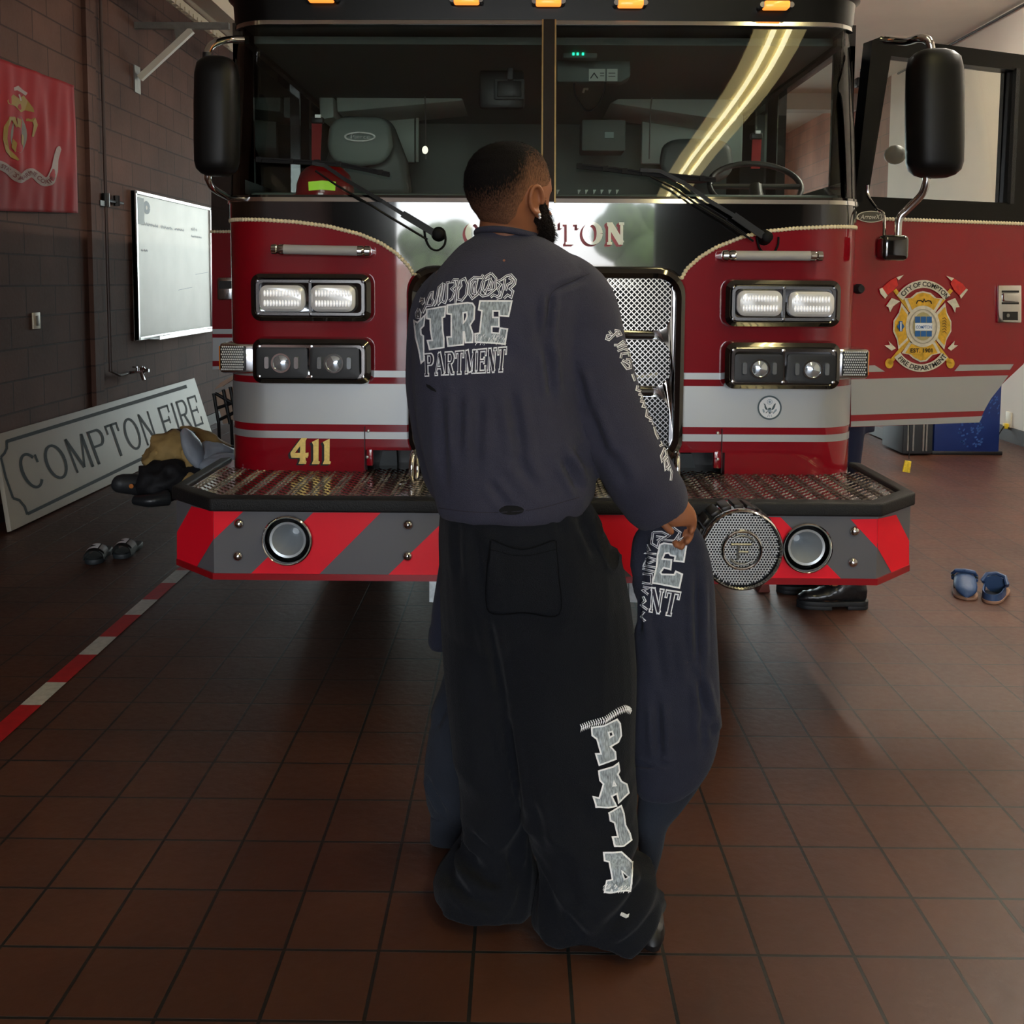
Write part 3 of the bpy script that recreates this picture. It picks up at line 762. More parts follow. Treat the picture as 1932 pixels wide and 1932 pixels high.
# corner pillars (outer black posts), side panels with window openings
b = B()
for s in (-1, 1):
    ids = [i for i in range(NP) if (outline()[i][0] - XC) * s > HW - .012 and outline()[i][1] < YF + .30]
    ids = sorted(set(ids + ([3, 4, 5] if s < 0 else [NP - 6, NP - 5, NP - 4])))
    wall_piece(b, [i for i in ids if outline()[i][1] < YF + .4], ZBELT + .02, ZGT + .02, .035, 0, nz=4)
b.build('corner_pillar', m_tblack, truck, smooth=True)
ys0, ys1 = YF + .22, 6.3
zw0, zw1 = ZBELT + .10, ZGT - .06
for s in (-1, 1):
    x = XC + s * HW; xa, xb = sorted((x, x - s * .04)); b = B()
    b.box(xa, xb, ys0, ys1, ZBELT + .02, zw0); b.box(xa, xb, ys0, ys1, zw1, ZGT + .02)
    for a0, a1 in (((ys0, ys0 + .14), (4.98, 5.25), (6.05, 6.3))): b.box(xa, xb, a0[0] if isinstance(a0, tuple) else a0, a1, zw0, zw1) if not isinstance(a0, tuple) else None
    for a0, a1 in ((ys0, ys0 + .16), (5.0, 5.2), (6.05, 6.3)): b.box(xa, xb, a0, a1, zw0, zw1)
    b.build('side_frame', m_tblack, truck)
B().box(XC - HW + .01, XC - HW + .016, ys0 + .1, 6.1, zw0 - .02, zw1 + .02).build('side_window', m_pane, truck)
B().box(XC + HW - .016, XC + HW - .01, 5.2, 6.1, zw0 - .02, zw1 + .02).build('side_window', m_pane, truck)
# roof cap
b = B(); rings = []
for z, o_, ins in ((ZGT + .008, .006, 0), (ZGT + .10, .012, 0), (ZGT + .115, .03, 0), (ZGT + .20, .03, 0), (ZGT + .26, .0, 0), (ZGT + .30, -.09, 0)):
    rings.append([V((x, y, z)) for x, y in outline(ZGT, o_, nf=30, yr=6.3)])
b.loft(rings); b.build('roof', m_door_k, truck, smooth=True)
b = B(); zl = zc(12, YF + .08)
wall_piece(b, list(range(16, NP - 16)), ZGT + .165, ZGT + .195, .04, .045); b.build('visor_rail', mat('grey_rail', L(84, 82, 80), .35, .7), truck, smooth=True)
m_amber = mat('amber_lens', L(255, 140, 50), .25, coat=.5, emis=(1, .28, .04, 1), estr=1.2)
for px_, py_ in ((605, -3), (880, 1), (1035, 4), (1190, 7), (1465, 11)):
    c = P(px_, py_, YF + .07)
    lb = B().box(c.x - .048, c.x + .048, c.y - .02, c.y + .03, c.z - .011, c.z + .016).build('marker_light', m_amber, truck, bevel=.006)
    b = B()
    for s in (-1, 1): b.tube([(c.x + s * .054, c.y - .012, c.z + .002), (c.x + s * .054, c.y + .03, c.z + .002)], .011, 10)
    b.build('marker_cap', m_chrome, lb, smooth=True)
# rear body far behind the cab, axle wheels
RB = (XC - HW + .02, XC + HW - .02)
b = B().box(RB[0], RB[1], 6.32, 11.4, .75, ZGT + .02); b.build('rear_body', m_red, truck, bevel=.03)
for k, (z0, z1) in enumerate(((zc(803), zc(726)), (zc(830), zc(816.5)))):
    B().box(RB[0] - .003, RB[1] + .003, 6.34, 11.38, z0, z1).build('stripe', m_silver, truck)
m_tire = mat('tyre', L(24, 24, 25), .75, bump=.2, bscale=60); m_hub = mat('hub', L(190, 190, 190), .2, .9)
for y in (5.75, 9.6):
    for s in (-1, 1):
        x = XC + s * 1.0
        w_ = B().lathe((x - .15, y, .52), (1, 0, 0), [(0, .3), (0, .45), (.03, .51), (.12, .52), (.18, .52), (.27, .51), (.30, .45), (.30, .3)], 36).build('wheel', m_tire, truck, smooth=True)
        B().lathe((x + s * .15, y, .52), (s, 0, 0), [(-.12, .3), (-.02, .29), (0, .12), (.05, .1), (.06, .0)], 24).build('hub', m_hub, w_, smooth=True)
B().box(XC - .8, XC + .8, 4.1, 11.2, .62, .86).build('chassis', m_black, truck)
B().box(XC - .9, XC + .9, 3.95, 4.05, .60, ZCUT).build('radiator', m_black, truck)
# grey struts behind the skirt cut-outs
m_gst = mat('chassis_grey', L(66, 70, 72), .6)
b = B()
for pp in ([(722, 850), (748, 850), (750, 892), (712, 892)], [(1281, 856), (1305, 856), (1316, 897), (1280, 900)]): b.prism([P(x, y, 3.88) for x, y in pp], (0, .04, 0))
b.build('front_bracket', m_gst, truck)
# panel seam and bolts at the skirt
b = B()
for px_ in (689, 1361):
    B_ = b.box(P(px_, 820, YF).x - .0012, P(px_, 820, YF).x + .0012, YF - .0165, YF, ZB + .01, zc(806))
b.build('panel_seam', mat('seam', L(40, 4, 10), .5), truck)
b = B()
for px_, py_ in ((695, 813), (693, 862), (1354, 817), (1354, 866)): c = P(px_, py_, YF - .012); b.lathe((c.x, c.y, c.z), (0, -1, 0), [(0, .006), (.004, .006), (.006, .003)], 10)
b.build('skirt_bolt', m_alu, truck, smooth=True)
b = B()
for x0, x1, y0, y1 in ((692, 704, 846, 878), (1346, 1362, 850, 883)):
    p0 = P(x0, y0, YF); p1 = P(x1, y1, YF); b.box(p0.x, p1.x, YF - .011, YF + .03, p1.z, p0.z)
b.build('skirt_tab', m_red, truck, bevel=.004)

# ------------------------------------------------------------------ lamps
def framed(nm, x0, y0, x1, y1, par=truck, depth=.06, Y=YF, r=.035, m=m_tblack):
    a = P(x0, (y0 + y1) / 2, Y); c = P(x1, (y0 + y1) / 2, Y); zt_ = P((x0 + x1) / 2, y0, Y).z; zb_ = P((x0 + x1) / 2, y1, Y).z
    cx, cz_, w, h = (a.x + c.x) / 2, (zt_ + zb_) / 2, c.x - a.x, zt_ - zb_
    return cx, cz_, w, h
def rring(cx, cz_, w, h, r, y): return [V((x, y, z)) for x, z in rrect(cx, cz_, w, h, min(r, w / 2 - 1e-4, h / 2 - 1e-4))]
def headlamp(x0, y0, x1, y1, lens, kind):
    cx, cz_, w, h = framed('', x0, y0, x1, y1)
    hs = B().loft([rring(cx, cz_, w + .012, h + .012, .04, YF + .01), rring(cx, cz_, w + .012, h + .012, .04, YF - .02), rring(cx, cz_, w, h, .036, YF - .055), rring(cx, cz_, w - .03, h - .03, .03, YF - .065), rring(cx, cz_, w - .05, h - .05, .025, YF - .06)]).build('lamp_housing', m_tblack, truck, smooth=True)
    # bright trim with a middle post
    lo = []
    r1 = rring(cx, cz_, w - .045, h - .045, .022, YF - .068); r2 = rring(cx, cz_, w - .068, h - .066, .016, YF - .068)
    n = len(r1); b = B(); b.add(r1 + r2 + [p + V((0, .008, 0)) for p in r1] + [p + V((0, .008, 0)) for p in r2], [(i, (i + 1) % n, n + (i + 1) % n, n + i) for i in range(n)] + [(i, 2 * n + i, 2 * n + (i + 1) % n, (i + 1) % n) for i in range(n)] + [(n + i, n + (i + 1) % n, 3 * n + (i + 1) % n, 3 * n + i) for i in range(n)])
    b.box(cx - .005, cx + .005, YF - .07, YF - .06, cz_ - h / 2 + .03, cz_ + h / 2 - .03)
    for sx in (-1, 0, 1):
        for sz in (-1, 1): b.lathe((cx + sx * (w / 2 - .028), YF - .066, cz_ + sz * (h / 2 - .028)), (0, -1, 0), [(0, .006), (.005, .006), (.006, .003)], 8)
    b.build('lamp_trim', m_chrome if kind else mat('satin_trim', L(120, 120, 122), .25, .9) if 'satin_trim' not in MATS else MATS['satin_trim'], hs, smooth=True)
    for (a0, b0, a1, b1) in lens:
        lx, lz, lw, lh = framed('', a0, b0, a1, b1)
        if kind == 0:
            l_ = B().loft([rring(lx, lz, lw, lh, .03, YF - .055), rring(lx, lz, lw, lh, .03, YF - .075), rring(lx, lz, lw - .02, lh - .02, .026, YF - .084)]).build('led_lens', m_lens, hs, smooth=True)
            b = B(); k = 12
            for i in range(k):
                for j in range(2):
                    b.blob((lx - lw / 2 + .022 + (lw - .044) * i / (k - 1), YF - .085, lz + (j - .5) * lh * .38), .0045, .003, lh * .13, 8, 4)
            b.build('led_cell', mat('led_cell', L(250, 250, 250), .15, .2, emis=(1, 1, 1, 1), estr=.25) if 'led_cell' not in MATS else MATS['led_cell'], hs, smooth=True)
        else:
            B().loft([rring(lx, lz, lw, lh, .014, YF - .056), rring(lx, lz, lw, lh, .014, YF - .070), rring(lx, lz, lw - .012, lh - .012, .01, YF - .071)]).build('lamp_bezel', m_black, hs, smooth=True)
            b = B(); b.lathe((lx, YF - .071, lz), (0, -1, 0), [(0, .036), (.012, .036), (.014, .028), (.018, .02), (.02, .0)], 28)
            for sx in (-1, 1): b.loft([rring(lx + sx * .056, lz, .02, .05, .008, YF - .071), rring(lx + sx * .056, lz, .016, .044, .006, YF - .08)])
            b.build('projector', mat('projector_glass', L(215, 226, 235), .10, .8, coat=.8) if 'projector_glass' not in MATS else MATS['projector_glass'], hs, smooth=True)
            B().lathe((lx, YF - .084, lz), (0, -1, 0), [(0, .037), (.004, .037), (.004, .031), (0, .031)], 28, capend=False).build('projector_ring', m_chrome, hs, smooth=True)
    return hs
headlamp(481, 517, 704, 605, [(499, 538, 582, 586), (594, 538, 676, 587)], 0)
headlamp(484, 638, 704, 721, [(493, 653, 587, 710), (592, 653, 683, 711)], 1)
headlamp(1363, 529, 1577, 615, [(1383, 548, 1466, 595), (1478, 550, 1562, 596)], 0)
headlamp(1362, 645, 1576, 731, [(1379, 666, 1469, 718), (1476, 667, 1566, 720)], 1)
m_reflex = mat('clear_reflector', L(235, 236, 236), .35, .3)
def sidelamp(x0, y0, x1, y1, s):
    p0 = P(x0, y0, YF + .0); p1 = P(x1, y1, YF + .0)
    yb = YF + .02; xa, xb_ = p0.x, p1.x
    o = B().box(min(xa, xb_) - (.02 if s > 0 else 0), max(xa, xb_) + (.02 if s < 0 else 0), yb - .06, yb + .13, p1.z, p0.z).build('side_lamp', m_chrome, truck, bevel=.014)
    xo = xa if s < 0 else xb_
    B().box(min(xo, xo - s * .012) - .004, max(xo, xo - s * .012) + .004, yb - .045, yb + .12, p1.z + .012, p0.z - .012).build('amber_side', mat('amber_plain', L(235, 130, 20), .3) if 'amber_plain' not in MATS else MATS['amber_plain'], o, bevel=.003)
    X0, X1 = (xa + .008, xa + .105) if s < 0 else (xb_ - .105, xb_ - .008)
    B().box(X0, X1, yb - .066, yb - .05, p1.z + .012, p0.z - .012).build('lens_plate', m_black, o, bevel=.004)
    b = B(); k = 9; hgt = p0.z - p1.z - .03
    for i in range(11):
        for j in range(10):
            x = X0 + .006 + (X1 - X0 - .012) * (i + (.5 if j % 2 else 0)) / 11; z = p1.z + .016 + hgt * j / 9.
            b.blob((x, yb - .068, z), .0034, .003, .0040, 6, 3)
    b.build('lens_cells', m_reflex, o, smooth=True)
sidelamp(418, 646, 484, 703, -1); sidelamp(1577, 656, 1633, 713, 1)
tag(bpy.data.objects['lens_cells'], None)

# grab rails
m_grab = mat('grab_rail_grey', L(176, 176, 176), .45)
for x0, x1, y0, y1, s in ((511, 700, 470, 474, -1), (1362, 1553, 482, 483, 1)):
    a = P(x0, y0, YF - .06); c = P(x1, y1, YF - .06); r = .0185
    d = (c - a).normalized(); Ln = (c - a).length
    rail = B().tube([a + d * .045, c - d * .045], r, 16).build('grab_rail', m_grab, truck, smooth=True)
    b = B()
    for e, q in ((a, d), (c, -d)):
        b.lathe(e, q, [(0, .012), (.004, .019), (.022, .021), (.026, .017), (.034, .0205), (.05, .0205)], 18); b.tube([e + q * .012, e + q * .012 + V((0, .07, 0))], .014, 10)
    b.build('rail_end', m_chrome, rail, smooth=True)

# ------------------------------------------------------------------ grille
gx0, gx1 = P(767, 700, YF - .05).x, P(1293, 700, YF - .05).x; gz0, gz1 = zc(876, YF - .05), zc(502, YF - .05)
cx, cz_, w, h = (gx0 + gx1) / 2, (gz0 + gz1) / 2, gx1 - gx0, gz1 - gz0
def ringsolid(b, specs, mi=0):
    """ring of revolution along rounded rect: specs = list of (w,h,r,y) closed loop cross-section"""
    Rs = [rring(cx, cz_, a, c, r, y) for a, c, r, y in specs]; n = len(Rs[0]); k = len(Rs)
    b.add([p for r_ in Rs for p in r_], [(a * n + j, a * n + (j + 1) % n, ((a + 1) % k) * n + (j + 1) % n, ((a + 1) % k) * n + j) for a in range(k) for j in range(n)], mi)
b = B(); ringsolid(b, [(w, h, .10, YF), (w, h, .10, YF - .04), (w - .02, h - .02, .095, YF - .075), (w - .05, h - .05, .09, YF - .085), (w - .085, h - .085, .075, YF - .075), (w - .09, h - .09, .07, YF)])
b.build('grille_surround', m_tblack, truck, smooth=True)
wi, hi = w - .09, h - .09
# chrome inner frame = rounded plate with three openings
ops = []
for (ya, yb_) in ((520, 622), (640, 727), (747, 866)):
    za, zb_ = zc(ya, YF - .05), zc(yb_, YF - .05); ops.append(((za + zb_) / 2, za - zb_))
outer = rrect(cx, cz_, wi, hi, .07)
holes = [list(reversed(rrect(cx, c, wi - .03, hh, .055))) for c, hh in ops]
loops = [[V((x, z, 0)) for x, z in outer]] + [[V((x, z, 0)) for x, z in hl] for hl in holes]
tris = tessellate_polygon(loops); flat = [p for l_ in loops for p in l_]
b = B(); nfl = len(flat)
b.add([V((p.x, YF - .062, p.y)) for p in flat] + [V((p.x, YF - .035, p.y)) for p in flat], [tuple(t_) for t_ in tris] + [tuple(i + nfl for i in t_) for t_ in tris])
st = 0
for l_ in loops:
    n = len(l_); b.f += [(st + i, st + (i + 1) % n, nfl + st + (i + 1) % n, nfl + st + i) for i in range(n)]; b.m += [0] * n; st += n
b.build('grille_frame', m_chrome, truck, bevel=.004)
B().box(gx0 + .04, gx1 - .04, YF - .012, YF - .008, gz0 + .04, gz1 - .04).build('radiator_core', mat('radiator_black', L(14, 14, 15), .5, var=.2, vscale=30), truck)
m_mesh = mat('grille_mesh', L(150, 150, 148), .16, 1.)
b = B(); stp = .021
for c, hh in ops:
    x0, x1, z0, z1 = cx - wi / 2 + .015, cx + wi / 2 - .015, c - hh / 2, c + hh / 2
    for sgn_ in (-1, 1):
        k = x0 - (hh if sgn_ > 0 else 0)
        while k < x1 + (hh if sgn_ < 0 else 0):
            # line x = k + sgn*(z-z0)
            ta, tb = 0, hh
            xs = lambda t_: k + sgn_ * t_
            if sgn_ > 0: ta = max(0, x0 - k); tb = min(hh, x1 - k)
            else: ta = max(0, k - x1); tb = min(hh, k - x0)
            if tb - ta > .006: b.bar((xs(ta), YF - .045 + .002 * sgn_, z0 + ta), (xs(tb), YF - .045 + .002 * sgn_, z0 + tb), .0036, .0045, (0, 1, 0))
            k += stp
b.build('grille_mesh', m_mesh, truck)
# black cross bars with bright noses behind the person
b = B()
for za, zb_ in ((622, 640), (727, 747)): b.box(cx - wi * .42, cx + wi * .42, YF - .085, YF - .06, zc(zb_ - 3, YF - .05), zc(za + 3, YF - .05))
b.build('grille_bar', m_tblack, truck, bevel=.006)
bz = zc(548, YF - .05)
B().blob((cx, YF - .075, zc(528, YF - .05)), .215, .03, .038, 32, 12).build('grille_badge', m_chrome, truck, smooth=True)
# amber hose seen through the mesh
B().tube(spline([P(1170, 716, YF - .02), P(1200, 712, YF - .02), P(1240, 707, YF - .02)], 6), .012, 8).build('radiator_cap', m_alu, truck, smooth=True)

# ------------------------------------------------------------------ lettering on the cab
fm = lambda Y: (lambda x, y: P(x, y, Y))
def on_front(x, y, off=.004):
    p = P(x, y, YF); u = (p.x - XC) / (HW - .17); p.y = YF - .012 * max(0, 1 - u * u) - off; return p
qs, tot = word('COMPTON', .88, .27, .115, .05, .115, {'O': 1.02, 'M': 1.3, 'C': .98, 'T': .98, 'N': 1.02, 'P': .9})
qw = quadmap([(878, 418, 0), (1180, 420, 0), (1180, 462, 0), (878, 461, 0)])
mp_ = lambda dx, dy, off: (lambda u, v: on_front(qw(u / tot, v).x + dx, qw(u / tot, v).y + dy, off))
sh = []
for k in range(5): sh += [[(x - k * .028, y - k * .022) for x, y in q_] for q_ in qs]
art('name_lettering', qs, mp_(0, 0, .0035), mat('letter_cream_on_black', L(255, 253, 244), .5, coat=1.0), truck, seg=1.2)
art('name_shadow', sh, mp_(0, 0, .0025), mat('letter_shadow_red', L(170, 60, 70), .4), truck, seg=1.2)
m_lblack = mat('letter_black', L(10, 10, 10), .4)
# 411 in measured outlines
s_ = 110 / 1932.
def pp(l): return [(530 + x * s_, 820 + y * s_) for x, y in l]
four = [(690, 105), (880, 105), (830, 200), (825, 600), (930, 580), (925, 690), (885, 765), (830, 740), (835, 840), (865, 880), (840, 965), (590, 960), (640, 850), (640, 760), (360, 755), (325, 650), (330, 590), (430, 440)]
hole = [(650, 370), (475, 600), (645, 595)]
one = [(1040, 235), (1265, 120), (1258, 860), (1310, 885), (1280, 970), (1030, 970), (1085, 840), (1085, 340)]
def tess(outer_, holes_=()):
    lp_ = [[V((x, y, 0)) for x, y in outer_]] + [[V((x, y, 0)) for x, y in h_] for h_ in holes_]
    fl_ = [p for l_ in lp_ for p in l_]
    return [[(fl_[i].x, fl_[i].y) for i in t_] for t_ in tessellate_polygon(lp_)]
num = tess(pp(four), [pp(hole)]) + tess(pp(one)) + tess(pp([(x + 365, y) for x, y in one]))
art('number_411', num, lambda x, y: on_front(x, y, .0035), m_gold, truck)
art('number_shadow', [[(x - d_, y + d_ * .55) for x, y in q_] for q_ in num for d_ in (0, 1.2, 2.4, 3.6, 4.6)], lambda x, y: on_front(x, y, .0025), m_lblack, truck)
# round seal sticker
sc_ = 60 / 1932.
def sp_(x, y, o=.003): return on_front(1420 + x * sc_, 740 + y * sc_, o)
m_seal_w = mat('seal_white', L(236, 240, 246), .45); m_seal_b = mat('seal_slate', L(70, 88, 96), .45); m_seal_l = mat('seal_light', L(150, 168, 186), .45)
seal = art('round_seal', [ell(1000, 925, 640, 640, 0, 360, 40)[:-1]], lambda x, y: sp_(x, y, .003), m_seal_w, truck)
art('seal_rim', band(ell(1000, 925, 690, 690, 0, 360, 48)[:-1], 100, True) , lambda x, y: sp_(x, y, .0035), m_seal_b, seal)
art('eagle', [[(620, 640), (740, 720), (800, 880), (880, 1010), (860, 1090), (740, 1010), (690, 900), (690, 780)], [(1390, 640), (1270, 720), (1200, 850), (1110, 1030), (1130, 1090), (1260, 1000), (1320, 880)], [(890, 1000), (960, 930), (1070, 930), (1100, 1010), (1060, 1050), (900, 1050)], [(930, 1200), (1080, 1200), (1060, 1290), (960, 1290)]] + band([(880, 1150), (790, 1230), (760, 1250)], 45) + band([(1100, 1200), (1180, 1180)], 45), lambda x, y: sp_(x, y, .0042), m_seal_b, seal)
art('seal_detail', [ell(1005, 570, 80, 80, 0, 360, 16)[:-1], [(870, 1050), (1110, 1050), (1100, 1170), (1000, 1220), (890, 1170)], [(560, 1000), (640, 1000), (720, 1150), (650, 1260), (580, 1150)], [(1430, 970), (1430, 1110), (1230, 1310), (1180, 1250), (1300, 1150), (1330, 1050)]] + band(ell(1005, 570, 150, 150, 0, 360, 20)[:-1], 30, True) + band([(930, 1330), (870, 1500)], 30) + band([(990, 1330), (1000, 1500)], 30) + band([(1080, 1330), (1130, 1480)], 30), lambda x, y: sp_(x, y, .004), m_seal_l, seal)

# ------------------------------------------------------------------ wipers
m_wip = mat('wiper_black', L(8, 8, 9), .65, spec=.3)
def wy(px, py, out=.03):
    z = P(px, py, YF).z; k = max(0, (z - ZBELT) / (ZGT - ZBELT)); return P(px, py, YF + .13 * k - out)
for piv, arm, bl_, hose in (((826, 441), [(820, 440), (760, 404), (722, 380), (650, 338), (612, 312), (590, 308)], [(484, 303), (560, 307), (640, 312), (735, 331)], [(800, 434), (803, 452), (812, 468), (826, 472), (838, 462), (840, 446), (834, 436)]),
                            ((1447, 447), [(1440, 445), (1385, 407), (1335, 377), (1290, 345), (1245, 323), (1208, 321)], [(1088, 315), (1150, 321), (1215, 329), (1350, 341)], [(1428, 448), (1433, 468), (1445, 478), (1460, 476), (1468, 462), (1469, 447)])):
    c = wy(piv[0], piv[1], .05)
    wp = B().lathe(V((c.x, YF + .01, c.z)), (0, -1, 0), [(0, .03), (.02, .03), (.03, .022), (.075, .02), (.08, .012)], 16).build('wiper', m_wip, truck, smooth=True)
    pts = [wy(x, y, .055 if i < 3 else .045) for i, (x, y) in enumerate(arm)]
    b = B()
    for i, (a, c2) in enumerate(zip(pts, pts[1:])): b.bar(a, c2 + (c2 - a) * .01, .026 if i == 0 else .014, .012, (0, 1, 0))
    off = V((-.03, .004, -.028)) if True else 0
    b.tube([p + V((-.035, .004, -.02)) for p in pts[:5]], .0045, 6)
    b.build('arm', mat('wiper_satin', L(16, 17, 18), .5, spec=.4) if 'wiper_satin' not in MATS else MATS['wiper_satin'], wp)
    q = spline([wy(x, y, .028) for x, y in bl_], 8); b = B()
    for a, c2 in zip(q, q[1:]): b.bar(a, c2, .012, .015, (0, 1, 0))
    q2 = [wy(x, y - 5, .04) for x, y in bl_]
    for a, c2 in zip(q2[0:], q2[1:]): b.bar(a, c2, .006, .008, (0, 1, 0))
    for t_ in (.08, .3, .5, .7, .92): p = q[int(t_ * (len(q) - 1))]; b.box(p.x - .010, p.x + .010, p.y - .016, p.y + .004, p.z - .006, p.z + .013)
    b.build('blade', m_wip, wp)
    B().tube(spline([wy(x, y, .02) for x, y in hose], 5), .004, 7).build('washer_hose', m_wip, wp, smooth=True)

# ------------------------------------------------------------------ bumper
YB = 3.25; CH = .17
bx0, bx1 = P(403, 1020, YB).x, P(1655, 1030, YB).x; ox0, ox1 = P(334, 1000, YB + CH).x, P(1716, 1005, YB + CH).x
zb0, zb1, zb2 = P(1027, 1094, YB).z, P(1027, 966, YB).z, P(1027, 945, YB).z
plan = [(ox0, YF + .35), (ox0, YB + CH), (bx0, YB), (bx1, YB), (ox1, YB + CH), (ox1, YF + .35)]
bump = B().loft([[V((x, y + .0, z)) for x, y in plan] for z in (zb0 + .012, zb1)]).build('bumper', mat('bumper_grey', L(98, 98, 102), .42, spec=.5, var=.04, vscale=6), truck)
B().loft([[V((x + (.004 if x > 0 else -.004), y - .004, z)) for x, y in plan] for z in (zb0 - .008, zb0 + .014)]).build('bottom_edge', mat('edge_red', L(150, 10, 24), .3, coat=.6), truck)
B().loft([[V((x + (.003 if x > 0 else -.003), y - .003, z)) for x, y in plan] for z in (zb1 - .006, zb1)]).build('top_edge', MATS['edge_red'], truck)
m_refl = mat('reflective_red', L(248, 18, 44), .5, spec=.4, coat=.25)
HORNS = [P(543.5, 1018, YB), P(1521, 1032, YB)]
for hc_ in HORNS:
    cut = B().lathe(V((hc_.x, YB + .135, hc_.z)), (0, -1, 0), [(0, .076), (.2, .076)], 40).build('cut', m_black)
    md = bump.modifiers.new('b', 'BOOLEAN'); md.operation = 'DIFFERENCE'; md.solver = 'EXACT'; md.object = cut
    dg_ = bpy.context.evaluated_depsgraph_get(); nm_ = bpy.data.meshes.new_from_object(bump.evaluated_get(dg_)); bump.modifiers.clear(); bump.data = nm_; bpy.data.objects.remove(cut)
def onb(px, py, off=.0015):
    q0 = P(px, py, YB)
    if any((q0 - h_).length < .0775 for h_ in HORNS): return None
    return onb_(px, py, off)
def onb_(px, py, off=.0015):
    """pixel -> point on the bumper front (flat face or 45 degree end)"""
    p = P(px, py, YB)
    if p.x < bx0:
        n_ = V((-CH, -(bx0 - ox0), 0)).normalized(); q_ = PPL(px, py, V((bx0, YB, 0)), n_); return q_ + n_ * off
    if p.x > bx1:
        n_ = V((CH, -(ox1 - bx1), 0)).normalized(); q_ = PPL(px, py, V((bx1, YB, 0)), n_); return q_ + n_ * off
    p = P(px, py, YB - off); return p
reds = [[(362, 955), (402.8, 964), (402.8, 1018), (371, 1071), (334.5, 1062), (334.5, 1004)], [(403.2, 965), (459, 965), (403.2, 1018)],
        [(591, 967), (718.6, 967), (600.6, 1085), (470.7, 1085)], [(853, 968), (982, 969), (860, 1087), (730, 1087)],
        [(1072, 971), (1201, 972), (1324, 1091), (1194, 1090)], [(1335, 973), (1473, 976), (1589, 1094), (1458, 1093)],
        [(1605, 980), (1654.8, 979), (1654.8, 1034)], [(1655.2, 979), (1690, 971), (1714.5, 1020), (1714.5, 1072), (1683, 1083), (1655.2, 1034)]]
for q_ in reds: art('red_chevron', [q_], onb, m_refl, truck, seg=4)
# rubber lip around the tread plate
lipo = [(ox0 - .015, YF + .22), (ox0 - .015, YB + CH - .005), (bx0 - .006, YB - .02), (bx1 + .006, YB - .02), (ox1 + .015, YB + CH - .005), (ox1 + .015, YF + .22)]
lt = .05
lipi = [(ox0 - .015 + lt, YF + .22), (ox0 - .015 + lt, YB + CH + .017), (bx0 + .014, YB + lt - .02), (bx1 - .014, YB + lt - .02), (ox1 + .015 - lt, YB + CH + .017), (ox1 + .015 - lt, YF + .22)]
b = B(); n = 6
zt_, zm_ = zb2 + .008, zb1 - .004
vs = [V((x, y, zm_)) for x, y in lipo] + [V((x, y, zt_ - .004)) for x, y in lipo] + [V((x, y, zt_)) for x, y in lipi] + [V((x, y, zm_)) for x, y in lipi]
b.add(vs, [(a * n + j, a * n + j + 1, ((a + 1) % 4) * n + j + 1, ((a + 1) % 4) * n + j) for a in range(4) for j in range(n - 1)] + [(0, n, 2 * n, 3 * n), (n - 1, 4 * n - 1, 3 * n - 1, 2 * n - 1)])
b.build('rubber_lip', m_rubber, truck, bevel=.008, seg=3)
zp = zt_ - .012
m_tread = mat('tread_plate', L(176, 172, 168), .17, 1., var=.05, vscale=10)
plate = B().prism([(x, y, zp - .01) for x, y in lipi], (0, 0, .01)).build('tread_plate', m_tread, truck)
b = B(); sx_, sy_ = .036, .036
for i in range(-60, 60):
    for j in range(0, 30):
        x = XC + (i + (.5 if j % 2 else 0)) * sx_; y = YB + .03 + j * sy_ * .5
        if not (ox0 + .05 < x < ox1 - .05) or y > YF + .2: continue
        if y - YB < .045 + max(0, (bx0 - x), (x - bx1)) * 1.0: continue
        a_ = PI / 4 if (i + j) % 2 == 0 else -PI / 4
        ca, sa = math.cos(a_), math.sin(a_); l_, w_ = .0145, .0045
        pt = lambda u, v, z: (x + u * ca - v * sa, y + u * sa + v * ca, z)
        b.add([pt(-l_, 0, zp), pt(0, -w_, zp), pt(l_, 0, zp), pt(0, w_, zp), pt(-l_ * .4, 0, zp + .003), pt(l_ * .4, 0, zp + .003)], [(0, 1, 5, 4), (1, 2, 5), (2, 3, 4, 5), (3, 0, 4)])
b.build('tread_pattern', m_tread, plate)
# air horns
for px_, py_ in ((543.5, 1018), (1521, 1032)):
    c = P(px_, py_, YB); B().lathe(V((c.x, YB + .132, c.z)), (0, -1, 0), [(0, .08), (.002, .08)], 30).build('horn_recess', m_black, truck)
    hn = B().lathe(V((c.x, YB, c.z)), (0, -1, 0), [(-.07, .072), (-.01, .079), (.014, .084), (.020, .0855), (.024, .082), (.020, .078), (.0, .073), (-.05, .066), (-.10, .06)], 40, capend=False).build('air_horn', m_chrome, truck, smooth=True)
    B().lathe(V((c.x, YB, c.z)), (0, -1, 0), [(-.005, .060), (.006, .062), (.004, .054), (-.02, .047), (-.055, .034), (-.09, .018), (-.12, .012), (-.12, 0)], 36, capend=False).build('horn_bell', mat('horn_grey', L(186, 192, 196), .3, .3) if 'horn_grey' not in MATS else MATS['horn_grey'], hn, smooth=True)
# domed bolts
for px_, py_ in ((451, 988), (449, 1049), (770, 990), (769, 1049), (1612, 1002), (1609, 1061), (1262, 995), (1261, 1055)):
    c = P(px_, py_, YB)
    B().lathe(V((c.x, YB, c.z)), (0, -1, 0), [(0, .0175), (.003, .0175), (.009, .0135), (.013, .007), (.014, .0)], 18, capend=False).build('bolt', m_chrome, truck, smooth=True)
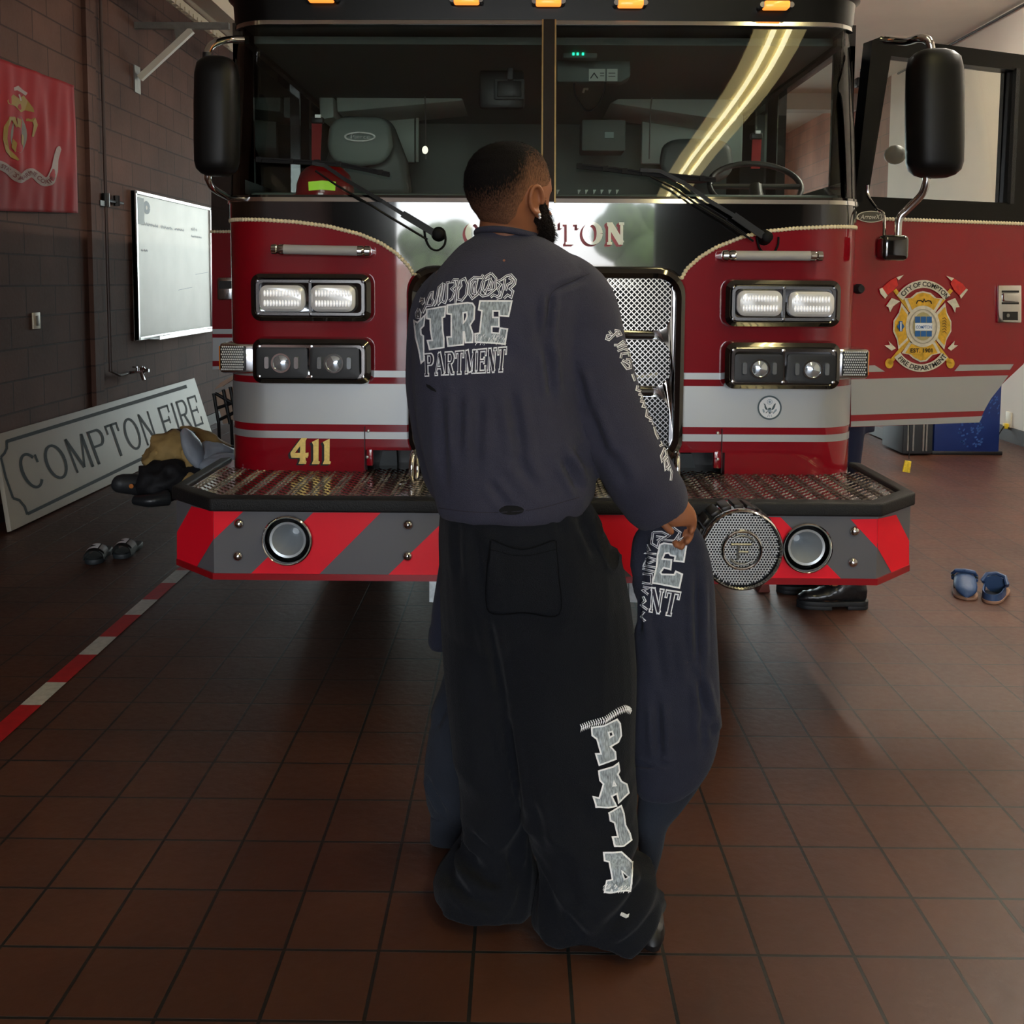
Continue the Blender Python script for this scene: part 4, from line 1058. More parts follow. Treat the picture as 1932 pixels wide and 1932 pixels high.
# round siren
c = P(1399, 1037, YB - .17); sc2 = V((c.x, YB - .17, c.z)); R = 78 / FPX * (YB - .17)
sr = B().lathe(sc2, (0, 1, 0), [(-.002, R * .93), (-.014, R * .97), (-.008, R * 1.01), (.01, R * 1.02), (.02, R), (.022, R * .97)], 56, capend=False).build('siren', m_chrome, truck, smooth=True)
B().lathe(sc2, (0, 1, 0), [(.02, R * .97), (.06, R * .98), (.17, R * .95), (.18, R * .8)], 48).build('siren_drum', m_tblack, sr, smooth=True)
b = B()
for k in range(20):
    a_ = 2 * PI * k / 20; d_ = V((math.cos(a_), 0, math.sin(a_))); 
    b.bar(sc2 + d_ * R * .985 + V((0, .05, 0)), sc2 + d_ * R * .97 + V((0, .15, 0)), R * .24, .014, d_)
b.build('siren_vane', mat('vane_dark', L(60, 56, 54), .4, .3), sr, bevel=.004)
B().lathe(sc2, (0, 1, 0), [(.004, R * .95), (.012, R * .95), (.012, 0)], 48, capend=False).build('siren_backing', m_black, sr)
# perforated grid: hexagonal ring net
b = B(); hx = .0092
ii = int(R / hx) + 2
for i in range(-ii, ii + 1):
    for j in range(-ii, ii + 1):
        x = (i + (.5 if j % 2 else 0)) * hx; z = j * hx * .866
        if x * x + z * z < (R * .9) ** 2:
            for k in range(3):
                a_ = PI / 6 + PI / 3 * k; a2 = a_ + PI / 3
                r_ = hx * .577
                b.bar(sc2 + V((x + r_ * math.cos(a_), 0, z + r_ * math.sin(a_))), sc2 + V((x + r_ * math.cos(a2), 0, z + r_ * math.sin(a2))), .0028, .003, (0, 1, 0))
b.build('siren_mesh', mat('siren_mesh', L(225, 225, 222), .35, .9), sr)
q_ = lambda r_: [V((sc2.x + r_ * math.cos(2 * PI * k / 40), sc2.y - .006, sc2.z + r_ * math.sin(2 * PI * k / 40))) for k in range(41)]
B().tube(q_(R * .47), .005, 8).build('siren_ring', m_chrome, sr, smooth=True)
b = B(); b.tube([p for p in q_(R * .36)[4:15]], .004, 8); b.tube([p for p in q_(R * .36)[24:36]], .004, 8)
b.tube([sc2 + V((-.035, -.006, .018)), sc2 + V((.03, -.006, .018))], .005, 6); b.tube([sc2 + V((-.012, -.006, .018)), sc2 + V((-.012, -.006, -.032))], .005, 6); b.tube([sc2 + V((-.012, -.006, -.006)), sc2 + V((.02, -.006, -.006))], .005, 6)
b.build('siren_emblem', m_steel, sr, smooth=True)
# chrome tow eyes through the plate
for px_, py_ in ((782, 897), (1277, 905)):
    c = P(px_, py_, YF - .16); b = B()
    b.tube([V((c.x + .006 * math.cos(t_), c.y + .045 * math.cos(t_), zp + .045 + .06 * math.sin(t_))) for t_ in [2 * PI * k / 24 for k in range(25)]], .011, 10)
    b.build('tow_eye', m_chrome, truck, smooth=True)
# step bracket hanging under the bumper
for px_ in (820, 1197):
    c0_ = P(px_ - 10, 1092, YB + .1); b = B().prism([P(px_ - 10, 1092, YB + .1), P(px_ + 12, 1092, YB + .1), P(px_ + 12, 1128, YB + .1), P(px_ + 8, 1137, YB + .1), P(px_ - 10, 1136, YB + .1)], (0, .02, 0)).build('hanging_plate', mat('bright_tread', L(205, 212, 214), .3, .6, var=.15, vscale=60) if 'bright_tread' not in MATS else MATS['bright_tread'], truck)

# ------------------------------------------------------------------ mirrors
def capsule_mirror(x0, y0, x1, y1, Y, dp, par):
    a = P((x0 + x1) / 2, y0, Y); c = P((x0 + x1) / 2, y1, Y); w_ = (P(x1, 200, Y) - P(x0, 200, Y)).length
    rings = []
    for t_, k in ((0, .45), (.02, .7), (.06, .9), (.12, .98), (.3, 1), (.6, 1), (.85, .97), (.94, .88), (.98, .68), (1, .45)):
        p = c + (a - c) * t_; rr = []
        for j in range(24):
            an = 2 * PI * j / 24; cs_, sn = math.cos(an), math.sin(an)
            rr.append(p + V((math.copysign(abs(cs_) ** .7, cs_) * w_ / 2 * k, math.copysign(abs(sn) ** .8, sn) * dp / 2 * k, 0)))
        rings.append(rr)
    return B().loft(rings).build('mirror_housing', mat('mirror_black', L(13, 13, 14), .42, spec=.3) if 'mirror_black' not in MATS else MATS['mirror_black'], par, smooth=True)
mr = B().tube(spline([P(458, 74, 3.85), P(430, 75, 3.8), P(404, 82, 3.72), P(392, 96, 3.68), P(390, 112, 3.66)], 6), .0135, 12).tube(spline([P(392, 330, 3.66), P(393, 340, 3.67), P(404, 357, 3.72), P(434, 374, 3.86)], 6), .0125, 12).build('mirror_arm', m_chrome, truck, smooth=True)
capsule_mirror(368, 108, 451, 332, 3.66, .14, truck)
B().lathe(P(392, 106, 3.66), (0, 0, 1), [(-.02, .02), (.012, .018)], 12).build('mirror_collar', m_black, truck, smooth=True)

# ------------------------------------------------------------------ open front door (right)
DP0 = V((1.33, 3.99, 0)); DD = V((.96, .28, 0)).normalized(); DN = V((DD.y, -DD.x, 0))  # DN faces the camera
def dr(px, py, off=0.): return PPL(px, py, DP0, DN) + DN * off
th_ = DN * -.055
door = B().prism([dr(1607, 407), dr(1960, 421), dr(1960, 640), dr(1930, 688), dr(1900, 716), dr(1884, 732), dr(1868, 752), dr(1857, 775), dr(1847, 797), dr(1605, 806)], th_).build('front_door', m_red, truck)
# black window frame
fo = [dr(1612, 410), dr(1612, 380), dr(1645, 76), dr(1660, 70), dr(1700, 74), dr(1962, 108), dr(1962, 424)]
wi_ = [dr(1637, 371), dr(1680, 106), dr(1915, 133), dr(1902, 383)]
lp = []
ex = DD; 
def to2(p): return ((p - DP0).dot(DD), p.z)
o2 = [to2(p) for p in fo]; h2 = [to2(p) for p in wi_]
fl2 = [V((x, z, 0)) for x, z in o2] + [V((x, z, 0)) for x, z in h2]
tr2 = tessellate_polygon([[V((x, z, 0)) for x, z in o2], [V((x, z, 0)) for x, z in h2]])
b = B(); N_ = len(fl2); f3 = [DP0 + DD * p.x + V((0, 0, p.y)) for p in fl2]
b.add([p + DN * .004 for p in f3] + [p + th_ for p in f3], [tuple(t_) for t_ in tr2] + [tuple(i + N_ for i in t_) for t_ in tr2] + [(i, (i + 1) % 7, N_ + (i + 1) % 7, N_ + i) for i in range(7)] + [(7 + i, 7 + (i + 1) % 4, N_ + 7 + (i + 1) % 4, N_ + 7 + i) for i in range(4)])
b.build('door_window_frame', m_door_k, door)
mk('door_glass', [p - DN * .03 for p in wi_], [(0, 1, 2, 3)], m_pane, door)
B().bar(dr(1917, 130, .004), dr(1905, 385, .004), .02, .02, DN).build('window_channel', m_rubber, door)
b = B(); pth = [dr(1606, 411, .004), dr(1960, 423.5, .004)]; beads(pth, .0148, .0085, b); b.build('rope_pinstripe', m_rope, door, smooth=True)
dm = lambda o=.002: (lambda x, y: dr(x, y, o))
art('stripe', [[(1605, 691), (1650, 689), (1669, 701), (1605, 703)]], dm(), m_silver, door); art('stripe', [[(1810, 688), (1912, 687), (1905, 697.5), (1800, 700)]], dm(), m_silver, door)
art('stripe', [[(1605, 715.5), (1902, 708), (1885, 732), (1869, 752), (1856, 775), (1605, 783)]], dm(), m_silver, door)
art('stripe', [[(1605, 795), (1853, 785), (1847, 797), (1605, 805)]], dm(), m_silver, door)
# door handle
hx0 = dr(1882, 540, 0); 
def dbox(b, px0, py0, px1, py1, o0, o1):
    q4 = [dr(px0, py0), dr(px1, py0), dr(px1, py1), dr(px0, py1)]
    return b.prism([p + DN * o1 for p in q4], DN * (o0 - o1))
hd = dbox(B(), 1880, 538, 1924, 609, 0, .012).build('door_handle', m_chrome, door, bevel=.005)
b = B(); dbox(b, 1886, 548, 1918, 552, .0, .0135); dbox(b, 1886, 570, 1918, 574, 0, .0135); dbox(b, 1888, 588, 1916, 604, 0, .0135); b.build('handle_recess', m_black, hd)
b = B(); dbox(b, 1887, 553, 1916, 569, 0, .022); b.build('handle_paddle', m_chrome, hd, bevel=.004)
B().lathe(dr(1897, 595, .012), DN, [(0, .008), (.004, .008), (.005, .004)], 12).build('lock', m_steel, hd, smooth=True)
B().lathe(dr(1617, 545, 0), DN, [(0, .02), (.02, .02), (.03, .015)], 14).build('door_bumper', m_rubber, door, smooth=True)
# oval badge
ov = [(x, y) for x, y in ell(1641, 409, 27, 11, 0, 360, 28)[:-1]]
bd = art('badge', [ov], dm(.008), m_chrome, door); art('badge_field', [[(1641 + (x - 1641) * .9, 409 + (y - 409) * .86) for x, y in ov]], dm(.0095), m_tblack, bd)
ps, wd = font('ArrowXT', .01); art('badge_lettering', [[(1620 + x / wd * 42 + y * 2.2, 413.5 - y * 8.5) for x, y in q_] for q_ in ps], dm(.0105), m_chrome, bd)
# Maltese cross emblem
s8 = 300 / 1932.
def E(x, y): return (1600 + x * s8, 500 + y * s8)
def EP(l): return [E(*p) for p in l]
m_eg = mat('emblem_gold', L(222, 176, 62), .35, .4, var=.22, vscale=55); m_es = mat('emblem_silver', L(220, 214, 196), .4, .3, var=.15, vscale=60); m_er = mat('emblem_red', L(206, 52, 48), .4, .2, var=.2, vscale=50); m_eb = mat('emblem_blue', L(36, 96, 160), .45); m_ek = mat('emblem_black', L(18, 14, 12), .5); m_ew = mat('emblem_white', L(238, 242, 246), .45)
emb = art('emblem_backing', [EP(ell(895, 745, 215, 262, 0, 360, 40)[:-1])], dm(.003), m_ek, door)
def arm4(k):
    A_ = [[(690, 405), (760, 400), (830, 340), (900, 325), (990, 345), (1050, 400), (1130, 410), (1045, 560), (895, 500), (755, 560)],
          [(640, 480), (720, 590), (690, 745), (715, 900), (605, 1005), (590, 900), (545, 800), (550, 680), (610, 590)],
          [(1170, 480), (1190, 590), (1240, 690), (1240, 800), (1185, 900), (1160, 1005), (1070, 900), (1100, 745), (1070, 590)],
          [(660, 1070), (745, 945), (895, 990), (1035, 945), (1100, 1070), (1010, 1090), (940, 1160), (870, 1170), (790, 1130), (740, 1085)]]
    return A_
big = arm4(0)
def shrink(poly, k):
    cx_ = sum(p[0] for p in poly) / len(poly); cy_ = sum(p[1] for p in poly) / len(poly); return [(cx_ + (x - cx_) * k, cy_ + (y - cy_) * k) for x, y in poly]
art('cross_border', [t_ for p in big for t_ in tess(EP(shrink(p, 1.08)))], dm(.0045), m_es, emb)
art('cross', [t_ for p in big for t_ in tess(EP(shrink(p, .9)))], dm(.006), m_eg, emb)
art('axe_handles', [t_ for l_ in ((560, 300, 1240, 1200), (1250, 300, 490, 1200)) for t_ in [[E(x, y) for x, y in q_] for q_ in band([(l_[0], l_[1]), (l_[2], l_[3])], 46)]] + [EP(ell(1238, 1195, 50, 60)[:-1]), EP(ell(495, 1195, 50, 60)[:-1])], dm(.0035), m_eg, emb)
art('axe_heads', [EP([(400, 285), (500, 190), (575, 150), (600, 245), (540, 310), (460, 370)]), EP([(1275, 160), (1385, 230), (1430, 290), (1350, 375), (1290, 320), (1235, 225)])], dm(.005), m_er, emb)
art('axe_blades', [EP([(370, 290), (405, 275), (470, 370), (440, 410), (385, 350)]), EP([(575, 150), (665, 120), (605, 185)]), EP([(1445, 300), (1360, 410), (1345, 370), (1425, 285)]), EP([(1180, 130), (1275, 160), (1245, 195)])], dm(.006), m_es, emb)
art('medallion', [EP(ell(895, 745, 208, 252, 0, 360, 40)[:-1])], dm(.007), m_es, emb)
art('medallion_ring', [[E(x, y) for x, y in q_] for q_ in band(ell(895, 745, 165, 205, 0, 360, 40)[:-1], 12, True)], dm(.0085), mat('emblem_grey', L(170, 164, 146), .4, .3), emb)
art('medallion_field', [EP(ell(895, 745, 120, 172, 0, 360, 32)[:-1])], dm(.009), mat('emblem_khaki', L(176, 164, 116), .45), emb)
blk = []
for r_, (ya, yb2) in enumerate(((625, 700), (800, 868))):
    for c_ in range(3): blk.append(EP([(793 + c_ * 70, ya), (856 + c_ * 70, ya), (856 + c_ * 70, yb2), (793 + c_ * 70, yb2)]))
blk += [EP(ell(620, 745, 46, 40, 0, 360, 6)[:-1]), [E(x, y) for x, y in [(600, 680), (640, 680), (640, 805), (600, 805)]]]
art('crest_blue', blk, dm(.011), m_eb, emb)
art('crest_band', [EP([(790, 705), (1002, 705), (1002, 795), (790, 795)]), EP([(612, 690), (627, 690), (627, 800), (612, 800)])], dm(.012), m_ew, emb)
ps, wd = font('COMPTON', .01); art('crest_lettering', [[E(800 + x / wd * 190, 770 - y * 36) for x, y in q_] for q_ in ps], dm(.0135), m_eb, emb)
# ribbons
def arcpts(cx_, cy_, rx, ry, a0, a1, n_=16): return [E(cx_ + rx * math.cos(math.radians(a0 + (a1 - a0) * i / n_)), cy_ + ry * math.sin(math.radians(a0 + (a1 - a0) * i / n_))) for i in range(n_ + 1)]
top = arcpts(905, 640, 355, 410, 216, 324); bot = arcpts(875, 850, 360, 400, 143, 37)
art('ribbon', band(top, 14.5), dm(.0065), m_es, emb); art('ribbon', band(bot, 14.5), dm(.0065), m_es, emb)
art('ribbon_tails', [EP(l_) for l_ in ([(520, 400), (620, 440), (540, 500), (500, 575), (480, 510), (450, 500)], [(1290, 400), (1190, 440), (1250, 500), (1290, 580), (1300, 515), (1345, 510)], [(480, 920), (500, 970), (430, 975), (520, 1040), (570, 1010)], [(1285, 920), (1275, 970), (1325, 975), (1240, 1040), (1200, 1010)])], dm(.0058), m_es, emb)
along('CITY OF COMPTON', top, 8.5, dm(.008), 'ribbon_lettering', m_ek, emb, .02, 6, 1)
along('FIRE DEPARTMENT', bot, 8.5, dm(.008), 'ribbon_lettering', m_ek, emb, .02, 6, 1)
ps, wd = font('EST. 1901', .02); art('date_lettering', [[E(745 + x / wd * 265, 1060 - y * 48) for x, y in q_] for q_ in ps], dm(.008), m_ek, emb)
art('flourish', [[E(x, y) for x, y in q_] for q_ in band([(815, 470), (830, 435), (870, 430), (895, 450), (910, 415), (925, 445), (960, 430), (990, 440), (1000, 470)], 12)], dm(.008), m_ek, emb)
for k in range(6): pass
art('right_glyphs', [[E(x, y) for x, y in q_] for j in range(6) for q_ in band([(1130, 650 + j * 33), (1160, 640 + j * 33), (1180, 665 + j * 33)], 9)], dm(.008), mat('emblem_brown', L(120, 84, 30), .5), emb)
# yellow tag hanging from the door
B().tube([dr(1722, 800, -.02), dr(1721, 868, -.02)], .002, 6).build('tag_cord', m_black, door)
B().prism([dr(1714, 870, -.02), dr(1726, 872, -.02), dr(1723, 894, -.02), dr(1709, 892, -.02)], DN * -.006).build('yellow_tag', mat('tag_yellow', L(236, 205, 60), .5, var=.2, vscale=120), door, bevel=.002)
# right mirror on the door
YM = 3.74
ma = B().tube(spline([P(1748, 330, YM), P(1747, 345, YM), P(1738, 368, YM + .02), P(1712, 395, YM + .05), P(1697, 412, YM + .06), P(1694, 440, YM + .06), P(1694, 452, YM + .06)], 7), .0145, 12)
ma.tube(spline([P(1671, 75, YM + .2), P(1710, 78, YM + .1), P(1735, 72, YM + .02), P(1752, 78, YM), P(1757, 98, YM)], 6), .016, 12)
ma.tube(spline([dr(1628, 350, .03), dr(1630, 372, .03), P(1655, 395, 3.9), P(1667, 405, 3.85), P(1668, 445, YM + .06)], 6), .006, 8)
ma.build('mirror_arm', m_chrome, door, smooth=True)
capsule_mirror(1711, 95, 1815, 335, YM, .16, door)
c = P(1683, 468, YM + .06); B().box(c.x - .054, c.x + .05, c.y - .05, c.y + .05, P(1683, 492, YM + .06).z, P(1683, 444, YM + .06).z).build('mirror_clamp', m_tblack, door, bevel=.02, seg=4)
B().bar(P(1664, 74, YM + .2), P(1712, 78, YM + .12), .04, .02).build('mirror_bracket', m_chrome, door, bevel=.004)
# small fisheye mirror seen behind the door glass
c = P(1689, 292, 4.5); 
B().blob(c, .05, .04, .043, 14, 8).build('fisheye_mirror', m_black, door, smooth=True)

# ------------------------------------------------------------------ rear crew door standing open on the left
YRD = 6.75
def rd(px, py, off=0): return P(px, py, YRD - off)
rdr = B().prism([rd(399, 438), rd(452, 438), rd(452, 700), rd(401, 697)], (0, .05, 0)).build('rear_door', m_red, truck)
B().prism([rd(398, 300), rd(452, 296), rd(452, 438), rd(399, 438)], (0, .05, 0)).build('door_upper', m_tblack, rdr)
b = B(); beads([rd(399, 437, .003), rd(450, 437, .003)], .02, .012, b); b.build('rope_pinstripe', m_rope, rdr, smooth=True)
for y0, y1 in ((621, 630), (637, 681), (691, 697)): art('stripe', [[(401, y0), (450, y0), (450, y1), (401, y1)]], lambda x, y: rd(x, y, .002), m_silver, rdr)
hd = B().prism([rd(411, 523), rd(440, 523), rd(440, 566), rd(411, 566)], (0, -.02, 0)).build('door_handle', m_chrome, rdr, bevel=.01)
B().prism([rd(414, 530, .02), rd(440, 530, .02), rd(440, 545, .02), rd(414, 545, .02)], (0, -.006, 0)).build('handle_recess', m_black, hd)

# ------------------------------------------------------------------ inside the cab
b = B().box(XC - HW + .05, XC + HW - .05, 6.15, 6.2, ZBELT, ZGT).box(XC - HW + .05, XC + HW - .05, YF + .35, 6.2, ZGT - .03, ZGT)
b.build('cab_lining', m_dark_in, truck)
def ip(px, py, Y): return P(px, py, Y)
def slab(b, x0, y0, x1, y1, Y, d): 
    a, c = ip(x0, y0, Y), ip(x1, y1, Y); return b.box(a.x, c.x, Y, Y + d, min(a.z, c.z), max(a.z, c.z))
b = B(); b.prism([ip(632, 142, 5.3), ip(835, 138, 5.3), ip(875, 190, 5.3), ip(636, 212, 5.3)], (0, .5, 0)); b.prism([ip(600, 162, 5.3), ip(628, 142, 5.3), ip(630, 222, 5.3), ip(604, 226, 5.3)], (0, .4, 0))
b.prism([ip(852, 100, 5.0), ip(1010, 90, 5.0), ip(1010, 140, 5.0), ip(880, 152, 5.0), ip(852, 140, 5.0)], (0, .2, 0))
b.build('overhead_locker', m_grey_in, truck, bevel=.01)
b = B(); b.prism([ip(1150, 195, 5.3), ip(1230, 150, 5.3), ip(1400, 150, 5.3), ip(1390, 230, 5.3)], (0, .5, 0)); b.build('overhead_locker', m_grey_in, truck, bevel=.01)
b = B(); slab(b, 700, 208, 782, 306, 5.7, .05); slab(b, 784, 210, 790, 306, 5.69, .04); b.build('rear_panel', m_grey_in, truck, bevel=.006)
b = B(); slab(b, 1212, 215, 1400, 310, 5.7, .05); b.build('rear_panel', m_grey_in, truck, bevel=.006)
# seats
def seat(cx_, x0, y0, x1, y1, Y, m):
    tw = .8
    o = B().loft([[ip(px, py, Y + dy) for px, py in [(x0 + (x1 - x0) * u, y0 + (y1 - y0) * v) for u, v in ((.18, 0), (.5, -.02), (.82, 0), (.96, .15), (1, .6), (.93, .85), (.8, .98), (.5, 1.02), (.2, .98), (.07, .85), (0, .6), (.04, .15))]] for dy in (.0, .12)]).build('seat', m, truck, bevel=.03, seg=3)
    return o
s1 = seat(0, 617, 222, 742, 312, 4.75, mat('headrest_grey', L(120, 132, 128), .5))
ovs = ell(679, 258, 28, 8, 0, 360, 24)[:-1]
art('seat_badge', band(ovs, 3, True), lambda x, y: ip(x, y, 4.735), m_steel, s1); ps, wd = font('Pierce', .0); art('badge_lettering', [[(662 + x / wd * 36, 262 - y * 8) for x, y in q_] for q_ in ps], lambda x, y: ip(x, y, 4.735), m_steel, s1)
b = B(); b.prism([ip(612, 300, 4.85), ip(640, 215, 4.85), ip(735, 222, 4.85), ip(765, 300, 4.85), ip(775, 372, 4.85), ip(610, 372, 4.85)], (0, .15, 0)); b.build('seat_back', m_seat, truck, bevel=.04, seg=3)
s2 = seat(0, 1243, 263, 1385, 345, 4.9, m_seat)
# belts
m_belt = mat('seat_belt_red', L(150, 30, 34), .7); 
for x0, y0, x1, y1 in ((588, 232, 607, 305), (1420, 262, 1437, 318)):
    bo = B().prism([ip(x0, y0, 4.6), ip(x1, y0, 4.6), ip(x1 - 3, y1, 4.6), ip(x0 - 3 if x0 > 1000 else x0, y1, 4.6)], (0, .01, 0)).build('seat_belt', m_belt, truck)
    slab(B(), x0 - 2, y0 - 12, x1 + 2, y0, 4.58, .04).build('belt_guide', m_black, bo, bevel=.006)
    slab(B(), x0 + 6, y0 - 16, x1 - 2, y0 - 10, 4.57, .02).build('belt_clip', m_alu, bo)
# dashboard, vents, screens
b = B(); slab(b, 470, 362, 1590, 384, YF + .25, .35); b.build('dashboard', m_dark_in, truck, bevel=.02)
b = B(); 
for k, x in enumerate((1050, 1090, 1104, 1119, 1133, 1148, 1162)): p_ = [ip(x, 358, YF + .24), ip(x + 6, 358, YF + .24), ip(x + 1, 367, YF + .24)]; b.prism(p_, (0, .004, 0))
b.build('dash_vent_marks', mat('dash_print', L(200, 215, 210), .6), truck)
b = B(); slab(b, 1062, 58, 1127, 110, 4.25, .06); bx_ = b.build('radio_box', m_dark_in, truck, bevel=.01)
b = B(); [slab(b, x, 98, x + 4, 104, 4.245, .004) for x in (1080, 1088, 1098)]; b.build('green_led', mat('green_led', L(20, 200, 120), .4, emis=(.02, .8, .4, 1), estr=1.5), bx_)
b = B(); [slab(b, 1061, y, 1066, y + 5, 4.245, .004) for y in (64, 72)]; b.build('red_button', mat('red_button', L(160, 50, 40), .4), bx_)
B().lathe(ip(1096, 78, 4.245), (0, -1, 0), [(0, .013), (.006, .012)], 12).build('knob', m_alu, bx_)
b = B(); b.prism([ip(1050, 112, 4.4), ip(1190, 112, 4.4), ip(1190, 145, 4.4), ip(1172, 155, 4.4), ip(1050, 155, 4.4)], (0, .1, 0)); co = b.build('overhead_console', m_dark_in, truck, bevel=.012)
lab = slab(B(), 1111, 130, 1142, 153, 4.39, .003); slab(lab, 1145, 130, 1165, 153, 4.39, .003).build('warning_label', mat('label_white', L(196, 206, 196), .6), co)
art('label_print', band([(1114, 148), (1121, 138), (1128, 148)], 2) + band([(1132, 138), (1140, 138)], 1.2) + band([(1132, 143), (1140, 143)], 1.2) + band([(1148, 138), (1161, 138)], 1.2) + band([(1148, 144), (1161, 144)], 1.2), lambda x, y: ip(x, y, 4.385), m_black, co)
b = B(); slab(b, 903, 130, 990, 205, 4.6, .05); mo = b.build('hanging_monitor', m_black, truck, bevel=.02); b = B(); slab(b, 932, 148, 990, 188, 4.585, .02); b.build('monitor_bezel', m_gst, mo, bevel=.01); slab(B(), 938, 152, 984, 183, 4.58, .02).build('monitor_screen', m_black, mo, bevel=.006)
b = B(); slab(b, 958, 60, 968, 150, 4.55, .03); b.build('monitor_arm', m_gst, mo, bevel=.004)
b = B(); slab(b, 1098, 225, 1180, 285, 5.2, .2); tb = b.build('equipment_box', m_dark_in, truck, bevel=.01); slab(B(), 1141, 249, 1158, 260, 5.19, .01).build('box_label', mat('label_pale', L(150, 176, 172), .6), tb)
B().tube(spline([ip(1083, 157, 4.38), ip(1086, 180, 4.38), ip(1105, 208, 4.38), ip(1125, 202, 4.38), ip(1139, 175, 4.38), ip(1142, 155, 4.38)], 6), .005, 6).build('mic_cord', m_black, truck, smooth=True)
B().tube([ip(1100, 175, 4.38), ip(1102, 168, 4.38), ip(1110, 168, 4.38)], .006, 6).build('cup_hook', m_alu, truck)
# steering wheel
swc = ip(1425, 352, 4.35); b = B(); b.tube([swc + V((.2 * math.cos(t_), .06 * math.sin(t_) * 1.5, .2 * math.sin(t_) * .55)) for t_ in [2 * PI * k / 30 for k in range(31)]], .013, 10); b.tube([swc + V((-.2, 0, 0)), swc, swc + V((.2, 0, 0))], .012, 8); b.tube([swc, swc + V((0, -.1, -.15))], .03, 10)
b.build('steering_wheel', m_black, truck, smooth=True)
for px_ in (801, 1233):
    q_ = slab(B(), px_ - 12, 154, px_ + 12, 158, 5.25, .02); 
    q_.tube([ip(px_, 158, 5.25), ip(px_ + (2 if px_ < 1000 else -6), 210, 5.25), ip(px_ + (2 if px_ < 1000 else -8), 300, 5.25)], .004, 6); q_.build('headset_hook', m_steel, truck)
b = B(); b.blob(ip(802, 283, 4.9), .015, .012, .02, 10, 6); b.build('dome_lamp', mat('dome_lamp_white', L(230, 225, 200), .4, emis=(1, .95, .8, 1), estr=.8), truck, smooth=True)

# fire helmet on the dash
hc = ip(614, 372, YF + .30)
hel = thing('fire_helmet', (hc.x, hc.y, hc.z), 'red fire helmet with lime reflective tape on the dashboard behind the left windscreen', 'helmet')
r_ = .118
B().loft([[hc + V((r_ * k * math.cos(t_), r_ * 1.2 * k * math.sin(t_), z)) for t_ in [2 * PI * j / 32 for j in range(32)]] for z, k in ((.0, .98), (.01, 1), (.05, .97), (.09, .85), (.115, .66), (.13, .38), (.135, .1))]).build('shell', mat('helmet_red', L(150, 16, 24), .3, coat=.5), hel, smooth=True)
b = B(); b.loft([[hc + V((r_ * k * math.cos(t_), r_ * 1.28 * k * math.sin(t_), z)) for t_ in [2 * PI * j / 32 for j in range(32)]] for z, k in ((-.004, 1.02), (-.004, 1.12), (.003, 1.12), (.003, 1.0))], cap=False); b.build('brim', MATS['helmet_red'], hel, smooth=True)
helb = bvh_of(bpy.data.objects['shell'])
pr_ = onto(helb, .002)
art('reflective_tape', [[(582, 343), (608, 341), (633, 343), (632, 360), (607, 358), (583, 360)]], pr_, mat('lime_tape', L(196, 240, 60), .5, emis=(.5, 1, .1, 1), estr=.15), hel, seg=6)
# ================================================================== cloth helpers
def cloth_mat(name, col, rough=.9):
    m = mat(name, col, rough, spec=.12, bump=.35, bscale=420, var=.10, vscale=7, sheen=.06); return m
m_shirt = cloth_mat('washed_navy_cotton', L(62, 62, 76)); m_pant = cloth_mat('black_fleece', L(24, 26, 31)); m_held = cloth_mat('navy_cotton', L(47, 49, 62)); m_held2 = cloth_mat('blue_navy_cotton', L(46, 50, 58))
def ering(c, hw_, hd, n=28, e=.85, rot=0., tilt=(0, 0)):
    out = []
    for j in range(n):
        a = 2 * PI * j / n; ca, sa = math.cos(a), math.sin(a)
        x = math.copysign(abs(ca) ** e, ca) * hw_; y = math.copysign(abs(sa) ** e, sa) * hd
        xr = x * math.cos(rot) - y * math.sin(rot); yr = x * math.sin(rot) + y * math.cos(rot)
        out.append(V(c) + V((xr, yr, xr * tilt[0] + yr * tilt[1])))
    return out
def prings(rows, Y=None, dep=None, **k):
    """rows: (py, left px, right px, Y, half depth)"""
    rr = []
    for row in rows:
        py, a, b_, y, d = row[:5]; rot = row[5] if len(row) > 5 else 0
        pa, pb = P(a, py, y), P(b_, py, y); c = (pa + pb) / 2; rr.append(ering(c, (pb - pa).length / 2, d, rot=rot, **k))
    # densify
    out = []
    for i in range(len(rr) - 1):
        p0, p1, p2, p3 = rr[max(i - 1, 0)], rr[i], rr[i + 1], rr[min(i + 2, len(rr) - 1)]
        for s in range(4):
            t = s / 4; out.append([.5 * ((2 * b1) + (c1 - a1) * t + (2 * a1 - 5 * b1 + 4 * c1 - d1) * t * t + (3 * b1 - a1 - 3 * c1 + d1) * t ** 3) for a1, b1, c1, d1 in zip(p0, p1, p2, p3)])
    out.append(rr[-1]); return out
def oring(c, n_, r1, r2, ref=V((0, 1, 0)), n=20):
    n_ = V(n_).normalized(); x = (ref - n_ * ref.dot(n_)).normalized(); y = n_.cross(x)
    return [V(c) + x * math.cos(2 * PI * j / n) * r1 + y * math.sin(2 * PI * j / n) * r2 for j in range(n)]
def tuber(pts, rads, sub=5, ref=V((0, 1, 0)), n=20):
    """smooth tube: pts world, rads list of (r1 along ref, r2 across)"""
    cp = spline(pts, sub); k = len(cp); out = []
    for i, p in enumerate(cp):
        t = i / (k - 1) * (len(pts) - 1); a = min(int(t), len(pts) - 2); f = t - a; f = f * f * (3 - 2 * f)
        r1 = rads[a][0] * (1 - f) + rads[a + 1][0] * f; r2 = rads[a][1] * (1 - f) + rads[a + 1][1] * f
        d = cp[min(i + 1, k - 1)] - cp[max(i - 1, 0)]; out.append(oring(p, d, r1, r2, ref, n))
    return out
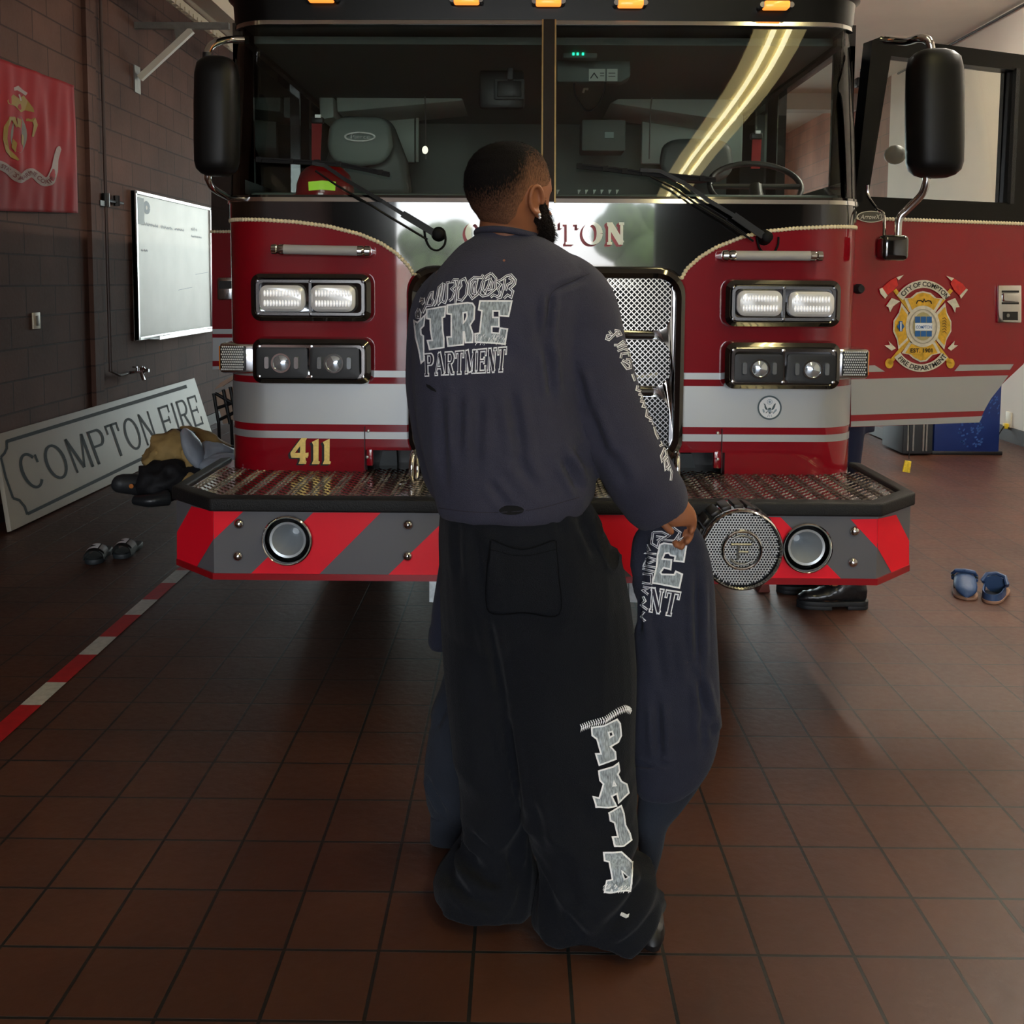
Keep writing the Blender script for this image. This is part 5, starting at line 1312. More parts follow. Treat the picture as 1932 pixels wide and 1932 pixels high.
def fuse(b, vox, smooth_it=6):
    """closed overlapping pieces -> one continuous surface (verts, faces)"""
    me = bpy.data.meshes.new('tmp'); me.from_pydata([tuple(v) for v in b.v], [], b.f); me.update()
    bm = bmesh.new(); bm.from_mesh(me); bmesh.ops.recalc_face_normals(bm, faces=bm.faces); bm.to_mesh(me); bm.free()
    o = bpy.data.objects.new('tmp', me); COL.objects.link(o)
    r = o.modifiers.new('r', 'REMESH'); r.mode = 'VOXEL'; r.voxel_size = vox; r.use_smooth_shade = True
    if smooth_it: s = o.modifiers.new('s', 'SMOOTH'); s.iterations = smooth_it; s.factor = .5
    dg = bpy.context.evaluated_depsgraph_get(); ev = o.evaluated_get(dg).to_mesh()
    vs = [v.co.copy() for v in ev.vertices]; ns = [v.normal.copy() for v in ev.vertices]; fs = [tuple(p.vertices) for p in ev.polygons]
    o.evaluated_get(dg).to_mesh_clear(); bpy.data.objects.remove(o); bpy.data.meshes.remove(me)
    return vs, ns, fs
def folds(vs, ns, fn): return [v + n * fn(v) for v, n in zip(vs, ns)]
def nz(x, y, z): return noise.noise(V((x, y, z)))
def ridge(x, y, z): return 1 - 2 * abs(noise.noise(V((x, y, z))))
def crease(p, a, b_, w, d):
    """valley along the segment a-b (world), width w, depth d"""
    ab = b_ - a; t = max(0, min(1, (p - a).dot(ab) / ab.length_squared)); q = (p - (a + ab * t)).length
    if q > w * 3: return 0
    e = min(1, 4 * t, 4 * (1 - t)) if 0 < t < 1 else .0
    return (-math.exp(-(q / w) ** 2) + .55 * math.exp(-((q - w * 1.7) / w) ** 2)) * d * max(e, .15)

# ================================================================== the person with the printed sweatshirt
YP = 2.25
foot = PZ(1040, 1700, 0)
person = thing('person', (foot.x, YP, 0), 'bearded person seen from behind in a dark printed long-sleeve shirt and baggy black sweatpants', 'person')
m_skin = mat('brown_skin', L(146, 92, 62), .5, spec=.4, var=.07, vscale=9); m_hair = mat('black_hair', L(20, 16, 15), .85, spec=.15, bump=.8, bscale=380, var=.3, vscale=200)
# --- head
PHI = math.radians(46)
HF = V((math.sin(PHI), math.cos(PHI), 0)); HR = V((math.cos(PHI), -math.sin(PHI), 0)); HU = V((0, 0, 1))
crown = P(958, 272, YP); chin_z = P(1010, 468, YP).z; HH = crown.z - .006 - chin_z
HC = P(964, 350, YP); HC.z = chin_z
HT = [(0, .030, .070, -.005), (.04, .042, .084, -.012), (.10, .052, .092, -.030), (.2, .060, .096, -.052), (.3, .066, .096, -.074), (.4, .071, .094, -.090), (.5, .0755, .095, -.099), (.6, .0785, .099, -.103), (.7, .0785, .098, -.102), (.8, .073, .086, -.094), (.87, .066, .073, -.083), (.92, .056, .058, -.070), (.96, .043, .039, -.053), (.985, .028, .020, -.036), (.997, .013, .002, -.020), (1.0, .004, -.006, -.012)]
def headpt(t, a, off=0.):
    """t height 0..1, a azimuth from face forward, + towards the right ear"""
    w_, f_, b_ = interp(HT, t); f_ += 0; cy = (f_ + b_) / 2; ry = (f_ - b_) / 2
    ca, sa = math.cos(a), math.sin(a); e = .9
    x = math.copysign(abs(sa) ** e, sa) * w_; y = cy + math.copysign(abs(ca) ** e, ca) * ry
    g = lambda a0, t0, sa_, st_: math.exp(-((a - a0) / sa_) ** 2 - ((t - t0) / st_) ** 2)
    y += .034 * g(0, .36, .16, .045) + .022 * g(0, .44, .13, .08) - .012 * (g(.42, .5, .2, .05) + g(-.42, .5, .2, .05)) + .006 * (g(.35, .58, .4, .035) + g(-.35, .58, .4, .035)) + .007 * g(0, .235, .3, .02) + .007 * g(0, .195, .28, .02) + .006 * g(0, .06, .5, .05)
    n_ = (HR * x + HF * (y - cy) + HU * (max(0, t - .62) * HH * 1.5)).normalized()
    return HC + HR * x + HF * y + HU * (t * HH) + n_ * off
NA, NT = 64, 44
hb = B()
rings = [[headpt(.0 + i / NT, -PI + 2 * PI * j / NA) for j in range(NA)] for i in range(NT + 1)]
hb.loft(rings)
# ears
def ear(b, s):
    ec = HC + HR * (s * .073) + HF * (-.004) + HU * (.46 * HH)
    out_ = (HR * s * .55 - HF * .8).normalized(); yy = (HF * .35 - HR * s * -.1).normalized()
    tilt = (HU * 1 - HF * .18).normalized(); side = tilt.cross(HR * s).normalized() * (1 if s > 0 else -1)
    side = (HF * 1 + HU * .18).normalized()
    pts = []
    for k in range(15):
        a_ = math.radians(-75 + 300 * k / 14)  # from lower front round the back to the top front
        pts.append(ec - side * (.0175 * math.sin(a_ + PI / 2 - .3) * 1.0) * 1.0 + tilt * (.030 * -math.cos(a_ + PI / 2 - .3)) + HR * s * (.010 + .008 * math.sin(max(0, a_ * .6))))
    b.tube(pts, [.005] + [.0052] * 13 + [.004], 8)
    pl = [ec + side * (.016 * math.cos(q)) + tilt * (.030 * math.sin(q)) for q in [2 * PI * k / 18 for k in range(18)]]
    b.prism([p + HR * s * .002 for p in pl], HR * s * .007)
    b.blob(ec - tilt * .032 + side * .004 + HR * s * .008, .0075, .0075, .0105, 10, 8)
    b.blob(ec + side * .012 - tilt * .004 + HR * s * .006, .006, .006, .010, 8, 6)
    return ec - tilt * .034 + side * .003 + HR * s * .014
lobe = ear(hb, 1); ear(hb, -1)
# neck, torso, arms, legs underneath the clothes
nk0 = P(957, 392, YP + .01); nk1 = P(955, 470, YP + .01); nk2 = P(955, 520, YP + .02)
hb.loft(tuber([nk0, nk1, nk2], [(.062, .060), (.066, .066), (.09, .10)], n=24))
hb.loft(prings([(500, 868, 1070, YP + .01, .07), (560, 835, 1070, YP + .02, .09), (700, 830, 1040, YP + .02, .09), (850, 850, 1060, YP + .02, .08), (960, 850, 1080, YP + .02, .09), (1040, 870, 1090, YP + .02, .09)]))
SH = P(1082, 560, YP + .0); EL = P(1165, 760, YP - .01); WR = P(1262, 940, YP + .01)
hb.loft(tuber([P(1030, 530, YP), SH, EL, WR], [(.05, .05), (.055, .055), (.042, .042), (.027, .03)]))
SL = P(840, 570, YP + .04); ELl = P(822, 760, YP + .10); WL = P(850, 925, YP + .20)
hb.loft(tuber([P(880, 530, YP), SL, ELl, WL], [(.05, .05), (.055, .055), (.042, .042), (.027, .03)]))
for hx_, kx, fx_, yy in ((915, 920, 925, YP + .02), (1060, 1090, 1120, YP - .05)):
    hip = P(hx_, 1010, YP + .02); kne = P(kx, 1330, yy); ank = PZ(fx_, 1690, .10) if False else V((P(fx_, 1600, yy).x, yy, .10))
    hb.loft(tuber([hip, (hip + kne) / 2, kne, ank], [(.085, .085), (.07, .07), (.055, .055), (.04, .04)]))
    hb.blob(ank + V((.03, .05, -.06)), .045, .12, .04, 14, 8)
def finger(b, pts, r0, r1):
    k = len(pts); b.tube(spline(pts, 4), [r0 + (r1 - r0) * i / ((k - 1) * 4) for i in range((k - 1) * 4 + 1)], 10); b.blob(V(pts[-1]), r1, r1, r1, 10, 8)
YH = YP + .0
pw = lambda x, y, d=0.: P(x, y, YH + d)
hb.loft(tuber([pw(1258, 935), pw(1270, 955), pw(1281, 978), pw(1283, 992)], [(.022, .027), (.018, .036), (.017, .042), (.012, .036)], n=16))
finger(hb, [pw(1262, 960, -.018), pw(1247, 977, -.028), pw(1254, 990, -.036), pw(1266, 1003, -.036)], .0105, .0085)   # thumb
finger(hb, [pw(1270, 975, .0), pw(1268, 998, .018), pw(1272, 1018, .02), pw(1276, 1028, .008)], .0092, .0078)
finger(hb, [pw(1283, 976, -.002), pw(1290, 1000, .014), pw(1289, 1022, .018), pw(1285, 1032, .004)], .0095, .008)
finger(hb, [pw(1293, 972, -.004), pw(1303, 992, .006), pw(1302, 1012, .012), pw(1296, 1022, .0)], .009, .0076)
finger(hb, [pw(1298, 966, -.006), pw(1308, 978, -.004), pw(1309, 993, .0), pw(1304, 1003, -.004)], .0082, .0068)
wl = lambda x, y, d=0.: P(x, y, YP + .22 + d)
hb.loft(tuber([wl(850, 918), wl(856, 945), wl(860, 970)], [(.018, .028), (.017, .04), (.014, .036)], n=16))
for k in range(4): finger(hb, [wl(846 + k * 9, 968, .005), wl(846 + k * 9, 990, .02), wl(850 + k * 8, 1002, .0), wl(850 + k * 8, 996, -.02)], .009, .0075)
finger(hb, [wl(872, 945, -.01), wl(884, 965, -.02), wl(880, 985, -.03)], .0105, .0085)
vs, ns, fs = fuse(hb, .0034, 3)
body_o = mk('body', vs, fs, m_skin, person, True)
bvb = bvh_of(body_o)
# --- hair: cap with a fade, thin at the nape and temples
mh = bpy.data.materials.new('fade_hair'); mh.use_nodes = True; n = mh.node_tree; bs = n.nodes['Principled BSDF']; bs.inputs['Roughness'].default_value = .9; bs.inputs['Specular IOR Level'].default_value = .12
at = n.nodes.new('ShaderNodeAttribute'); at.attribute_name = 'fade'; tcn = n.nodes.new('ShaderNodeTexCoord'); mpn = n.nodes.new('ShaderNodeMapping'); mpn.inputs['Scale'].default_value = (240, 240, 70)
nzn = n.nodes.new('ShaderNodeTexNoise'); nzn.inputs['Scale'].default_value = 1.6; n.links.new(tcn.outputs['Object'], mpn.inputs[0]); n.links.new(mpn.outputs[0], nzn.inputs['Vector'])
ad = n.nodes.new('ShaderNodeMath'); ad.operation = 'MULTIPLY_ADD'; ad.inputs[1].default_value = .9; n.links.new(nzn.outputs[0], ad.inputs[0]); n.links.new(at.outputs['Fac'], ad.inputs[2])
rp_ = n.nodes.new('ShaderNodeMapRange'); rp_.inputs[1].default_value = .42; rp_.inputs[2].default_value = 1.15; n.links.new(ad.outputs[0], rp_.inputs[0])
mxn = n.nodes.new('ShaderNodeMix'); mxn.data_type = 'RGBA'; mxn.inputs[6].default_value = L(128, 90, 68); mxn.inputs[7].default_value = L(17, 14, 14)
n.links.new(rp_.outputs[0], mxn.inputs[0]); n.links.new(mxn.outputs[2], bs.inputs['Base Color'])
bpn = n.nodes.new('ShaderNodeBump'); bpn.inputs['Strength'].default_value = .6; bpn.inputs['Distance'].default_value = .003; n.links.new(nzn.outputs[0], bpn.inputs['Height']); n.links.new(bpn.outputs[0], bs.inputs['Normal'])
def hairline(a):
    """lower edge height of the hair around the head (a = azimuth from the face)"""
    d = abs(a)
    return interp([(0, .83), (.5, .82), (.75, .74), (.95, .66), (1.15, .60), (1.45, .58), (1.7, .56), (1.9, .42), (2.2, .27), (2.6, .20), (3.15, .19)], d)[0]
vs = []; dens = []; NH = 40
for i in range(NH + 1):
    for j in range(NA):
        a = -PI + 2 * PI * j / NA; t0 = hairline(a); t = t0 + (1 - t0) * (i / NH)
        dd = (t - t0) * HH
        th = .0008 + .0105 * min(1, max(0, (dd - .004) / .075)) ** .9
        if i == 0: th = -.002
        vs.append(headpt(min(t, 1), a, th)); dens.append(min(1, max(0, (t - t0) / .50)) if abs(a) > 1.0 else min(1, max(0, (t - t0) / .06)) * .8 + .2 * min(1, (abs(a)) / 1.))
fs = [(i * NA + j, i * NA + (j + 1) % NA, (i + 1) * NA + (j + 1) % NA, (i + 1) * NA + j) for i in range(NH) for j in range(NA)] + [tuple(NH * NA + j for j in range(NA))]
ho = mk('hair', vs, fs, mh, person, True)
atr = ho.data.attributes.new('fade', 'FLOAT', 'POINT')
for i, dv in enumerate(dens): atr.data[i].value = dv
# tight stubble strands for a soft edge
rnd = random.Random(5); b = B()
for k in range(5200):
    a = rnd.uniform(-PI, PI); t0 = hairline(a); t = t0 + (1 - t0) * rnd.random() ** .9 * .995
    dd = (t - t0) * HH
    if rnd.random() > .25 + dd / .05: continue
    th = .0005 + .0095 * min(1, max(0, (dd - .004) / .075)) ** .9; L_ = .0025 + .002 * min(1, dd / .06)
    p = headpt(t, a, th - .001); q_ = headpt(min(1, t + .002), a, th + L_) + V((rnd.uniform(-1, 1), rnd.uniform(-1, 1), -.4)) * .0012
    s_d = V((rnd.uniform(-1, 1), rnd.uniform(-1, 1), rnd.uniform(-1, 1))) * .00045
    b.add([p - s_d, p + s_d, q_], [(0, 1, 2)])
mk('hair_tips', b.v, b.f, m_hair, ho)
# beard
m_beard = mat('beard', L(24, 17, 14), .9, spec=.15, bump=.9, bscale=300, var=.35, vscale=160)
vs = []; NB = 34; amax = 1.62
for i in range(NB + 1):
    u = i / NB
    for j in range(49):
        a = -amax + 2 * amax * j / 48
        ttop = interp([(0, .16), (.25, .17), (.45, .30), (.8, .32), (1.15, .44), (1.3, .50), (1.42, .46), (1.62, .26)], abs(a))[0]; tbot = -.10 if abs(a) < .9 else -.10 + (abs(a) - .9) * .25
        t = ttop + (tbot - ttop) * u
        prof = math.sin(PI * min(1, u * 1.05)) ** .7 * (.010 + .020 * u) * (1 - .45 * max(0, (abs(a) - .7) / .92))
        p = headpt(max(t, .0), a, prof + .001 + .004 * nz(a * 9, t * 40, 2))
        if t < 0:
            c0 = headpt(0, a, 0); p = c0 + (p - c0) * (1 + t * 2) + HU * t * HH * 1.1
        vs.append(p)
fs = [(i * 49 + j, i * 49 + j + 1, (i + 1) * 49 + j + 1, (i + 1) * 49 + j) for i in range(NB) for j in range(48)] + [tuple(NB * 49 + j for j in range(49))]
bo = mk('beard', vs, fs, m_beard, person, True)
b = B(); bv_ = list(vs)
for k in range(4200):
    p = bv_[rnd.randrange(len(bv_))] + V((rnd.uniform(-1, 1), rnd.uniform(-1, 1), rnd.uniform(-1, 1))) * .003
    out_ = (p - (HC + HU * .06)).normalized(); l_ = rnd.uniform(.004, .012)
    q_ = p + (out_ + V((rnd.uniform(-.7, .7), rnd.uniform(-.7, .7), rnd.uniform(-1.0, .3)))) * l_ * .7
    s_d = V((rnd.uniform(-1, 1), rnd.uniform(-1, 1), rnd.uniform(-1, 1))) * .0006; b.add([p - s_d, p + s_d, q_], [(0, 1, 2)])
mk('beard_strands', b.v, b.f, m_beard, bo)
# brows and eyes
m_eye = mat('eye_white', L(225, 220, 214), .2); 
for s in (-1, 1):
    ec = headpt(.5, s * .36, -.004); e_ = B().blob(ec, .0115, .0115, .0115, 14, 10).build('eye', m_eye, person, smooth=True)
    B().blob(ec + HF * .0085, .005, .005, .005, 12, 8).build('iris', m_hair, e_, smooth=True)
    art('eyebrow', band([(s * .15, .59), (s * .35, .61), (s * .55, .585)], .018), lambda u, v: headpt(v, u, .002), m_hair, person)
art('lips', band([(-.28, .215), (0, .22), (.28, .215)], .03), lambda u, v: headpt(v, u, .0015), mat('lips', L(120, 66, 54), .45), person, seg=.06)
b = B(); b.blob(lobe, .0042, .0042, .0042, 10, 6); b.blob(lobe + V((.001, -.001, -.007)), .0034, .0034, .0034, 10, 6)
b.build('earring', mat('diamond_stud', L(240, 240, 245), .05, .6, coat=1.0), person, smooth=True)

# --- sweatshirt
sb = B()
T = [(430, 914, 1002, YP + .01, .052), (437, 902, 1014, YP + .01, .062), (447, 893, 1024, YP + .01, .066), (462, 868, 1052, YP + .005, .085), (484, 846, 1086, YP, .105), (512, 824, 1112, YP, .125), (552, 803, 1124, YP - .0, .142), (604, 786, 1116, YP - .0, .152), (660, 779, 1104, YP, .155), (720, 778, 1098, YP, .155), (780, 783, 1106, YP + .0, .155), (840, 794, 1118, YP, .155), (890, 808, 1124, YP, .152), (925, 817, 1122, YP, .150), (950, 824, 1108, YP, .145), (966, 828, 1096, YP, .137)]
sb.loft(prings(T, e=.8))
sb.loft(tuber([P(1050, 540, YP), P(1092, 575, YP - .02), P(1120, 680, YP - .035), P(1157, 790, YP - .04), P(1196, 880, YP - .03), P(1235, 940, YP - .01), P(1252, 971, YP)], [(.085, .085), (.088, .086), (.080, .083), (.078, .080), (.074, .080), (.066, .078), (.050, .064)], n=28))
sb.loft(tuber([P(860, 550, YP + .02), P(830, 590, YP + .06), P(812, 700, YP + .10), P(818, 800, YP + .13), P(838, 890, YP + .17), P(856, 935, YP + .21)], [(.07, .07), (.072, .07), (.068, .06), (.066, .056), (.06, .056), (.05, .045)], n=24))
vs, ns, fs = fuse(sb, .0052, 10)
CR = [(P(x0, y0, YP - .15), P(x1, y1, YP - .15), w_, d_) for x0, y0, x1, y1, w_, d_ in (
    (1040, 548, 1032, 640, .008, .012), (1032, 640, 1044, 760, .009, .010), (1110, 520, 1042, 552, .008, .007), (905, 730, 898, 900, .012, .007), (962, 720, 990, 900, .013, .009), (868, 740, 862, 860, .011, .006), (1060, 860, 1100, 940, .010, .012), (1085, 840, 1120, 900, .010, .010), (830, 740, 838, 930, .012, .008), (1010, 560, 1030, 700, .012, .006), (960, 850, 1020, 930, .013, .006), (1110, 770, 1150, 880, .012, .010), (1090, 700, 1110, 780, .010, .008), (1150, 850, 1190, 930, .014, .006), (930, 620, 985, 700, .02, .004), (920, 905, 960, 960, .010, .006))]
def f_shirt(p):
    low = max(0, min(1, (1.42 - p.z) / .5))
    d = .004 * nz(p.x * 9, p.y * 9, p.z * 3.2) + .0045 * low * ridge(p.x * 10 + p.z * 2.5, p.y * 8, p.z * 1.6) - .001
    for a, b_, w_, dp in CR:
        ab = b_ - a; q = V((p.x - a.x, 0, p.z - a.z))
        if p.y < YP + .02: d += crease(V((p.x, a.y, p.z)), a, b_, w_, dp)
    return d
vs = folds(vs, ns, f_shirt)
shirt = mk('sweatshirt', vs, fs, m_shirt, person, True)
bsh = bvh_of(shirt); on_s = onto(bsh, .0022); on_s2 = onto(bsh, .0034); on_s1 = onto(bsh, .0012)
m_ink = mat('print_white', L(252, 254, 255), .8, spec=.2, var=.12, vscale=120)
m_inkg = mat('print_scratch', L(158, 168, 174), .8, spec=.2, var=.55, vscale=55, stretch=(5, 5, 1.2)); m_inkd = mat('print_gap', L(58, 56, 68), .9, spec=.1)
# collar rib
colp = [P(902, 447, YP - .05), P(930, 441, YP - .062), P(962, 437, YP - .062), P(988, 440, YP - .06), P(1008, 447, YP - .045)]
cr_ = []
for k in range(40):
    a_ = 2 * PI * k / 40; cc = P(957, 450, YP + .01); cr_.append(cc + V((.070 * math.cos(a_), .070 * math.sin(a_), -.012 * math.sin(a_) + .004 - .008 * math.cos(a_))))
b = B(); cr_.append(cr_[0]); b.tube(cr_, .0075, 10, cap=False); b.build('collar', m_shirt, shirt, smooth=True)
# seams
def seam(name, pts, par, f3, m, w_=1.6): return art(name, band([(p.x, p.y) for p in spline([(x, y, 0) for x, y in pts], 5)], w_), f3, m, par, seg=5)
m_seam = mat('seam_dark', L(44, 42, 52), .9)
seam('shoulder_seam', [(1112, 517), (1080, 530), (1045, 548), (1034, 575), (1032, 620)], shirt, on_s1, m_seam)
seam('hem_seam', [(828, 958), (900, 966), (1000, 962), (1092, 938)], shirt, on_s1, m_seam)
# main back print, each letter given by its measured outline (photo crop 780..990)
k8 = 210 / 1844.
def S(l): return [(780 + x * k8, 500 + y * k8) for x, y in l]
LI = [(240, 745), (545, 690), (530, 860), (490, 875), (495, 1080), (515, 1220), (515, 1365), (285, 1400), (250, 1255), (330, 1250), (300, 1080), (295, 900), (240, 890)]
LR = [(575, 670), (900, 630), (985, 640), (1022, 700), (1010, 900), (945, 1000), (990, 1140), (985, 1280), (870, 1285), (850, 1110), (835, 1110), (835, 1320), (585, 1345), (570, 1195), (640, 1190), (640, 820), (570, 810)]
LRh = [(830, 800), (890, 785), (895, 850), (870, 920), (835, 960)]
LE = [(1110, 600), (1630, 600), (1575, 850), (1425, 840), (1425, 765), (1320, 765), (1320, 870), (1420, 870), (1420, 1020), (1300, 1020), (1300, 1120), (1425, 1130), (1440, 1045), (1560, 1060), (1520, 1310), (1030, 1275), (1025, 1140), (1100, 1130), (1140, 760), (1085, 745)]
LF = [(215, 830), (150, 900), (90, 960), (30, 925), (50, 1080), (60, 1200), (110, 1400), (150, 1620), (190, 1580), (185, 1180), (145, 1150), (140, 1060), (190, 1010)]
fills = tess(S(LI)) + tess(S(LR), [S(LRh)]) + tess(S(LE)) + tess(S(LF))
art('print_fire', fills, on_s, m_inkg, shirt, seg=5)
edg = []
for l_ in (LI, LR, LRh, LE, LF): edg += band(S(l_), 3.0, True)
art('print_fire_edge', edg, on_s2, m_ink, shirt, seg=5)
rnd = random.Random(11); scr = []
for k in range(60):
    x = rnd.uniform(1030, 1540); y = rnd.uniform(1130, 1290); scr += band(S([(x, y), (x - 22, y + 45)]), rnd.uniform(.6, 1.1))
art('print_scratches', scr, on_s2, m_ink, shirt, seg=5)
# DEPARTMENT: serif outline letters along a measured band
def placed(txt, quad, W_, s, h, so, gap, widd, grow, f3, nm, m, par, seg=4):
    qs_, tt = word(txt, W_, s, h, so, gap, widd, grow); qq = quadmap([(a_, b_, 0) for a_, b_ in quad])
    return art(nm, [[(qq(x / tt, y).x, qq(x / tt, y).y) for x, y in q_] for q_ in qs_], f3, m, par, seg=seg)
q_dep = S([(195, 1478), (1545, 1362), (1515, 1760), (205, 1835)])
args = ('PARTMENT', q_dep, .72, .20, .085, .05, .10, {'M': 1.25, 'T': .95})
placed(*args, .045, on_s, 'print_department', m_ink, shirt); placed(*args, -.018, on_s2, 'print_department_gap', m_inkd, shirt)
# blackletter COMPTON: doubled outline strokes traced from the shirt
BL = [[(100, 720), (60, 800), (70, 870), (120, 880), (130, 800), (105, 730)], [(150, 540), (135, 590), (185, 570), (190, 620), (150, 660)],
      [(165, 800), (215, 700), (260, 560), (300, 470), (330, 460), (320, 560), (345, 600), (320, 670), (230, 680)], [(345, 680), (380, 640), (430, 380), (480, 330), (470, 420), (430, 570), (430, 650), (480, 590), (520, 330), (500, 320)],
      [(480, 600), (530, 630), (560, 560), (570, 300), (615, 290)], [(600, 600), (650, 560), (690, 450), (640, 400), (700, 350), (690, 280), (650, 290), (680, 250), (760, 250)],
      [(760, 250), (720, 420), (700, 640)], [(800, 260), (860, 230), (900, 330), (880, 500), (810, 590), (740, 570), (750, 420), (800, 350), (780, 250)],
      [(1160, 165), (1130, 220), (1010, 210), (940, 270), (925, 480), (980, 560), (1070, 490), (1110, 400)], [(1010, 270), (1060, 260), (1030, 400), (1040, 480), (990, 470), (975, 330), (1010, 270)],
      [(1290, 140), (1370, 230), (1360, 400), (1240, 500), (1150, 520), (1100, 480), (1140, 300), (1210, 190), (1290, 140)], [(1280, 210), (1250, 330), (1190, 460), (1150, 400), (1180, 260), (1280, 210)], [(1270, 240), (1310, 290), (1290, 400), (1230, 420)],
      [(1280, 540), (1330, 500), (1400, 530), (1440, 470), (1400, 400), (1450, 330), (1390, 280), (1460, 250), (1540, 190), (1620, 170), (1690, 250), (1680, 320), (1600, 400), (1650, 440), (1620, 540), (1560, 500), (1500, 560)],
      [(1520, 230), (1490, 400), (1450, 540), (1380, 560)], [(1580, 220), (1640, 250), (1620, 300), (1560, 330), (1530, 430)]]
bw = []; bd_ = []
for l_ in BL: sl = S(l_); bw += band(sl, 4.6); bd_ += band(sl, 1.5)
art('print_compton', bw, on_s, m_ink, shirt, seg=4); art('print_compton_gap', bd_, on_s2, m_inkd, shirt, seg=4)
# sleeve print
k9 = 170 / 1026.
def S2(l): return [(1130 + x * k9, 600 + y * k9) for x, y in l]
SL_ = [[(110, 150), (140, 190), (90, 200), (80, 240), (110, 250), (200, 160), (240, 180)], [(170, 140), (220, 150), (240, 190), (190, 210)], [(165, 310), (210, 310), (260, 270), (290, 290)], [(200, 340), (260, 310), (310, 320)], [(205, 380), (270, 350), (325, 370)], [(240, 460), (250, 410), (330, 400), (340, 440)], [(250, 500), (310, 580), (350, 570), (340, 530), (260, 480)], [(300, 470), (345, 480), (350, 520)],
       [(370, 640), (400, 720)], [(430, 770), (420, 820), (470, 840)], [(440, 870), (490, 880), (470, 930)], [(460, 950), (510, 960), (490, 1010), (530, 1020)], [(540, 1040), (530, 1120), (600, 1160)], [(560, 1170), (620, 1180), (600, 1220)], [(620, 1240), (640, 1320), (670, 1380)], [(680, 1460), (720, 1440), (700, 1400)],
       [(740, 1480), (700, 1570), (710, 1630), (760, 1560), (750, 1500)], [(740, 1640), (770, 1600), (790, 1680), (750, 1720), (740, 1640)], [(780, 1740), (800, 1700), (820, 1760), (810, 1850)]]
bw = []; bd_ = []
for l_ in SL_: sl = S2(l_); bw += band(sl, 4.4); bd_ += band(sl, 1.3)
art('sleeve_print', bw, on_s, m_ink, shirt, seg=4); art('sleeve_print_gap', bd_, on_s2, m_inkd, shirt, seg=4)
# torn hem hole, side hole, small stain
m_hole = mat('dark_hole', L(14, 14, 16), .95)
art('torn_hole', [ell(965, 962, 24, 9, 0, 360, 20)[:-1]], on_s1, m_hole, shirt, seg=8)
art('hole_edge', band(ell(965, 962, 25, 10.5, 0, 360, 20)[:-1], 2.6, True), on_s2, m_shirt, shirt, seg=8)
art('side_tear', [[(804, 724), (812, 727), (822, 735), (824, 740), (814, 736), (806, 730)]], on_s1, m_hole, shirt, seg=8)
art('small_stain', [ell(951, 492, 2.6, 2.2, 0, 360, 8)[:-1]], on_s1, mat('stain', L(150, 96, 74), .8), shirt)

# --- sweatpants
pb = B()
pb.loft(prings([(925, 838, 1100, YP, .125), (965, 832, 1118, YP, .135), (1010, 828, 1142, YP, .145), (1060, 828, 1166, YP, .15), (1120, 829, 1182, YP, .145), (1180, 834, 1180, YP, .12), (1225, 850, 1160, YP, .09)], e=.8))
LLg = [(1040, 828, 1000, YP + .02, .12), (1150, 830, 1005, YP + .03, .125), (1250, 836, 1010, YP + .04, .125), (1350, 848, 1012, YP + .04, .12), (1450, 862, 1000, YP + .04, .110), (1530, 877, 996, YP + .04, .105), (1585, 878, 996, YP + .035, .105), (1618, 856, 1006, YP + .02, .118), (1650, 830, 1012, YP + .01, .126), (1686, 823, 1010, YP + .0, .126)]
RLg = [(1040, 940, 1168, YP, .13), (1130, 915, 1186, YP, .13), (1250, 928, 1197, YP, .13), (1350, 946, 1197, YP - .02, .125), (1450, 966, 1196, YP - .035, .12), (1540, 990, 1200, YP - .05, .116), (1600, 1014, 1208, YP - .06, .116), (1650, 1026, 1228, YP - .07, .120), (1700, 1016, 1250, YP - .08, .126), (1733, 1008, 1248, YP - .08, .124)]
pb.loft(prings(LLg, e=.85)); pb.loft(prings(RLg, e=.85))
vs, ns, fs = fuse(pb, .0055, 8)
CP = [(P(x0, y0, YP - .13), P(x1, y1, YP - .13), w_, d_) for x0, y0, x1, y1, w_, d_ in (
    (892, 990, 918, 1150, .016, .010), (918, 1150, 948, 1350, .012, .014), (948, 1350, 985, 1560, .012, .016), (1090, 975, 1130, 1060, .010, .010), (1120, 960, 1160, 1030, .010, .012), (862, 980, 868, 1100, .012, .007), (1050, 960, 1062, 1020, .010, .006), (850, 1640, 900, 1660, .010, .012), (856, 1660, 960, 1690, .012, .012), (880, 1610, 930, 1640, .012, .012), (840, 1690, 930, 1720, .012, .012), (960, 1640, 975, 1700, .010, .012), (1120, 1720, 1230, 1650, .014, .016), (1060, 1690, 1110, 1740, .014, .010), (1150, 1750, 1240, 1700, .012, .012), (1030, 1770, 1120, 1795, .012, .014), (1190, 1620, 1240, 1660, .012, .012), (1000, 1500, 1030, 1600, .014, .008), (1060, 1600, 1090, 1700, .018, .007))]
def f_pant(p):
    k = max(0, min(1, (.42 - p.z) / .25))
    d = .005 * nz(p.x * 7, p.y * 7, p.z * 2.4) + .004 * ridge(p.x * 9, p.y * 9, p.z * 1.3) - .002 + k * (.016 * ridge(p.x * 4, p.y * 4 + 3, p.z * 13 + nz(p.x * 5, p.y * 5, 1) * 3) - .006)
    if p.y < YP + .02:
        for a, b_, w_, dp in CP: d += crease(V((p.x, a.y, p.z)), a, b_, w_, dp)
    return d
vs = folds(vs, ns, f_pant)
vs = [V((v.x, v.y, max(v.z, .004))) for v in vs]
pants = mk('sweatpants', vs, fs, m_pant, person, True)
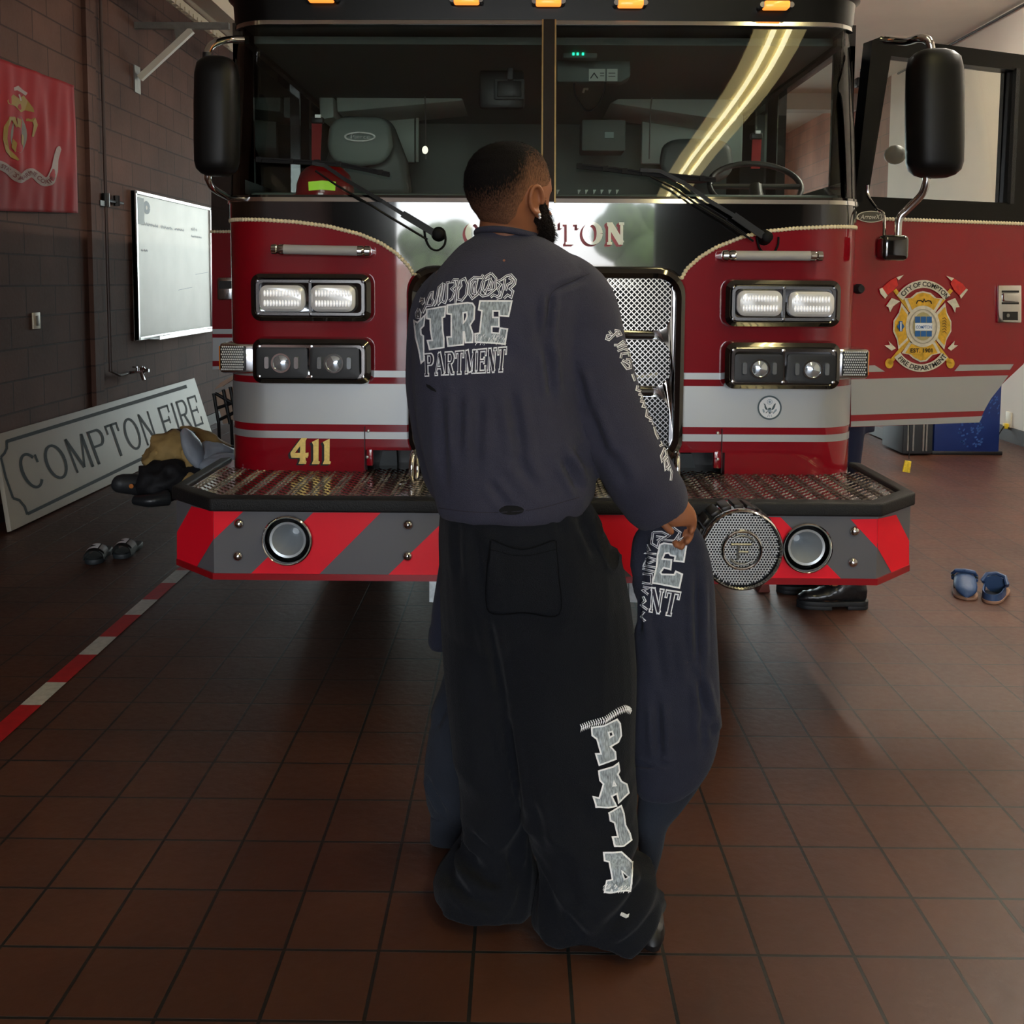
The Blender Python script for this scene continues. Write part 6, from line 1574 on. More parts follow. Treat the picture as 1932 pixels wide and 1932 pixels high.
bpt = bvh_of(pants); on_p = onto(bpt, .0022); on_p2 = onto(bpt, .0036); on_p1 = onto(bpt, .0012); on_pk = onto(bpt, .006)
m_pseam = mat('pants_seam', L(13, 14, 16), .95, spec=.1)
art('back_pocket', [[(927, 1016), (950, 1028), (985, 1034), (1015, 1030), (1046, 1016), (1052, 1060), (1054, 1154), (926, 1150), (924, 1080)]], on_pk, m_pant, pants, seg=10, smooth=True)
seam('pocket_stitch', [(927, 1018), (985, 1036), (1046, 1018)], pants, onto(bpt, .0072), m_pseam, 2.2); seam('pocket_stitch', [(924, 1036), (985, 1048), (1048, 1036)], pants, onto(bpt, .0072), m_pseam, 1.2)
seam('pocket_side', [(925, 1020), (922, 1090), (925, 1152), (990, 1154), (1055, 1156), (1053, 1080), (1048, 1020)], pants, onto(bpt, .0068), m_pseam, 1.8)
art('side_pocket', [[(1122, 965), (1140, 985), (1160, 1022), (1168, 1048), (1164, 1068), (1154, 1076), (1146, 1066), (1132, 1030), (1122, 998)]], on_p1, m_hole, pants, seg=10)
seam('pocket_edge', [(1098, 962), (1115, 1000), (1135, 1045), (1153, 1078), (1166, 1066), (1168, 1045)], pants, on_p2, m_pant, 5)
# letters down the leg (photo crop 1080..1280, 1320..1750)
k7 = 200 / 899.
def S3(l): return [(1080 + x * k7, 1320 + y * k7) for x, y in l]
PP = [(160, 235), (260, 220), (370, 165), (395, 200), (405, 300), (380, 355), (315, 395), (355, 440), (360, 500), (225, 550), (195, 455), (240, 455), (205, 330), (165, 300)]
PPh = [(298, 275), (330, 265), (340, 300), (308, 318)]
PA = [(220, 600), (340, 565), (380, 535), (390, 600), (375, 630), (405, 690), (450, 715), (468, 790), (385, 870), (370, 790), (325, 815), (365, 900), (300, 912), (200, 905), (175, 820), (225, 830), (260, 710), (230, 680)]
PI2 = [(305, 960), (405, 900), (425, 960), (440, 1060), (475, 1130), (492, 1190), (430, 1240), (355, 1240), (335, 1160), (380, 1160), (350, 1035), (318, 1020)]
PD = [(262, 1295), (410, 1292), (500, 1380), (497, 1560), (480, 1620), (275, 1632), (290, 1530), (338, 1525), (310, 1375), (270, 1365)]
PDh = [(415, 1450), (470, 1500), (430, 1520)]
art('leg_print', tess(S3(PP), [S3(PPh)]) + tess(S3(PA)) + tess(S3(PI2)) + tess(S3(PD), [S3(PDh)]), on_p, m_inkg, pants, seg=6)
edg = []
for l_ in (PP, PPh, PA, PI2, PD, PDh, [(345, 690), (362, 725), (338, 728)]): edg += band(S3(l_), 3.2, True)
art('leg_print_edge', edg, on_p2, m_ink, pants, seg=6)
scr = []
base = [(70, 240), (130, 215), (200, 195), (270, 175), (320, 140), (380, 100), (440, 75), (480, 90)]
for k in range(26):
    t = k / 25 * (len(base) - 1); i = min(int(t), len(base) - 2); f = t - i; x = base[i][0] * (1 - f) + base[i + 1][0] * f; y = base[i][1] * (1 - f) + base[i + 1][1] * f
    scr += band(S3([(x - 6, y - 34), (x + 10, y), (x - 2, y + 28), (x + 8, y - 20)]), 1.5)
for k in range(50):
    x = rnd.uniform(270, 480); y = rnd.uniform(1560, 1625); scr += band(S3([(x, y), (x - 14, y + 20)]), 1.0)
for k in range(12): x = 420 + k * 6; y = 1850 - abs(k - 8) * 3; scr += band(S3([(x, y - 20), (x - 10, y + 12)]), 1.2)
art('leg_print_scratches', scr, on_p2, m_ink, pants, seg=6)
# dark shoe just peeping at the right hem
B().loft([ering(P(1222, y_, YP - .09), w_, d_, n=16) for y_, w_, d_ in ((1708, .02, .07), (1716, .034, .09), (1732, .036, .10), (1744, .030, .095))]).build('shoe', m_black, person, smooth=True)

# ================================================================== garments held in the hands
ghp = P(1270, 1240, YP + .12)
g1 = thing('held_sweatshirt', (ghp.x, YP + .08, P(1270, 1500, YP + .1).z), 'dark navy sweatshirt with cracked white lettering hanging from the right hand', 'sweatshirt', None)
YG = YP + .06
gb = B()
gb.loft(prings([(984, 1232, 1300, YP + .015, .026), (1000, 1204, 1318, YG - .02, .034), (1030, 1196, 1332, YG, .042), (1090, 1194, 1345, YG, .05), (1180, 1196, 1352, YG, .055), (1280, 1196, 1358, YG, .06), (1360, 1192, 1360, YG, .06), (1430, 1190, 1348, YG, .058), (1475, 1196, 1322, YG, .05), (1500, 1206, 1290, YG, .036)], e=.9))
vs, ns, fs = fuse(gb, .0050, 6)
CG = [(P(x0, y0, YG - .06), P(x1, y1, YG - .06), w_, d_) for x0, y0, x1, y1, w_, d_ in ((1318, 1075, 1320, 1280, .010, .014), (1320, 1280, 1342, 1370, .010, .014), (1322, 1295, 1330, 1420, .010, .010), (1225, 1010, 1212, 1110, .010, .014), (1205, 1130, 1208, 1210, .010, .016), (1240, 1320, 1246, 1440, .010, .012), (1244, 1440, 1262, 1442, .005, .010), (1200, 1446, 1236, 1450, .005, .012), (1300, 1200, 1310, 1300, .012, .006), (1340, 1370, 1352, 1400, .012, .010), (1235, 1180, 1250, 1300, .012, .004))]
def f_g(p):
    d = .005 * nz(p.x * 8, p.y * 8, p.z * 2.2) + .004 * ridge(p.x * 11, p.y * 6, p.z * 1.5) - .002
    for a, b_, w_, dp in CG: d += crease(V((p.x, a.y, p.z)), a, b_, w_, dp)
    return d
vs = folds(vs, ns, f_g)
g1b = mk('body', vs, fs, m_held, g1, True)
bg = bvh_of(g1b); on_g = onto(bg, .0022); on_g2 = onto(bg, .0036)
gb = B(); YG2 = YP + .13
gb.loft(prings([(1330, 1235, 1357, YG2, .035), (1400, 1225, 1352, YG2, .04), (1460, 1210, 1330, YG2, .04), (1520, 1203, 1288, YG2, .04), (1555, 1202, 1258, YG2, .036), (1600, 1204, 1248, YG2, .036), (1660, 1205, 1232, YG2, .03), (1690, 1208, 1222, YG2, .02)], e=.9))
vs, ns, fs = fuse(gb, .006, 5); mk('sleeve', folds(vs, ns, lambda p: .007 * nz(p.x * 12, p.y * 9, p.z * 4)), fs, m_held2, g1, True)
k6 = 300 / 1656.
def S4(l): return [(1080 + x * k6, 900 + y * k6) for x, y in l]
GE = [(905, 700), (950, 680), (1180, 715), (1155, 880), (1060, 870), (1070, 820), (1020, 810), (1000, 785), (960, 790), (935, 850), (1030, 860), (1020, 960), (950, 940), (915, 990), (930, 1010), (1060, 1015), (1075, 980), (1140, 1010), (1110, 1150), (830, 1095), (870, 930), (880, 800)]
art('print_fire', tess(S4(GE)), on_g, m_inkg, g1b, seg=5)
art('print_fire_edge', band(S4(GE), 3.2, True), on_g2, m_ink, g1b, seg=5)
qn = S4([(815, 1150), (1125, 1200), (1065, 1450), (790, 1395)])
aN = ('NT', qn, .8, .20, .085, .05, .10, {})
placed(*aN, .045, on_g, 'print_nt', m_ink, g1b); placed(*aN, -.02, on_g2, 'print_nt_gap', m_inkd, g1b)
BG = [[(840, 570), (830, 690), (880, 730), (900, 660), (1000, 600), (930, 565), (840, 570)], [(870, 610), (930, 620), (880, 660)], [(1040, 510), (1120, 570), (1060, 660), (940, 650), (1010, 600), (1000, 560)], [(1120, 570), (1100, 660), (1190, 600)],
      [(780, 700), (810, 760), (760, 790), (870, 800)], [(770, 840), (740, 920), (860, 940)], [(790, 830), (870, 860), (790, 900)], [(725, 950), (850, 985)], [(730, 1010), (820, 1010), (820, 1110), (730, 1100)], [(740, 1140), (800, 1150), (740, 1180), (790, 1220)], [(740, 1240), (760, 1290), (720, 1330), (780, 1380)], [(750, 1400), (720, 1450), (760, 1500)]]
bw = []; bd_ = []
for l_ in BG: sl = S4(l_); bw += band(sl, 4.2); bd_ += band(sl, 1.4)
art('print_compton', bw, on_g, m_ink, g1b, seg=4); art('print_compton_gap', bd_, on_g2, m_inkd, g1b, seg=4)
seam('sleeve_seam', [(1317, 1075), (1320, 1180), (1322, 1290)], g1b, onto(bg, .0015), m_seam)
seam('cuff_seam', [(1197, 1444), (1215, 1450), (1236, 1451)], g1b, onto(bg, .0015), m_seam, 2)
# left side garment
YL = YP + .26
p0 = P(850, 1400, YL)
g2 = thing('held_sweatshirt', (p0.x, YL, P(850, 1590, YL).z), 'blue-navy sweatshirt with hanging cuffed sleeves, held by the left hand beyond the left leg', 'sweatshirt')
gb = B()
gb.loft(prings([(985, 838, 900, YL, .03), (1060, 850, 960, YL, .045), (1200, 855, 980, YL, .05), (1250, 845, 985, YL, .055), (1340, 818, 985, YL, .06), (1430, 800, 985, YL, .062), (1500, 801, 975, YL, .058), (1530, 808, 960, YL, .05), (1548, 816, 940, YL, .04)], e=.9))
vs, ns, fs = fuse(gb, .0055, 6)
CH_ = [(P(803, 1480, YL - .06), P(840, 1542, YL - .06), .008, .016), (P(850, 1320, YL - .06), P(815, 1390, YL - .06), .010, .012)]
def f_h(p):
    d = .006 * nz(p.x * 8, p.y * 8, p.z * 2.2)
    for a, b_, w_, dp in CH_: d += crease(V((p.x, a.y, p.z)), a, b_, w_, dp)
    return d
mk('body', folds(vs, ns, f_h), fs, m_held2, g2, True)
gb = B(); gb.loft(prings([(1536, 812, 900, YL, .040), (1544, 812, 900, YL, .038), (1570, 811, 898, YL, .037), (1589, 811, 897, YL, .035)], e=.8)); vs, ns, fs = fuse(gb, .005, 2); mk('cuff', vs, fs, m_held2, g2, True)
gb = B(); gb.loft(prings([(1010, 835, 880, YL - .06, .03), (1100, 822, 880, YL - .06, .035), (1150, 815, 880, YL - .06, .036), (1178, 813, 878, YL - .06, .034), (1184, 810, 876, YL - .06, .036), (1210, 808, 874, YL - .06, .036), (1224, 814, 868, YL - .06, .026)], e=.85))
vs, ns, fs = fuse(gb, .005, 4); mk('sleeve', folds(vs, ns, lambda p: .004 * nz(p.x * 14, p.y * 9, p.z * 6)), fs, m_held, g2, True)
# ================================================================== second person, standing beside the cab behind the open door
px2 = PZ(1590, 1146, 0)
p2 = thing('person', (1.40, 4.42, 0), 'person in dark navy trousers and black boots, mostly hidden behind the open truck door', 'person')
m_navy = mat('navy_trousers', L(26, 34, 58), .85); m_boot = mat('boot_leather', L(26, 27, 30), .38, coat=.3, bump=.25, bscale=60); m_sole = mat('boot_sole', L(30, 31, 33), .6)
X2, Y2 = 1.49, 4.46
hb = B()
for s, fx_ in ((1, 0.), (-1, 0.)):
    a_ = V((X2 + fx_ * .2 - .02, Y2 + (.0 if s > 0 else .22), 0))
    hb.loft(tuber([a_ + V((.0, 0, .92)), a_ + V((0, 0, .5)), a_ + V((fx_ * .5, 0, .1))], [(.08, .08), (.06, .06), (.04, .04)]))
    hb.blob(a_ + V((fx_ * .5 - .05, 0, .05)), .11, .04, .035, 12, 8)
hb.loft([ering(V((X2 + .0, Y2 + .1, z)), w_, d_) for z, w_, d_ in ((.86, .14, .12), (1.1, .13, .11), (1.35, .17, .12), (1.48, .10, .08))])
hb.loft(tuber([V((X2, Y2 + .1, 1.44)), V((X2 - .01, Y2 + .1, 1.56))], [(.06, .06), (.055, .055)])); hb.blob((X2 - .02, Y2 + .1, 1.66), .09, .08, .115, 18, 12)
hb.blob((X2 - .115, Y2 + .1, 1.65), .02, .012, .02, 8, 6)
for s in (-1, 1):
    hb.loft(tuber([V((X2, Y2 + .1 + s * .16, 1.42)), V((X2 + .02, Y2 + .1 + s * .19, 1.15)), V((X2 - .16, Y2 + .1 + s * .16, 1.08))], [(.045, .045), (.04, .04), (.03, .03)]))
    for k in range(4): hb.tube([V((X2 - .16, Y2 + .1 + s * .16 + (k - 1.5) * .018, 1.08)), V((X2 - .23, Y2 + .1 + s * .16 + (k - 1.5) * .018, 1.07 - .01 * k)), V((X2 - .25, Y2 + .1 + s * .16 + (k - 1.5) * .018, 1.05 - .01 * k))], [.009, .008, .007], 8)
    hb.tube([V((X2 - .15, Y2 + .1 + s * .13, 1.09)), V((X2 - .19, Y2 + .1 + s * .11, 1.08))], [.01, .008], 8)
vs, ns, fs = fuse(hb, .007, 3); mk('body', vs, fs, m_skin, p2, True)
hb = B()
for s in (1, -1):
    a_ = V((X2 + (-.032 if s < 0 else 0) - .02, Y2 + (.0 if s > 0 else .22), 0))
    hb.loft(tuber([a_ + V((.0, 0, .98)), a_ + V((0, 0, .5)), a_ + V((-.0, 0, .17))], [(.11, .11), (.085, .085), (.075, .075)]))
hb.loft([ering(V((X2, Y2 + .1, z)), .155, .14) for z in (.82, .95, 1.02)])
vs, ns, fs = fuse(hb, .010, 4); mk('trousers', folds(vs, ns, lambda p: .006 * nz(p.x * 9, p.y * 9, p.z * 5)), fs, m_navy, p2, True)
hb = B().loft([ering(V((X2, Y2 + .1, z)), w_, d_) for z, w_, d_ in ((.96, .16, .15), (1.1, .155, .14), (1.35, .15, .18), (1.45, .10, .1), (1.49, .07, .07))])
for s in (-1, 1): hb.loft(tuber([V((X2, Y2 + .1 + s * .13, 1.40)), V((X2 + .02, Y2 + .1 + s * .20, 1.15)), V((X2 - .10, Y2 + .1 + s * .17, 1.10))], [(.065, .065), (.055, .055), (.045, .045)]))
vs, ns, fs = fuse(hb, .010, 4); mk('shirt', vs, fs, m_navy, p2, True)
B().loft([ering(V((X2 - .012, Y2 + .1, z)), w_, w_ * .95) for z, w_ in ((1.64, .092), (1.70, .099), (1.75, .082), (1.785, .04))]).build('hair', m_hair, p2, smooth=True)
def boot_mesh(toe, yb, par, Ln=.32):
    """toe pointing to -x; heel at toe+Ln"""
    x0 = toe; hb = B(); secs = [(0, .035, .050), (.03, .060, .072), (.08, .078, .080), (.14, .082, .105), (.19, .085, .150), (.23, .080, .185), (.27, .070, .190), (.31, .05, .120)]
    # upper as lofted sections along x
    rr = []
    for dx, w_, h in secs:
        rr.append([V((x0 + dx, yb + w_ * .62 * math.cos(2 * PI * j / 20), .03 + max(0, (h - .03) * (.5 + .5 * math.sin(2 * PI * j / 20))))) for j in range(20)])
    hb.loft(rr)
    hb.loft([oring(V((x0 + .235 + k * .006, yb, .15 + k * .05)), V((0, 0, 1)), .052, .062, V((0, 1, 0))) for k in range(3)])
    vs, ns, fs = fuse(hb, .006, 3); u_ = mk('boot', folds(vs, ns, lambda p: .003 * ridge(p.x * 26, p.y * 9, p.z * 22)), fs, m_boot, par, True)
    b = B(); sp2 = [(x0 - .006, .0), (x0 + .03, -.040), (x0 + .12, -.052), (x0 + .22, -.044), (x0 + .30, -.040), (x0 + .325, 0), (x0 + .30, .040), (x0 + .22, .044), (x0 + .12, .052), (x0 + .03, .040)]
    sp2 = [(p.x, p.y) for p in spline([(x, y, 0) for x, y in sp2 + sp2[:1]], 4)][:-1]
    b.prism([(x, yb + y, .016) for x, y in sp2], (0, 0, .022)); b.prism([(x, yb + y, .0) for x, y in sp2 if x > x0 + .215], (0, 0, .017)); b.prism([(x, yb + y, .0) for x, y in sp2 if x < x0 + .17], (0, 0, .017))
    b.build('sole', m_sole, u_, bevel=.002)
    b = B()
    for k in range(5):
        x = x0 + .13 + k * .018; z = .095 + k * .019; b.tube([(x, yb - .042, z - .012), (x - .004, yb, z + .012), (x, yb + .042, z - .012)], .0028, 6)
    b.build('laces', m_black, u_, smooth=True); return u_
boot_mesh(P(1505, 1130, Y2).x, Y2, p2); boot_mesh(P(1475, 1110, 4.6).x, Y2 + .22, p2)
# red wheel chock just left of the boots
c0 = PZ(1430, 1118, 0)
t = thing('wheel_chock', (c0.x, c0.y, 0), 'small dull red wedge wheel chock on the floor under the bumper', 'wheel chock')
B().prism([(c0.x, c0.y, 0), (c0.x + .06, c0.y, 0), (c0.x + .05, c0.y, .07), (c0.x + .035, c0.y, .07)], (0, .14, 0)).build('wedge', mat('chock_red', L(108, 50, 40), .7, bump=.2), t, bevel=.004)
B().tube([(c0.x + .042, c0.y + .03, .07), (c0.x + .042, c0.y + .04, .09), (c0.x + .042, c0.y + .10, .09), (c0.x + .042, c0.y + .11, .07)], .006, 8).build('handle', m_steel, t, smooth=True)

# ================================================================== footwear on the floor
m_slide = mat('slide_black', L(10, 10, 11), .6); m_slsole = mat('slide_sole', L(40, 46, 50), .55); m_logo = mat('slide_patch', L(225, 225, 230), .6); m_lgrey = mat('slide_patch_grey', L(120, 110, 108), .6)
def place_ang(o, c, ang):
    pass
def slide(cx_, cy_, ang, label):
    t = thing('slide_sandal', (cx_, cy_, 0), label, 'sandal', 'slide sandals on the tiles'); 
    R_ = Matrix.Rotation(ang, 4, 'Z'); T = lambda l: [V((cx_, cy_, 0)) + R_ @ V(p) for p in l]
    o2_ = [(0, -.14), (.035, -.125), (.045, -.06), (.040, 0), (.050, .06), (.045, .11), (.02, .14), (-.02, .14), (-.045, .11), (-.048, .05), (-.038, 0), (-.042, -.06), (-.034, -.125)]
    pl = [(p.x, p.y) for p in spline([(x, y, 0) for x, y in o2_ + o2_[:1]], 4)][:-1]
    B().prism(T([(x, y, .0) for x, y in pl]), (0, 0, .028)).build('sole', m_slsole, t, bevel=.006)
    B().prism(T([(x * .9, y * .93, .0285) for x, y in pl]), (0, 0, .002)).build('footbed', m_slide, t)
    b = B(); rr = []
    for k in range(13):
        a_ = PI * k / 12; rr.append((.054 * math.cos(a_), .022 + .062 * math.sin(a_) ** .8))
    L1 = T([(x, .015, z) for x, z in rr]); L2 = T([(x, .115, z * .86) for x, z in rr]); L3 = T([(x * .9, .113, z * .80) for x, z in rr]); L4 = T([(x * .9, .018, z * .93) for x, z in rr])
    n_ = 13; b.add(L1 + L2 + L3 + L4, [(a * n_ + j, a * n_ + j + 1, ((a + 1) % 4) * n_ + j + 1, ((a + 1) % 4) * n_ + j) for a in range(4) for j in range(12)] + [(0, n_, 2 * n_, 3 * n_), (12, 3 * n_ + 12, 2 * n_ + 12, n_ + 12)])
    st = b.build('strap', m_slide, t, smooth=True)
    f_ = lambda u, v: T([(.0555 * math.cos(PI * u), .03 + .07 * v, (.0235 + .0635 * max(0, math.sin(PI * u)) ** .8) * (1 - .1 * v))])[0]
    art('patch', [[(.16, 0), (.60, 0), (.60, .9), (.16, .9)]], f_, m_logo, st, seg=.06)
    art('patch_side', [[(.64, 0), (.88, 0), (.88, .9), (.64, .9)]], lambda u, v: f_(u, v), m_lgrey, st, seg=.06)
    art('swoosh', band([(.28, .5), (.35, .3), (.5, .5)], [.12, .2, .03]), lambda u, v: f_(u, v) + V((0, 0, .0012)), m_slide, st, seg=.06)
c = PZ(188, 1052, 0); slide(c.x, c.y, math.radians(188), 'left black slide sandal with white patch, of the pair beside the tape line')
c = PZ(243, 1042, 0); slide(c.x, c.y, math.radians(182), 'right black slide sandal with white patch, of the pair beside the tape line')
m_clog = mat('clog_blue', L(48, 74, 116), .5, bump=.1, bscale=50); m_clogs = mat('clog_sole', L(150, 116, 96), .6); m_clogd = mat('clog_inside', L(14, 20, 36), .8)
def clog(cx_, cy_, ang, label, flip=1):
    t = thing('clog', (cx_, cy_, 0), label, 'clog', 'blue clogs on the tiles')
    R_ = Matrix.Rotation(ang, 4, 'Z'); Tp = lambda p: V((cx_, cy_, 0)) + R_ @ V(p)
    # toe toward -y before rotation when flip=1
    rr = []
    N_ = 22
    prof = [(-.145, .010, .03), (-.135, .032, .05), (-.11, .046, .062), (-.07, .052, .078), (-.02, .050, .095), (.0, .049, .098)]
    for y, w_, h in prof: rr.append([Tp((w_ * math.cos(2 * PI * j / N_), y * flip, .012 + (h - .012) * (.5 + .5 * math.sin(2 * PI * j / N_)) ** .8)) for j in range(N_)])
    B().loft(rr).build('toe_upper', m_clog, t, smooth=True)
    # open heel rim: wall ring
    path = [(.049, 0), (.047, .05), (.042, .10), (.026, .135), (0, .145), (-.026, .135), (-.042, .10), (-.047, .05), (-.049, 0)]
    pth = spline([(x, y, 0) for x, y in path], 4); b = B(); k = len(pth)
    lo = [Tp((p.x, p.y * flip, .012)) for p in pth]; hi = [Tp((p.x * .97, p.y * flip * .98, .062 - .018 * math.sin(PI * i / (k - 1)))) for i, p in enumerate(pth)]; hi2 = [Tp((p.x * .85, p.y * flip * .93, .060 - .018 * math.sin(PI * i / (k - 1)))) for i, p in enumerate(pth)]; lo2 = [Tp((p.x * .85, p.y * flip * .93, .014)) for p in pth]
    b.add(lo + hi + hi2 + lo2, [(a * k + j, a * k + j + 1, (a + 1) * k + j + 1, (a + 1) * k + j) for a in range(3) for j in range(k - 1)]); b.build('heel_rim', m_clog, t, smooth=True)
    pl = [(p.x, p.y) for p in spline([(x, y, 0) for x, y in [(0, -.15), (.045, -.12), (.056, -.06), (.05, .02), (.046, .09), (.028, .14), (0, .152), (-.028, .14), (-.046, .09), (-.05, .02), (-.056, -.06), (-.045, -.12), (0, -.15)]], 3)][:-1]
    B().prism([Tp((x, y * flip, 0)) for x, y in pl], (0, 0, .014)).build('sole', m_clogs, t, bevel=.003)
    B().prism([Tp((x * .84, y * .9 * flip, .0145)) for x, y in pl if y > -.02], (0, 0, .004)).build('footbed', m_clogd, t)
    B().tube([Tp((.05, .0, .06)), Tp((.053, .03 * flip, .075)), Tp((.04, .0, .10)), Tp((0, -.012 * flip, .108)), Tp((-.04, .0, .10)), Tp((-.053, .03 * flip, .075)), Tp((-.05, .0, .06))], .010, 8).build('strap', m_clog, t, smooth=True)
    b = B(); [b.blob(Tp((s * .053, .01 * flip, .07)), .008, .010, .010, 8, 6) for s in (-1, 1)]; b.build('strap_rivet', m_black, t, smooth=True)
c = PZ(1819, 1116, 0); clog(c.x, c.y, math.radians(-20), 'blue clog, toe towards the camera, left of the pair right of the bumper', 1)
c = PZ(1877, 1124, 0); clog(c.x, c.y, math.radians(-34), 'blue clog, open heel towards the camera, right of the pair right of the bumper', -1)

# ================================================================== turnout gear pile by the leaning sign
gp = PZ(330, 930, 0)
m_tan = mat('turnout_tan', L(176, 146, 92), .8, bump=.3, bscale=40, var=.12, vscale=12); m_refg = mat('reflective_grey', L(150, 158, 168), .5, var=.1, vscale=10); m_gk = mat('gear_black', L(20, 20, 24), .7, bump=.3, bscale=30)
YG_ = 5.45
def lump(name, px_, py_, Y, rx, ry, rz_, m, par, seed, amp=.03, rot=0):
    c = P(px_, py_, Y); b = B(); Rm = Matrix.Rotation(math.radians(rot), 3, 'Y'); b.blob(c, rx, ry, rz_, 40, 24, Rm)
    vs = []
    for v in b.v:
        d = (v - c); k = d.normalized() if d.length > 1e-6 else V((0, 0, 1)); w = v + k * amp * (.7 * ridge(v.x * 6 + seed, v.y * 6, v.z * 8) + .55 * ridge(v.x * 15 + seed, v.y * 12, v.z * 17)); w.z = max(w.z, .006); vs.append(w)
    return mk(name, vs, b.f, m, par, True)
t = thing('turnout_coat', (P(350, 900, YG_).x, YG_, 0), 'tan firefighter turnout coat with grey reflective lining heaped beside the bumper', 'coat')
lump('coat_shell', 342, 873, YG_, .165, .16, .10, m_tan, t, 1, .06, 24); lump('coat_tail', 385, 856, YG_ + .08, .14, .10, .045, m_tan, t, 21, .04, 30)
lump('dark_band', 320, 888, YG_ - .10, .075, .08, .07, m_gk, t, 2, .04, 30); lump('coat_collar', 330, 836, YG_ + .02, .10, .08, .05, m_gk, t, 4, .03, -20)
lump('sleeve', 322, 846, YG_ - .06, .10, .10, .08, m_tan, t, 3, .03); lump('sleeve', 398, 836, YG_ + .15, .18, .07, .04, m_tan, t, 5, .02, 28)
lump('reflective_trim', 366, 850, YG_ - .14, .035, .08, .12, m_refg, t, 6, .015, -25); lump('lining', 396, 870, YG_ - .02, .13, .12, .08, m_refg, t, 7, .03)
lump('dark_band', 378, 905, YG_ - .18, .09, .10, .05, m_gk, t, 8, .02, 35); lump('cuff', 352, 912, YG_ - .25, .05, .06, .05, m_tan, t, 9, .02)
t = thing('folded_sheet', (P(418, 880, 5.2).x, 5.2, 0), 'pale blue-grey folded sheet lying between the tan coat and the truck', 'sheet')
lump('sheet', 418, 876, 5.3, .10, .12, .045, mat('pale_sheet', L(176, 188, 202), .6), t, 10, .02)
t = thing('gear_hood', (P(424, 858, 5.6).x, 5.6, 0), 'black rounded gear hood resting on the pile next to the truck', 'hood')
lump('hood', 424, 859, 5.6, .10, .1, .05, m_gk, t, 11, .015)
t = thing('gear_boots', (P(255, 925, YG_ - .35).x, YG_ - .35, 0), 'black rubber firefighting boots and trousers lying on the floor under the leaning sign', 'boots')
lump('trouser_leg', 310, 908, YG_ - .25, .10, .11, .085, m_gk, t, 12, .05, 10)
b = B(); b.loft(tuber([P(292, 925, 5.2), P(262, 915, 5.15), P(228, 912, 5.1), P(216, 908, 5.1)], [(.07, .07), (.055, .058), (.05, .052), (.03, .034)])); vs, ns, fs = fuse(b, .008, 3); bt = mk('boot', [V((v.x, v.y, max(v.z, .01))) for v in vs], fs, mat('boot_rubber', L(40, 42, 45), .5), t, True)
B().lathe(P(248, 917, 5.045), (0, -1, 0), [(0, .012), (.004, .012), (.005, .0)], 12).build('orange_emblem', mat('orange_dot', L(190, 110, 40), .5), bt)
b = B(); b.loft(tuber([P(318, 938, 5.05), P(285, 944, 5.0), P(252, 943, 5.0)], [(.05, .045), (.045, .035), (.035, .025)])); vs, ns, fs = fuse(b, .008, 3); mk('boot', [V((v.x, v.y, max(v.z, .008))) for v in vs], fs, mat('boot_rubber_wet', L(34, 37, 40), .3), t, True)

# folded stretcher / rack leaning by the wall beyond the sign
YR_ = 7.0
t = thing('folding_frame', (P(420, 800, YR_).x, YR_, 0), 'folded tan fabric frame chair with black legs against the left wall', 'folding chair')
m_cv = mat('frame_canvas', L(190, 160, 138), .75)
b = B(); b.prism([P(404, 735, YR_), P(416, 722, YR_), P(444, 706, YR_), P(446, 712, YR_), P(418, 730, YR_)], (0, .05, 0)); b.build('top_bar', m_cv, t)
b = B(); b.prism([P(406, 745, YR_), P(420, 738, YR_), P(432, 798, YR_), P(421, 800, YR_)], (0, .03, 0)); b.build('panel', m_cv, t); b = B(); b.prism([P(424, 736, YR_), P(446, 728, YR_), P(450, 790, YR_), P(436, 796, YR_)], (0, .03, 0)); b.build('panel', m_cv, t)
b = B()
for (x0, y0, x1, y1) in ((403, 742, 412, 796), (421, 735, 434, 800), (406, 742, 440, 762), (410, 770, 444, 758), (414, 792, 446, 776), (434, 730, 446, 796)): b.tube([P(x0, y0, YR_ - .02), P(x1, y1, YR_ - .02)], .012, 8)
b.build('frame', m_black, t, smooth=True)
b = B(); [b.tube([P(x, y, YR_), V((P(x, y, YR_).x, YR_ + .05, 0.0))], .012, 8) for x, y in ((412, 790), (436, 792))]; b.build('leg', m_black, t, smooth=True)

# ================================================================== right side background
YBX = 8.55
xb0, xb1 = P(1764, 780, YBX).x, P(1889, 780, YBX).x; ztop = P(1800, 690, YBX).z
t = thing('blue_container', ((xb0 + xb1) / 2, YBX, 0), 'tall blue plastic container with a textured label panel near the right wall', 'container')
m_blue = mat('blue_plastic', L(22, 44, 104), .45, var=.08, vscale=4); m_blue2 = mat('blue_print', L(48, 84, 146), .5)
B().box(xb0, xb1, YBX, YBX + .7, .02, ztop).build('body', m_blue, t, bevel=.02)
B().box(xb0 - .01, xb1 + .03, YBX + .0, YBX + .7, 0, .035).build('base', m_black, t, bevel=.008)
rnd = random.Random(21); pr = []
for k in range(150):
    x = rnd.uniform(1806, 1852); y = rnd.uniform(700, 842); w_ = rnd.uniform(2, 5); pr.append([(x, y), (x + w_, y - 1), (x + w_, y + 2.4), (x, y + 3)])
for k in range(30):
    x = rnd.uniform(1862, 1886); y = rnd.uniform(690, 790); pr.append([(x, y), (x + 3, y - 2), (x + 3, y + 1), (x, y + 3)])
art('label_panel', pr, lambda x, y: P(x, y, YBX - .003), m_blue2, t)
YC_ = 8.5
t = thing('black_case', (P(1720, 830, YC_).x, YC_, 0), 'black ribbed wheeled case standing left of the blue container', 'case')
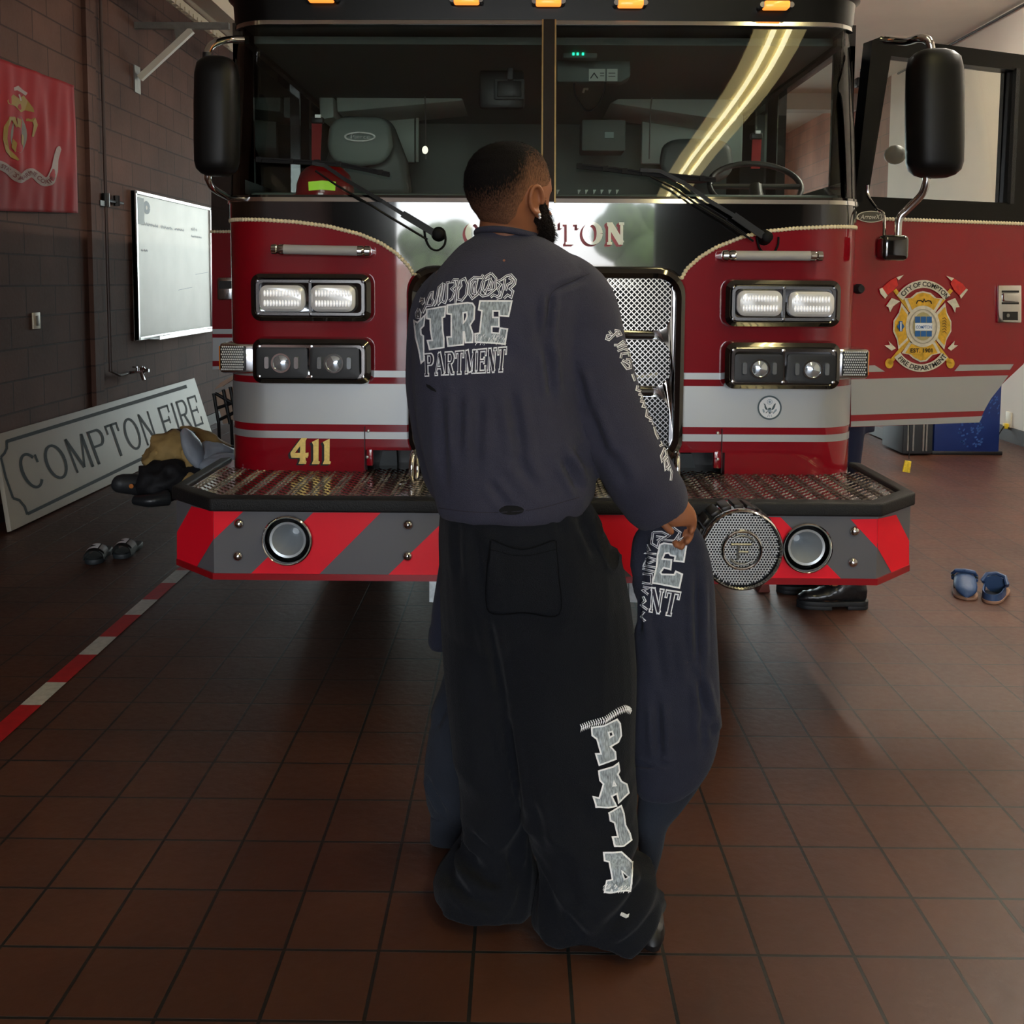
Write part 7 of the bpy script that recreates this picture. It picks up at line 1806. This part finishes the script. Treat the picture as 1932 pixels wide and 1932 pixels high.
b = B(); x0, x1 = P(1705, 800, YC_).x, P(1762, 800, YC_).x; zc0, zc1 = P(1730, 857, YC_).z, P(1730, 780, YC_).z
B().box(x0, x1, YC_, YC_ + .5, max(.01, zc0), zc1 + .2).build('body', mat('case_black', L(44, 48, 52), .5), t, bevel=.015)
b = B()
for px_ in (1712, 1722, 1741, 1747): xx = P(px_, 800, YC_).x; b.box(xx, xx + .014, YC_ - .012, YC_ + .01, max(.03, zc0 + .03), zc1 + .18)
b.build('rib', m_steel, t)
t = thing('hose_rack', (P(1670, 820, 10.2).x, 10.2, 0), 'low dark rack with a pale rounded bundle, at the far right beyond the door', 'rack')
a_, c_ = PZ(1645, 818, 0), PZ(1738, 858, 0)
B().bar(a_ + V((0, 0, .06)), c_ + V((0, 0, .06)), .09, .1).build('base_rail', mat('rack_grey', L(98, 100, 100), .5), t)
B().box(P(1683, 800, 9.6).x, P(1706, 800, 9.6).x, 9.3, 9.7, .08, P(1690, 780, 9.6).z).build('post', m_black, t)
lump('bundle', 1664, 805, 10.4, .20, .25, .13, mat('bundle_grey', L(150, 150, 156), .7, var=.2, vscale=6), t, 14, .03)
# wall outlet with yellow plug
oc = PX(1904, 795, XR)
t = thing('outlet_plate', (XR, oc.y, oc.z), 'pale electric outlet on the white right wall with a yellow plug', 'outlet')
B().box(XR - .012, XR, oc.y - .05, oc.y + .05, oc.z - .09, oc.z + .09).build('cover', m_cream, t, bevel=.003)
B().box(XR - .05, XR - .012, oc.y - .025, oc.y + .025, oc.z - .07, oc.z - .02).build('plug', mat('plug_yellow', L(226, 190, 40), .5), t, bevel=.006)
B().tube(spline([(XR - .05, oc.y, oc.z - .05), (XR - .12, oc.y - .05, oc.z - .12), (XR - .10, oc.y + .1, oc.z - .3), (XR - .05, oc.y + .3, .05)], 6), .008, 8).build('cord', m_black, t, smooth=True)
# conduit lines on ceiling/wall, small speaker and sensor on the far side
t = thing('conduit', (XR - .03, 8, ZC - .3), 'thin dark conduit running along the top of the white right wall', 'conduit')
B().tube([(XR - .03, YFRONT + .2, ZC - .04), (XR - .03, 12.4, ZC - .04)], .012, 8).build('pipe', m_dark, t, smooth=True)
pv = PX(1752, 40, XR - .03)
B().tube([(XR - .03, pv.y, ZC), (XR - .03, pv.y, 3.6)], .012, 8).build('drop', m_dark, t, smooth=True)
c = P(1626, 154, 12.3); t = thing('wall_speaker', (c.x, 12.3, c.z), 'small square black speaker hanging between the cab and the open door', 'speaker')
B().box(c.x - .055, c.x + .055, 12.3, 12.42, c.z - .055, c.z + .055).build('box', m_black, t, bevel=.01)
B().tube([(c.x, 12.36, c.z + .05), (c.x, 12.36, ZC)], .008, 6).build('hanger', m_black, t)
c = P(1603, 157, 12.3); t = thing('ceiling_sensor', (c.x, 12.4, c.z), 'tiny dark round sensor hanging just right of the cab roof', 'sensor')
B().blob((c.x, 12.4, c.z), .03, .03, .03, 12, 8).build('sensor', m_black, t, smooth=True)
B().tube([(c.x, 12.4, c.z + .02), (c.x, 12.4, ZC)], .005, 6).build('hanger', m_black, t)
c = P(1640, 110, 11.5); t = thing('cable_festoon', (c.x, 11.5, c.z), 'thin hanging cable run with hooks near the ceiling, between cab and door', 'cable')
B().tube(spline([P(1598, 60, 11.5), P(1608, 66, 11.5), P(1635, 66, 11.5), P(1655, 68, 11.5), P(1652, 90, 11.5), P(1645, 128, 11.5), P(1628, 132, 11.5), P(1622, 134, 11.5)], 6), .010, 6).build('cable', m_steel, t, smooth=True)
B().tube([P(1655, 68, 11.5), V((P(1655, 68, 11.5).x, 11.5, ZC))], .006, 6).build('hanger', m_steel, t)

# ================================================================== separate pieces that are parts in their own right
def split_parts(o, gap=.004):
    me = o.data; n = len(me.vertices); par = list(range(n))
    def fd(i):
        while par[i] != i: par[i] = par[par[i]]; i = par[i]
        return i
    for p in me.polygons:
        r_ = fd(p.vertices[0])
        for v in p.vertices[1:]: par[fd(v)] = r_
    isl = {}
    for i in range(n): isl.setdefault(fd(i), []).append(i)
    if len(isl) < 2: return
    bx = []
    for k, ids in isl.items():
        xs = [me.vertices[i].co for i in ids]; bx.append([set([k]), [min(p[a] for p in xs) - gap for a in range(3)], [max(p[a] for p in xs) + gap for a in range(3)]])
    ch = True
    while ch:
        ch = False
        for i in range(len(bx)):
            for j in range(i + 1, len(bx)):
                if all(bx[i][1][a] <= bx[j][2][a] and bx[j][1][a] <= bx[i][2][a] for a in range(3)):
                    bx[i][0] |= bx[j][0]; bx[i][1] = [min(p, q) for p, q in zip(bx[i][1], bx[j][1])]; bx[i][2] = [max(p, q) for p, q in zip(bx[i][2], bx[j][2])]; bx.pop(j); ch = True; break
            if ch: break
    if len(bx) < 2: return
    root = [fd(i) for i in range(n)]; datas = []
    for g in bx:
        bm = bmesh.new(); bm.from_mesh(me); bm.verts.ensure_lookup_table()
        bmesh.ops.delete(bm, geom=[v for v in bm.verts if root[v.index] not in g[0]], context='VERTS')
        m2 = me.copy(); bm.to_mesh(m2); bm.free(); datas.append(m2)
    nm = o.name.split('.')[0]
    for m2 in datas[1:]:
        c_ = bpy.data.objects.new(nm, m2); COL.objects.link(c_); c_.parent = o.parent
    o.data = datas[0]
SPLIT = {'rope_pinstripe', 'corner_pillar', 'front_bracket', 'skirt_tab', 'panel_seam', 'skirt_bolt', 'grille_bar', 'rail_end', 'marker_cap', 'projector', 'mirror_arm', 'rear_panel', 'tow_eye', 'red_button', 'axe_blades', 'axe_heads', 'ribbon_tails', 'leg', 'rib', 'strap_rivet', 'siren_emblem', 'green_led', 'continents', 'beak_ribbon', 'overhead_locker', 'cross', 'cross_border', 'crest_blue', 'crest_band', 'axe_handles', 'handle_recess', 'emblem', 'seal_detail', 'warning_label', 'window_channel', 'hook'}
for o in list(bpy.data.objects):
    if o.type == 'MESH' and o.parent and o.name.split('.')[0] in SPLIT: split_parts(o, .0005 if 'cross' in o.name or 'crest' in o.name or 'axe' in o.name else .003)
# the lamps on the bonnet corners and elsewhere keep no labels of their own: they look like their truck
